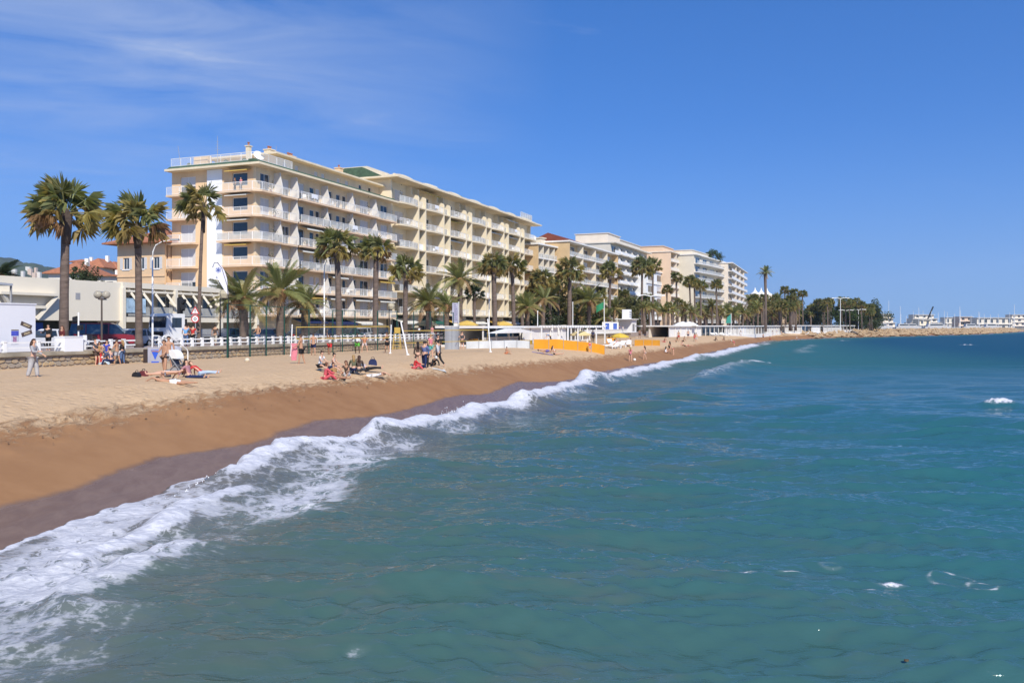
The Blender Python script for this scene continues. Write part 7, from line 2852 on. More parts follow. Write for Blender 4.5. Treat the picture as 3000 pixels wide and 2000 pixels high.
# floating scraps
for i, (px, py, lb, c) in enumerate([(1193, 1645, 'small red scrap floating in the foreground water', (0.45, 0.08, 0.06)), (1230, 1657, 'small white and red scrap floating beside the first', (0.6, 0.45, 0.42)),
                                     (1151, 1748, 'tiny dark scrap floating alone in the foreground', (0.03, 0.03, 0.03)), (2655, 1493, 'brown scrap of weed floating on the right', (0.14, 0.08, 0.04)),
                                     (2690, 1500, 'smaller brown scrap of weed beside the first', (0.14, 0.08, 0.04)), (2606, 1527, 'thin white sliver floating on the right', (0.7, 0.7, 0.7)),
                                     (2655, 1932, 'dark weed clump floating near the bottom right', (0.10, 0.075, 0.04))]):
    Y_ = CAMZ * F / (py - HOR)
    x = (px - 1500) / F * Y_
    mb = MB()
    r = random.Random(i)
    k = 7
    L_ = 8 / F * Y_
    mb.prism([(L_ * r.uniform(0.6, 1.1) * math.cos(2 * math.pi * j / k), 0.5 * L_ * r.uniform(0.6, 1.1) * math.sin(2 * math.pi * j / k)) for j in range(k)], -0.015, 0.008)
    FLOAT_Z = 0.0
    o = tag(part('floating_scrap', mb, mat('scrap_%d' % i, c, 0.8, 0.3, 8), None, (x, Y_, 0.0)), lb, 'debris', 'scraps floating on the sea')

# weed, pebbles and litter left along the tide lines
mb = MB()
lr_ = random.Random(41)
for _ in range(900):
    px = lr_.uniform(-40, 1500)
    f = lr_.random()
    if f < 0.55:
        py = np.interp(px, [0, 350, 700, 1000, 1500], [1245, 1195, 1140, 1115, 1064]) + lr_.gauss(0, 12)
    else:
        py = lr_.uniform(1085, 1260) - px * 0.07
    Y_ = 2.4 * F / (py - HOR)
    x, y = (px - 1500) / F * Y_, Y_
    s_ = float(shore_s(np.array([x]), np.array([y]))[0])
    if s_ < 4:
        continue
    z = terr1(x, y) + 0.03
    r = lr_.uniform(0.015, 0.06)
    a = lr_.uniform(0, 3)
    mb.add([(x + r * math.cos(a + k * 1.57) * (1.6 if k % 2 else 0.6), y + r * math.sin(a + k * 1.57) * (1.6 if k % 2 else 0.6), z + (0.0 if k % 2 else 0.012)) for k in range(4)] + [(x, y, z + r * 0.5)],
           [(0, 1, 4), (1, 2, 4), (2, 3, 4), (3, 0, 4)])
tag(part('tide_litter', mb, mat('dry_weed', (0.12, 0.08, 0.05), 0.9, 0.4, 9), None), 'scattered dark weed and pebbles along the tide lines', 'weed', kind='stuff')
# ------------------------------------------------------------------ people
SKINC = {'fair': (0.62, 0.36, 0.24), 'tan': (0.46, 0.25, 0.15), 'brown': (0.28, 0.15, 0.09), 'dark': (0.10, 0.055, 0.035)}
HAIRC = {'brown': (0.06, 0.03, 0.018), 'dark': (0.018, 0.013, 0.01), 'blond': (0.36, 0.22, 0.09), 'auburn': (0.14, 0.05, 0.025), 'white': (0.7, 0.7, 0.68)}
def skinm(k):
    return mat('skin_' + k, SKINC[k], 0.6, 0.08, 6)
def hairm(k):
    return mat('hair_' + k, HAIRC[k], 0.6, 0.3, 30)
CLO = {}
def cloth(name, c):
    return mat('cloth_' + name, c, 0.9, 0.15, 7, 0.25, 30)
POSE = {  # torso pitch, head pitch, thigh L/R, shank L/R (angles from straight down, forward +), upper arm L/R, forearm L/R, spread legs, spread arms
 'stand': dict(tp=0, th=(4, -4), sh=(2, -8), ua=(5, -5), fa=(20, 12), sl=5, sa=10),
 'stand2': dict(tp=3, th=(10, -6), sh=(4, -16), ua=(15, 25), fa=(60, 95), sl=6, sa=12),
 'walk': dict(tp=5, th=(25, -18), sh=(18, -40), ua=(-20, 25), fa=(-5, 45), sl=3, sa=8),
 'armsup': dict(tp=-3, th=(12, -14), sh=(2, -40), ua=(160, 60), fa=(172, 110), sl=12, sa=18),
 'ready': dict(tp=22, th=(38, 30), sh=(-8, -16), ua=(45, 45), fa=(80, 80), sl=16, sa=14),
 'jump': dict(tp=0, th=(20, -6), sh=(0, -30), ua=(-10, 40), fa=(20, 80), sl=14, sa=30),
 'bend': dict(tp=60, th=(4, -6), sh=(-4, -10), ua=(15, 25), fa=(30, 40), sl=6, sa=8),
 'lean': dict(tp=-8, th=(18, 12), sh=(-4, -6), ua=(5, 15), fa=(50, 75), sl=6, sa=10),
 'sit': dict(tp=12, th=(128, 122), sh=(38, 42), ua=(40, 45), fa=(75, 80), sl=10, sa=10),
 'sitout': dict(tp=-18, th=(93, 96), sh=(86, 88), ua=(-40, -38), fa=(-30, -30), sl=7, sa=12),
 'sitcross': dict(tp=14, th=(100, 98), sh=(20, 60), ua=(30, 30), fa=(70, 70), sl=32, sa=12),
 'kneel': dict(tp=20, th=(30, 120), sh=(-80, -2), ua=(40, 30), fa=(70, 60), sl=10, sa=10),
 'lieback': dict(tp=-84, th=(88, 96), sh=(88, 70), ua=(92, 60), fa=(96, 30), sl=7, sa=20),
 'lieprone': dict(tp=82, th=(-86, -90), sh=(-92, -88), ua=(120, 130), fa=(60, 70), sl=7, sa=25),
 'recline': dict(tp=-52, th=(95, 100), sh=(92, 84), ua=(-20, -30), fa=(10, 0), sl=8, sa=14),
}
def skeleton(p, female):
    J, Rr = {}, {}
    sh_w = 0.165 if female else 0.19
    hp_w = 0.095 if female else 0.088
    tp = R(p['tp'])
    up = Vector((0, math.sin(tp), math.cos(tp)))
    fw = Vector((0, math.cos(tp), -math.sin(tp)))
    pel = Vector((0, 0, 0))
    J['pel'] = pel
    J['spine'] = up * 0.22 + fw * 0.01
    J['chest'] = up * 0.42
    J['neckb'] = up * 0.52
    hpit = R(p['tp'] * 0.55 if abs(p['tp']) < 45 else p['tp'] * 0.92)
    hu = Vector((0, math.sin(hpit), math.cos(hpit)))
    hf = Vector((0, math.cos(hpit), -math.sin(hpit)))
    J['neck'] = J['neckb'] + hu * 0.06
    J['head'] = J['neck'] + hu * 0.10 + hf * 0.015
    J['htop'] = J['head'] + hu * 0.075
    J['_hu'], J['_hf'] = hu, hf
    for s_, i in ((-1, 0), (1, 1)):
        k = 'L' if s_ < 0 else 'R'
        J['sh' + k] = J['chest'] + up * 0.055 + Vector((s_ * sh_w, 0, 0))
        a, sp = R(p['ua'][i]), R(p['sa'])
        d = Vector((s_ * math.sin(sp), math.sin(a) * math.cos(sp), -math.cos(a) * math.cos(sp)))
        J['el' + k] = J['sh' + k] + d * 0.28
        a = R(p['fa'][i])
        d2 = Vector((s_ * math.sin(sp) * 0.2, math.sin(a), -math.cos(a))).normalized()
        J['wr' + k] = J['el' + k] + d2 * 0.235
        J['hd' + k] = J['wr' + k] + d2 * 0.08
        side = Vector((1, 0, 0)).cross(d2).normalized()
        for f, (off, ln) in enumerate(((0.030, 0.075), (0.010, 0.088), (-0.010, 0.082), (-0.030, 0.066))):
            b = J['hd' + k] + side * off
            J['f%d%s' % (f, k)] = b + d2 * ln * 0.6 - Vector((s_ * 0.006, 0, 0))
            J['g%d%s' % (f, k)] = b + d2 * ln - Vector((s_ * 0.018, 0, 0))
        J['tb' + k] = J['wr' + k] + d2 * 0.045 + side * 0.045
        J['hip' + k] = pel + Vector((s_ * hp_w, 0, 0)) - up * 0.05
        a, sp = R(p['th'][i]), R(p['sl'])
        d = Vector((s_ * math.sin(sp), math.sin(a) * math.cos(sp), -math.cos(a) * math.cos(sp)))
        J['kn' + k] = J['hip' + k] + d * 0.42
        a = R(p['sh'][i])
        d2 = Vector((s_ * math.sin(sp) * 0.3, math.sin(a), -math.cos(a))).normalized()
        J['an' + k] = J['kn' + k] + d2 * 0.41
        ft = Vector((0, -d2.z, d2.y)).normalized() if abs(d2.z) > 0.3 or p['tp'] < -40 else Vector((0, 0, 1))
        if p['tp'] > 70:
            ft = Vector((0, -1, 0))
        if abs(d2.z) > 0.8:
            ft = Vector((s_ * 0.15, 1, 0)).normalized()
        J['to' + k] = J['an' + k] + ft * 0.15 + d2 * 0.045
    wst = 0.085 if female else 0.105
    Rr.update(pel=(0.15, 0.11), spine=(wst + 0.02, wst), chest=(0.135 if female else 0.155, 0.105), neckb=(0.075, 0.06), neck=(0.048, 0.048), head=(0.078, 0.09), htop=(0.06, 0.07))
    for k in 'LR':
        Rr['sh' + k] = (0.056, 0.056) if female else (0.066, 0.066)
        Rr['el' + k] = (0.038, 0.038)
        Rr['wr' + k] = (0.027, 0.027)
        Rr['hd' + k] = (0.032, 0.022)
        Rr['tb' + k] = (0.011, 0.011)
        for f in range(4):
            Rr['f%d%s' % (f, k)] = (0.009, 0.009)
            Rr['g%d%s' % (f, k)] = (0.007, 0.007)
        Rr['hip' + k] = (0.095, 0.095)
        Rr['kn' + k] = (0.056, 0.056)
        Rr['an' + k] = (0.038, 0.038)
        Rr['to' + k] = (0.034, 0.026)
    return J, Rr
BODY_E = [('pel', 'spine'), ('spine', 'chest'), ('chest', 'neckb'), ('neckb', 'neck'), ('neck', 'head'), ('head', 'htop')]
for k in 'LR':
    BODY_E += [('chest', 'sh' + k), ('sh' + k, 'el' + k), ('el' + k, 'wr' + k), ('wr' + k, 'hd' + k), ('wr' + k, 'tb' + k), ('pel', 'hip' + k), ('hip' + k, 'kn' + k), ('kn' + k, 'an' + k), ('an' + k, 'to' + k)]
    for f in range(4):
        BODY_E += [('hd' + k, 'f%d%s' % (f, k)), ('f%d%s' % (f, k), 'g%d%s' % (f, k))]
GARM = {
 'tshirt': ([('pelu', 'spine'), ('spine', 'chest')] + [e for k in 'LR' for e in (('chest', 'sh' + k), ('sh' + k, 'ua5' + k))], 0.016),
 'longshirt': ([('pelm', 'spine'), ('spine', 'chest')] + [e for k in 'LR' for e in (('chest', 'sh' + k), ('sh' + k, 'el' + k), ('el' + k, 'wr9' + k))], 0.02),
 'vest': ([('pelu', 'spine'), ('spine', 'chest'), ('chest', 'shiL'), ('chest', 'shiR')], 0.014),
 'trousers': ([('pelm', 'hipL'), ('pelm', 'hipR')] + [e for k in 'LR' for e in (('hip' + k, 'kn' + k), ('kn' + k, 'an9' + k))], 0.018),
 'wide_trousers': ([('pelm', 'hipL'), ('pelm', 'hipR')] + [e for k in 'LR' for e in (('hip' + k, 'kn' + k), ('kn' + k, 'an9' + k))], 0.045),
 'shorts': ([('pelm', 'hipL'), ('pelm', 'hipR')] + [('hip' + k, 'th7' + k) for k in 'LR'], 0.026),
 'briefs': ([('pelm', 'hipL'), ('pelm', 'hipR')] + [('hip' + k, 'th2' + k) for k in 'LR'], 0.012),
 'bikini_top': ([('ch8', 'chest'), ('chest', 'shhL'), ('chest', 'shhR')], 0.008),
 'dress': ([('pelm', 'spine'), ('spine', 'chest'), ('pelm', 'hipL'), ('pelm', 'hipR')] + [('hip' + k, 'th7' + k) for k in 'LR'], 0.035),
}
SKC = {}
TMPS = bpy.data.scenes.new('workbench')
def skin_mesh(key, J, Rr, E, infl, sub=1):
    if key in SKC:
        return SKC[key]
    names = []
    for a, b in E:
        for q_ in (a, b):
            if q_ not in names:
                names.append(q_)
    me = bpy.data.meshes.new('skin_src')
    me.from_pydata([tuple(J[n]) for n in names], [(names.index(a), names.index(b)) for a, b in E], [])
    ob = bpy.data.objects.new('skin_src', me)
    TMPS.collection.objects.link(ob)
    md = ob.modifiers.new('skin', 'SKIN')
    md.branch_smoothing = 0.4
    md.use_smooth_shade = True
    for i, n in enumerate(names):
        r = Rr[n]
        sv = me.skin_vertices[0].data[i]
        sv.radius = (r[0] + infl, r[1] + infl)
        sv.use_root = (i == 0)
    ss = ob.modifiers.new('sub', 'SUBSURF')
    ss.levels = sub
    ss.render_levels = sub
    TMPS.view_layers[0].update()
    dg = TMPS.view_layers[0].depsgraph
    ev = ob.evaluated_get(dg)
    out = bpy.data.meshes.new_from_object(ev)
    bpy.data.objects.remove(ob)
    bpy.data.meshes.remove(me)
    out.polygons.foreach_set('use_smooth', [True] * len(out.polygons))
    SKC[key] = out
    return out
def derived(J, Rr):
    def lerp(n, a, b, f):
        J[n] = J[a].lerp(J[b], f)
        Rr[n] = tuple(x + (y - x) * f for x, y in zip(Rr[a], Rr[b]))
    lerp('pelu', 'pel', 'spine', -0.25)
    lerp('pelm', 'pel', 'spine', 0.25)
    lerp('ch8', 'spine', 'chest', 0.55)
    Rr['pelm'] = (Rr['pel'][0], Rr['pel'][1])
    for k in 'LR':
        lerp('ua5' + k, 'sh' + k, 'el' + k, 0.55)
        lerp('wr9' + k, 'el' + k, 'wr' + k, 0.9)
        lerp('an9' + k, 'kn' + k, 'an' + k, 0.95)
        lerp('th7' + k, 'hip' + k, 'kn' + k, 0.72)
        lerp('th2' + k, 'hip' + k, 'kn' + k, 0.12)
        lerp('shi' + k, 'chest', 'sh' + k, 0.62)
        lerp('shh' + k, 'chest', 'sh' + k, 0.3)
        Rr['shi' + k] = (0.075, 0.06)
        Rr['shh' + k] = (0.085, 0.07)
def set_mat(o, m):
    if len(o.data.materials) == 0:
        o.data.materials.append(m)
    o.material_slots[0].link = 'OBJECT'
    o.material_slots[0].material = m
HAIRM = {}
def hair_mesh(key, J, style):
    if key in HAIRM:
        return HAIRM[key]
    c = J['head'] + J['_hu'] * 0.012 - J['_hf'] * 0.012
    hu, hf = J['_hu'], J['_hf']
    mb = MB()
    n, k = 12, 9
    vs_, fs, keep = [], [], []
    for i in range(k + 1):
        a = math.pi * i / k
        for j in range(n):
            t = 2 * math.pi * j / n
            u, x, y = math.cos(a), math.sin(a) * math.cos(t), math.sin(a) * math.sin(t)
            vs_.append(tuple(c + hu * (u * 0.118) + hf * (y * 0.112) + Vector((x * 0.098, 0, 0))))
            keep.append(not (y > 0.25 and u < 0.45) and u > (-0.75 if style != 'short' else -0.45))
    for i in range(k):
        for j in range(n):
            q_ = (i * n + j, i * n + (j + 1) % n, (i + 1) * n + (j + 1) % n, (i + 1) * n + j)
            if all(keep[v] for v in q_):
                fs.append(q_)
    mb.add(vs_, fs)
    if style == 'long':
        b = c - hf * 0.06 - hu * 0.03
        down = Vector((0, 0, -1)) if abs(hu.z) > 0.5 else -hu
        pts_ = [b, b + down * 0.12 - hf * 0.035, b + down * 0.24 - hf * 0.04, b + down * 0.36 - hf * 0.02]
        mb.tube([tuple(p) for p in pts_], [0.085, 0.088, 0.075, 0.03], 8)
    if style == 'bun':
        mb.sphere(tuple(c + hu * 0.10 - hf * 0.07), 0.05, 8, 6)
    me = mb.mesh('hair', [], True)
    HAIRM[key] = me
    return me
FACEM = {}
M_EYE = mat('eye_dark', (0.02, 0.015, 0.012), 0.3, 0.1, 4)
M_LIP = mat('lips', (0.35, 0.10, 0.08), 0.5, 0.1, 9)
def face_mesh(key, J):
    if key in FACEM:
        return FACEM[key]
    c, hu, hf = J['head'], J['_hu'], J['_hf']
    mb = MB()
    for sx in (-0.03, 0.03):
        mb.sphere(tuple(c + hf * 0.079 + hu * 0.012 + Vector((sx, 0, 0))), 0.011, 6, 4)
    mb.cur = 1
    a = c + hf * 0.083 - hu * 0.045
    mb.bar(tuple(a - Vector((0.022, 0, 0))), tuple(a + Vector((0.022, 0, 0))), 0.012)
    mb.cur = 2
    p0 = c + hf * 0.078 + hu * 0.012
    p1 = c + hf * 0.108 - hu * 0.018
    mb.tube([tuple(p0), tuple(p1), tuple(c + hf * 0.082 - hu * 0.026)], [0.007, 0.013, 0.006], 6)
    for sx in (-1, 1):
        mb.sphere(tuple(c + Vector((sx * 0.082, 0, 0)) - hf * 0.005), 0.022, 6, 4, (0.4, 0.8, 1.2))
    me = mb.mesh('face', [M_EYE, M_LIP, skinm('tan')])
    FACEM[key] = me
    return me
def person(loc, facing, pose, female, skin, wear, hair, label, height=1.7, hstyle='short', group='people on the beach', sink=0.0, sitz=None):
    """loc: ground point; facing: degrees, 0 = away from the camera, 90 = to the left"""
    J, Rr = skeleton(POSE[pose], female)
    derived(J, Rr)
    key = (pose, female)
    zmin = min(J[n].z - Rr[n][1] * (0.9 if n in ('pel', 'spine', 'chest', 'hipL', 'hipR') else 0.8) for n in Rr if n[0] not in 'fg')
    sc_ = height / 1.70
    t = thing('person', label, 'person', tuple(loc), R(facing), group, sc_)
    t.location.z = loc[2] - zmin * sc_ - 0.015 - sink
    o = link('body', skin_mesh(('b',) + key, J, Rr, BODY_E, 0.0), t)
    set_mat(o, skinm(skin))
    for g_, m in wear:
        E, inf = GARM[g_]
        o2 = link({'longshirt': 'shirt', 'wide_trousers': 'trousers'}.get(g_, g_), skin_mesh((g_,) + key, J, Rr, E, inf), t)
        set_mat(o2, m)
    hs_ = hstyle
    o3 = link('hair', hair_mesh((hs_,) + key, J, hs_), t)
    set_mat(o3, hairm(hair))
    if group == 'people on the far beach':
        return t
    o4 = tag(link('face', face_mesh(key, J), t), kind='stuff')
    o4.material_slots[2].link = 'OBJECT'
    o4.material_slots[2].material = skinm(skin)
    return t
C = cloth
c_grey = C('heather_grey', (0.36, 0.35, 0.36)); c_black = C('black', (0.02, 0.02, 0.022)); c_white = C('white', (0.72, 0.72, 0.72)); c_jean = C('denim', (0.10, 0.16, 0.30))
c_red = C('red', (0.55, 0.04, 0.04)); c_coral = C('coral', (0.62, 0.10, 0.12)); c_blue = C('royal_blue', (0.05, 0.07, 0.40)); c_navy = C('navy', (0.02, 0.03, 0.09)); c_lime = C('lime', (0.12, 0.45, 0.06))
c_pink = C('pink', (0.65, 0.20, 0.25)); c_brown = C('brown', (0.09, 0.06, 0.045)); c_tan = C('tan', (0.36, 0.20, 0.08)); c_sky = C('sky_blue', (0.16, 0.38, 0.65)); c_orange = C('orange', (0.62, 0.20, 0.08))
c_char = C('charcoal', (0.07, 0.07, 0.075)); c_lgrey = C('light_grey', (0.50, 0.50, 0.52)); c_teal = C('teal', (0.12, 0.42, 0.36)); c_pattern = C('pale_pattern', (0.55, 0.45, 0.42)); c_olive = C('olive', (0.12, 0.12, 0.07))
def on_sand(px, py, *a, **k):
    return person(G(px, py), *a, **k)
on_sand(97, 1110, -90, 'stand2', True, 'fair', [('longshirt', c_grey), ('wide_trousers', C('pale_grey', (0.45, 0.43, 0.42)))], 'brown', 'woman in grey cardigan and wide grey trousers standing alone', 1.72, 'long')
# by the wall
gw = 'people by the sea wall'
on_sand(250, 1070, -100, 'lean', False, 'fair', [('tshirt', c_char), ('shorts', c_brown)], 'brown', 'man in grey shirt and brown shorts leaning on the wall', 1.78, 'short', group=gw)
on_sand(267, 1068, 180, 'stand2', True, 'fair', [('tshirt', c_blue), ('shorts', c_jean)], 'dark', 'person in royal blue top by the wall', 1.7, 'short', group=gw)
on_sand(283, 1070, 200, 'lean', True, 'tan', [('vest', c_tan), ('trousers', c_red)], 'dark', 'person in tan top and bright red trousers by the wall', 1.6, 'long', group=gw)
on_sand(325, 1066, 90, 'stand', True, 'fair', [('longshirt', c_black), ('trousers', c_jean)], 'blond', 'person in black jacket and jeans facing the wall', 1.68, 'long', group=gw)
on_sand(343, 1068, 80, 'stand2', False, 'tan', [('shorts', c_lgrey)], 'brown', 'shirtless man in light grey shorts by the wall', 1.74, 'short', group=gw)
on_sand(296, 1070, -80, 'sit', True, 'fair', [('tshirt', c_white), ('trousers', C('ice_blue', (0.45, 0.55, 0.6)))], 'brown', 'person in pale blue trousers sitting at the foot of the wall', 1.6, 'long', group=gw)
on_sand(326, 1071, 60, 'sitcross', False, 'fair', [('longshirt', C('slate', (0.09, 0.09, 0.15))), ('trousers', c_navy)], 'dark', 'person in slate blue sitting hunched at the foot of the wall', 1.65, 'short', group=gw)
# sunbathers left
gl_ = 'sunbathers in the left foreground'
on_sand(482, 1100, 150, 'stand2', True, 'tan', [('briefs', c_black), ('bikini_top', c_black)], 'brown', 'woman in black bikini standing behind the pushchair', 1.68, 'short', group=gl_)
on_sand(494, 1090, 200, 'stand', False, 'tan', [('shorts', c_lgrey)], 'dark', 'man in pale shorts standing beside the woman in black bikini', 1.78, 'short', group=gl_)
on_sand(490, 1116, 92, 'lieback', True, 'fair', [('briefs', c_white), ('bikini_top', c_red)], 'auburn', 'woman in red and white bikini lying on her back', 1.62, 'short', group=gl_)
on_sand(505, 1126, 78, 'lieprone', False, 'tan', [('shorts', c_white)], 'brown', 'tanned person in white shorts lying face down', 1.72, 'short', group=gl_)
on_sand(556, 1110, -100, 'sitout', True, 'fair', [('longshirt', C('dusty_pink', (0.42, 0.20, 0.22))), ('trousers', c_navy)], 'dark', 'dark haired woman in dusty pink sitting with legs out', 1.66, 'long', group=gl_)
on_sand(590, 1108, -95, 'recline', True, 'fair', [('tshirt', c_red), ('trousers', C('washed_jean', (0.45, 0.55, 0.7)))], 'auburn', 'person in red top and washed jeans lying back', 1.62, 'long', group=gl_)
# towel man and volleyball players
gv = 'volleyball players and onlookers'
tw = on_sand(883, 1068, 85, 'stand2', False, 'tan', [('shorts', c_black)], 'brown', 'shirtless man in black shorts holding up a pink towel', 1.78, 'short', group=gv)
on_sand(918, 1042, 15, 'walk', False, 'tan', [('shorts', c_navy)], 'brown', 'shirtless player in navy shorts seen from behind', 1.8, 'short', group=gv)
on_sand(966, 1040, -20, 'armsup', False, 'brown', [('vest', c_white), ('shorts', c_red)], 'dark', 'player in white vest and red shorts raising one arm', 1.78, 'short', group=gv)
on_sand(1047, 1036, 170, 'jump', False, 'dark', [('vest', c_white), ('shorts', c_lime)], 'dark', 'player in white vest and lime shorts behind the net', 1.8, 'short', group=gv)
on_sand(1068, 1032, 190, 'ready', False, 'fair', [('tshirt', c_orange), ('shorts', c_pattern)], 'white', 'player in orange shirt and white cap crouching', 1.8, 'short', group=gv)
on_sand(1134, 1034, 70, 'stand2', False, 'tan', [('vest', c_black), ('shorts', c_black)], 'brown', 'player in black singlet at the right end of the net', 1.82, 'short', group=gv)
on_sand(1354, 1024, 170, 'stand2', False, 'fair', [('tshirt', c_char), ('shorts', c_brown)], 'dark', 'man in dark shirt standing by the grey windscreen', 1.8, 'short', group=gv)
on_sand(1262, 1050, 60, 'stand', False, 'fair', [('tshirt', c_pink), ('shorts', c_teal)], 'blond', 'person in pink top and teal shorts behind the standing group', 1.75, 'short', group=gv)
on_sand(1284, 1048, 180, 'stand2', True, 'fair', [('longshirt', c_black), ('trousers', c_char)], 'dark', 'person all in black in front of the fence post', 1.7, 'long', group=gv)
# pink towel held by the man
mb = MB()
for i in range(7):
    z = 1.15 - 0.17 * i
    for j in range(5):
        mb.v.append((-0.18 + 0.09 * j + 0.02 * math.sin(i * 1.3 + j), 0.05 * math.sin(j * 1.9 + i * 0.6), z))
mb.f = [(i * 5 + j, (i + 1) * 5 + j, (i + 1) * 5 + j + 1, i * 5 + j + 1) for i in range(6) for j in range(4)]
mb.m = [0] * len(mb.f)
g = G(883, 1068)
tag(part('hanging_towel', mb, mat('towel_pink', (0.66, 0.22, 0.26), 0.9, 0.15, 5), None, (g.x - 0.42, g.y - 0.05, g.z + 0.12), smooth=True), 'pink towel held up by the shirtless man', 'towel')
# seated group centre
gs = 'seated group in the middle of the beach'
for px, py, fc, po, fe, sk, wr, hr_, hst, lb, hgt_ in [
 (937, 1090, -110, 'sitcross', True, 'fair', [('tshirt', c_white), ('shorts', c_black)], 'brown', 'bun', 'person in white shirt with a bun, at the left of the seated group', 1.62),
 (951, 1114, -60, 'sit', True, 'fair', [('longshirt', c_coral), ('trousers', c_coral)], 'auburn', 'bun', 'person in coral red sitting at the front of the group', 1.62),
 (972, 1096, -100, 'sitcross', True, 'fair', [('vest', c_white), ('shorts', c_navy)], 'dark', 'bun', 'person in white top with tied dark hair behind the coral one', 1.62),
 (984, 1112, -120, 'sitout', True, 'tan', [('longshirt', c_tan), ('briefs', c_black)], 'brown', 'short', 'person in tan brown top stretching bare legs', 1.66),
 (1016, 1104, 170, 'sit', True, 'tan', [('tshirt', c_brown), ('shorts', c_lgrey)], 'auburn', 'long', 'long haired person in brown top in the middle of the group', 1.62),
 (1037, 1100, 20, 'sitcross', True, 'fair', [('longshirt', c_olive), ('trousers', c_navy)], 'blond', 'long', 'blond long haired person in olive top seen from behind', 1.62),
 (1052, 1102, 10, 'sitcross', True, 'fair', [('longshirt', c_brown), ('trousers', c_char)], 'brown', 'long', 'brown long haired person seen from behind in the group', 1.64),
 (1075, 1092, -80, 'recline', True, 'fair', [('longshirt', C('pale_blue', (0.38, 0.46, 0.62))), ('trousers', c_black)], 'dark', 'short', 'person in pale blue shirt reclining with black leggings', 1.68),
 (1090, 1104, -88, 'lieprone', True, 'fair', [('tshirt', c_white), ('shorts', c_white)], 'brown', 'short', 'bare legged person lying at the right of the seated group', 1.62)]:
    on_sand(px, py, fc, po, fe, sk, wr, hr_, lb, hgt_, hst, group=gs)
# standing group
gg = 'standing group in front of the far net'
for px, py, fc, po, fe, sk, wr, hr_, hst, lb, hgt_ in [
 (1224, 1080, 20, 'stand', True, 'fair', [('longshirt', c_brown), ('briefs', c_brown)], 'dark', 'long', 'bare legged person in brown top standing left in the group', 1.68),
 (1243, 1082, -30, 'stand2', False, 'fair', [('longshirt', C('steel_blue', (0.12, 0.15, 0.30))), ('trousers', c_navy)], 'dark', 'short', 'person in steel blue hooded top standing in the middle of the group', 1.78),
 (1249, 1080, 150, 'stand', True, 'fair', [('longshirt', c_jean), ('trousers', c_black)], 'dark', 'long', 'person in denim jacket standing close behind the steel blue one', 1.68),
 (1284, 1074, 75, 'walk', False, 'fair', [('longshirt', c_lgrey), ('trousers', c_black)], 'dark', 'short', 'person in pale grey jacket and black trousers walking up to the group', 1.76),
 (1213, 1082, -70, 'sit', True, 'fair', [('longshirt', c_red), ('trousers', c_coral)], 'dark', 'short', 'person in bright red sitting at the feet of the standing group', 1.5),
 (1268, 1076, 30, 'recline', True, 'fair', [('longshirt', c_black), ('trousers', c_black)], 'white', 'short', 'person in black with white cap sitting among the standing group', 1.6)]:
    on_sand(px, py, fc, po, fe, sk, wr, hr_, lb, hgt_, hst, group=gg)
# promenade walkers
gq = 'people on the promenade'
def on_prom(px, d_, *a, **k):
    b = S(px, d_, PROM)
    return person(b, *a, group=gq, **k)
on_prom(544, 16.6, 20, 'stand2', False, 'fair', [('tshirt', c_sky), ('trousers', c_jean)], 'dark', 'man in sky blue shirt by the lorry on the promenade', 1.78)
on_prom(565, 16.9, -20, 'stand2', False, 'fair', [('tshirt', c_red), ('trousers', c_black)], 'dark', 'man in red shirt at the top of the beach steps', 1.76)
on_prom(552, 15.5, 60, 'stand', False, 'tan', [('tshirt', c_char), ('trousers', c_char)], 'dark', 'man in charcoal behind the blue and red shirts', 1.8)
on_prom(630, 16.4, 10, 'walk', False, 'tan', [('tshirt', c_brown), ('trousers', C('cream', (0.5, 0.45, 0.36)))], 'dark', 'man in brown shirt and cream trousers walking on the promenade', 1.78)
on_prom(755, 16.8, 170, 'lean', False, 'tan', [('shorts', c_jean)], 'dark', 'shirtless man in denim shorts on the promenade rail', 1.76)
on_prom(142, 16.0, 180, 'stand2', False, 'fair', [('longshirt', c_black), ('trousers', c_black)], 'dark', 'man in black jacket beside the white container', 1.76)
on_prom(182, 16.4, 160, 'stand', True, 'fair', [('longshirt', C('burgundy', (0.14, 0.03, 0.03))), ('trousers', c_black)], 'auburn', 'auburn haired person left of the white pillar', 1.64, hstyle='long')
on_prom(1228, 16.8, 175, 'stand2', False, 'dark', [('vest', c_white), ('shorts', c_black)], 'dark', 'person in white vest on the promenade behind the far net', 1.76)
on_prom(1266, 17.2, 180, 'stand', True, 'fair', [('tshirt', c_pink), ('shorts', c_white)], 'auburn', 'person in pink on the promenade behind the far net', 1.66)
on_prom(1815, 17.0, 150, 'stand', False, 'fair', [('tshirt', c_blue), ('trousers', c_navy)], 'dark', 'person in blue beside the advertising boxes', 1.76)
on_prom(1825, 17.2, 190, 'stand', True, 'fair', [('tshirt', c_white), ('shorts', c_blue)], 'brown', 'person in white beside the kiosk', 1.66)
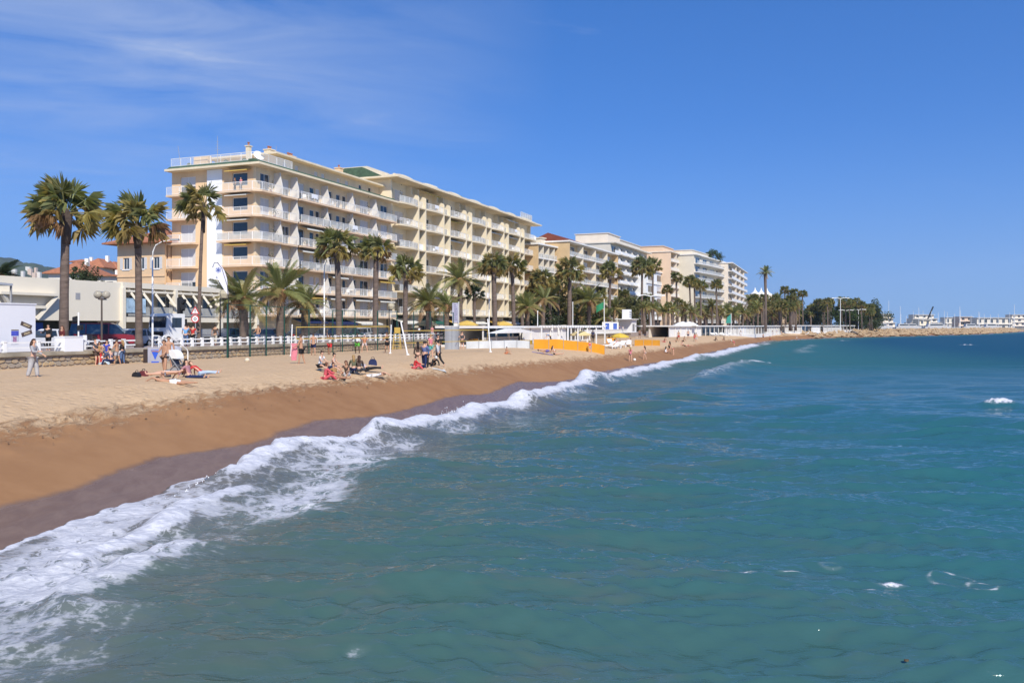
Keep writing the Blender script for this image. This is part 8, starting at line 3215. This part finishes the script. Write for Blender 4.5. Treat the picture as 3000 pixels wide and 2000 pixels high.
# far beach
gf_ = 'people on the far beach'
for px, py, fc, po, fe, sk, wr, hr_, lb in [
 (1847, 1060, 10, 'stand', True, 'fair', [('tshirt', c_pink), ('briefs', c_char)], 'blond', 'woman in pink top by the water with the white ball'),
 (1889, 1054, 60, 'stand2', True, 'fair', [('briefs', c_pattern), ('bikini_top', c_pattern)], 'brown', 'woman in pale bikini by the water right of the ball'),
 (1728, 1032, 30, 'stand', False, 'fair', [('tshirt', c_coral), ('shorts', c_pattern)], 'dark', 'child in coral standing at the end of the orange windbreak'),
 (1737, 1003, 160, 'stand', False, 'dark', [('tshirt', c_navy), ('trousers', c_black)], 'dark', 'man in navy inside the white pergola'),
 (1625, 1039, -90, 'sitout', True, 'fair', [('vest', c_white), ('briefs', c_black)], 'brown', 'woman sitting on the sand before the orange windbreak'),
 (1600, 1039, -92, 'lieback', False, 'tan', [('shorts', C('violet', (0.16, 0.12, 0.3)))], 'dark', 'person lying on the lilac towel'),
 (1578, 1004, -60, 'sit', False, 'tan', [('shorts', c_orange)], 'dark', 'tanned person sitting on the windbreak side of the club'),
 (1612, 1003, 100, 'bend', False, 'fair', [('tshirt', c_sky), ('trousers', c_black)], 'white', 'person in sky blue bending over at the beach club'),
 (1627, 998, 170, 'stand', False, 'tan', [('shorts', c_brown)], 'dark', 'shirtless man between the closed parasols'),
 (1482, 1037, -60, 'sit', False, 'tan', [('shorts', c_orange)], 'brown', 'child crouching alone on the sand right of the far pole'),
 (1786, 998, 120, 'sit', True, 'dark', [('tshirt', c_brown)], 'dark', 'dark haired person sitting under the sea wall by the pergola'),
 (1810, 1010, -60, 'recline', True, 'fair', [('dress', c_pink)], 'brown', 'person in pink reclining on the loungers'),
 (1835, 1008, 80, 'recline', False, 'fair', [('longshirt', c_white), ('trousers', c_white)], 'brown', 'person all in white on the loungers'),
 (1874, 991, 0, 'stand', False, 'brown', [('shorts', c_brown)], 'dark', 'brown skinned man standing against the far sea wall'),
 (1962, 1035, 30, 'stand', True, 'tan', [('briefs', c_teal), ('bikini_top', c_teal)], 'dark', 'woman in teal bikini standing by two others near the water'),
 (1950, 1034, -30, 'sit', True, 'fair', [('vest', c_white)], 'dark', 'person in white sitting left of the teal bikini'),
 (1972, 1040, 90, 'bend', True, 'fair', [('briefs', c_red)], 'dark', 'person bending over right of the teal bikini'),
 (1988, 998, 20, 'stand', False, 'tan', [('shorts', c_red)], 'dark', 'man in red shorts before the blank club panel'),
 (2016, 993, 10, 'stand', False, 'tan', [('shorts', c_navy)], 'dark', 'man before the right edge of the blank club panel'),
 (2035, 1000, 30, 'stand', True, 'tan', [('dress', c_coral)], 'dark', 'woman in coral dress right of the blank club panel'),
 (2040, 1003, -10, 'stand', False, 'fair', [('shorts', c_white)], 'brown', 'man in white shorts next to the coral dress'),
 (1946, 1002, 60, 'sitout', False, 'tan', [('shorts', c_coral)], 'dark', 'person sitting left of the far club on the sand'),
 (1980, 1001, 90, 'sitout', True, 'tan', [('briefs', c_black)], 'dark', 'bather sitting left of the man in red shorts'),
 (2002, 1000, 80, 'sitout', False, 'tan', [('shorts', c_black)], 'brown', 'bather sitting right of the man in red shorts'),
 (2015, 1018, -80, 'lieback', True, 'fair', [('briefs', c_red)], 'brown', 'bather lying on the damp sand near the water'),
 (2000, 1013, 120, 'sit', True, 'fair', [('vest', c_pattern)], 'dark', 'bather sitting up on the damp sand'),
 (2095, 998, 90, 'sitout', False, 'dark', [('shorts', c_black)], 'dark', 'dark clad bather by the white loungers'),
 (2122, 998, 60, 'sit', True, 'tan', [('tshirt', c_black)], 'dark', 'bather in black sitting before the white loungers'),
 (2150, 1013, 80, 'bend', True, 'fair', [('dress', c_coral)], 'white', 'small figure with white hat at the edge of the water'),
 (2236, 994, 10, 'stand', False, 'tan', [('shorts', c_navy)], 'dark', 'man in navy shorts standing on the far sand'),
 (2256, 1000, 30, 'walk', False, 'brown', [('shorts', c_red)], 'dark', 'man in red shorts walking at the far water edge'),
 (2334, 996, 60, 'stand', False, 'tan', [('shorts', c_white)], 'white', 'lone figure at the farthest water edge'),
 (2170, 985, 0, 'stand', True, 'tan', [('dress', c_white)], 'brown', 'woman in white among the far loungers'),
 (2263, 983, 0, 'stand', True, 'tan', [('dress', c_lgrey)], 'brown', 'woman in light grey near the end of the far club'),
 (2275, 980, 20, 'stand', False, 'tan', [('tshirt', c_blue)], 'brown', 'man in blue near the end of the far club'),
 (2290, 981, 40, 'stand', False, 'tan', [('tshirt', c_white)], 'dark', 'man in white near the end of the far club')]:
    on_sand(px, py, fc, po, fe, sk, wr, hr_, lb, 1.2 if 'child' in lb else (1.74 if not fe else 1.66), 'long' if fe else 'short', group=gf_)
# two people on the roof-level corner balcony
for y, sk, cl_, lb in ((1.7, 'fair', c_pink, 'person in pink on the top corner balcony'), (2.6, 'tan', c_char, 'person in dark top on the top corner balcony')):
    p = W(-0.6, -y, Z1[5])
    person(p, 150, 'stand', True, sk, [('tshirt', cl_), ('trousers', c_black)], 'dark', lb, 1.65, 'long', group='people on the corner balcony')

bpy.data.scenes.remove(TMPS)

# ------------------------------------------------------------------ sea air
hm = bpy.data.materials.new('sea_air')
hm.use_nodes = True
hn = hm.node_tree
hn.nodes.clear()
ho = hn.nodes.new('ShaderNodeOutputMaterial')
hv = hn.nodes.new('ShaderNodeVolumePrincipled')
hv.inputs['Color'].default_value = (0.72, 0.84, 1.0, 1)
hv.inputs['Density'].default_value = 0.00009
hv.inputs['Anisotropy'].default_value = 0.2
hn.links.new(hv.outputs[0], ho.inputs['Volume'])
mb = MB()
mb.box(-3200, 2600, -300, 7000, -14, 330)
tag(part('haze', mb, hm, None), 'thin bluish sea air over the whole bay', 'haze', kind='stuff')
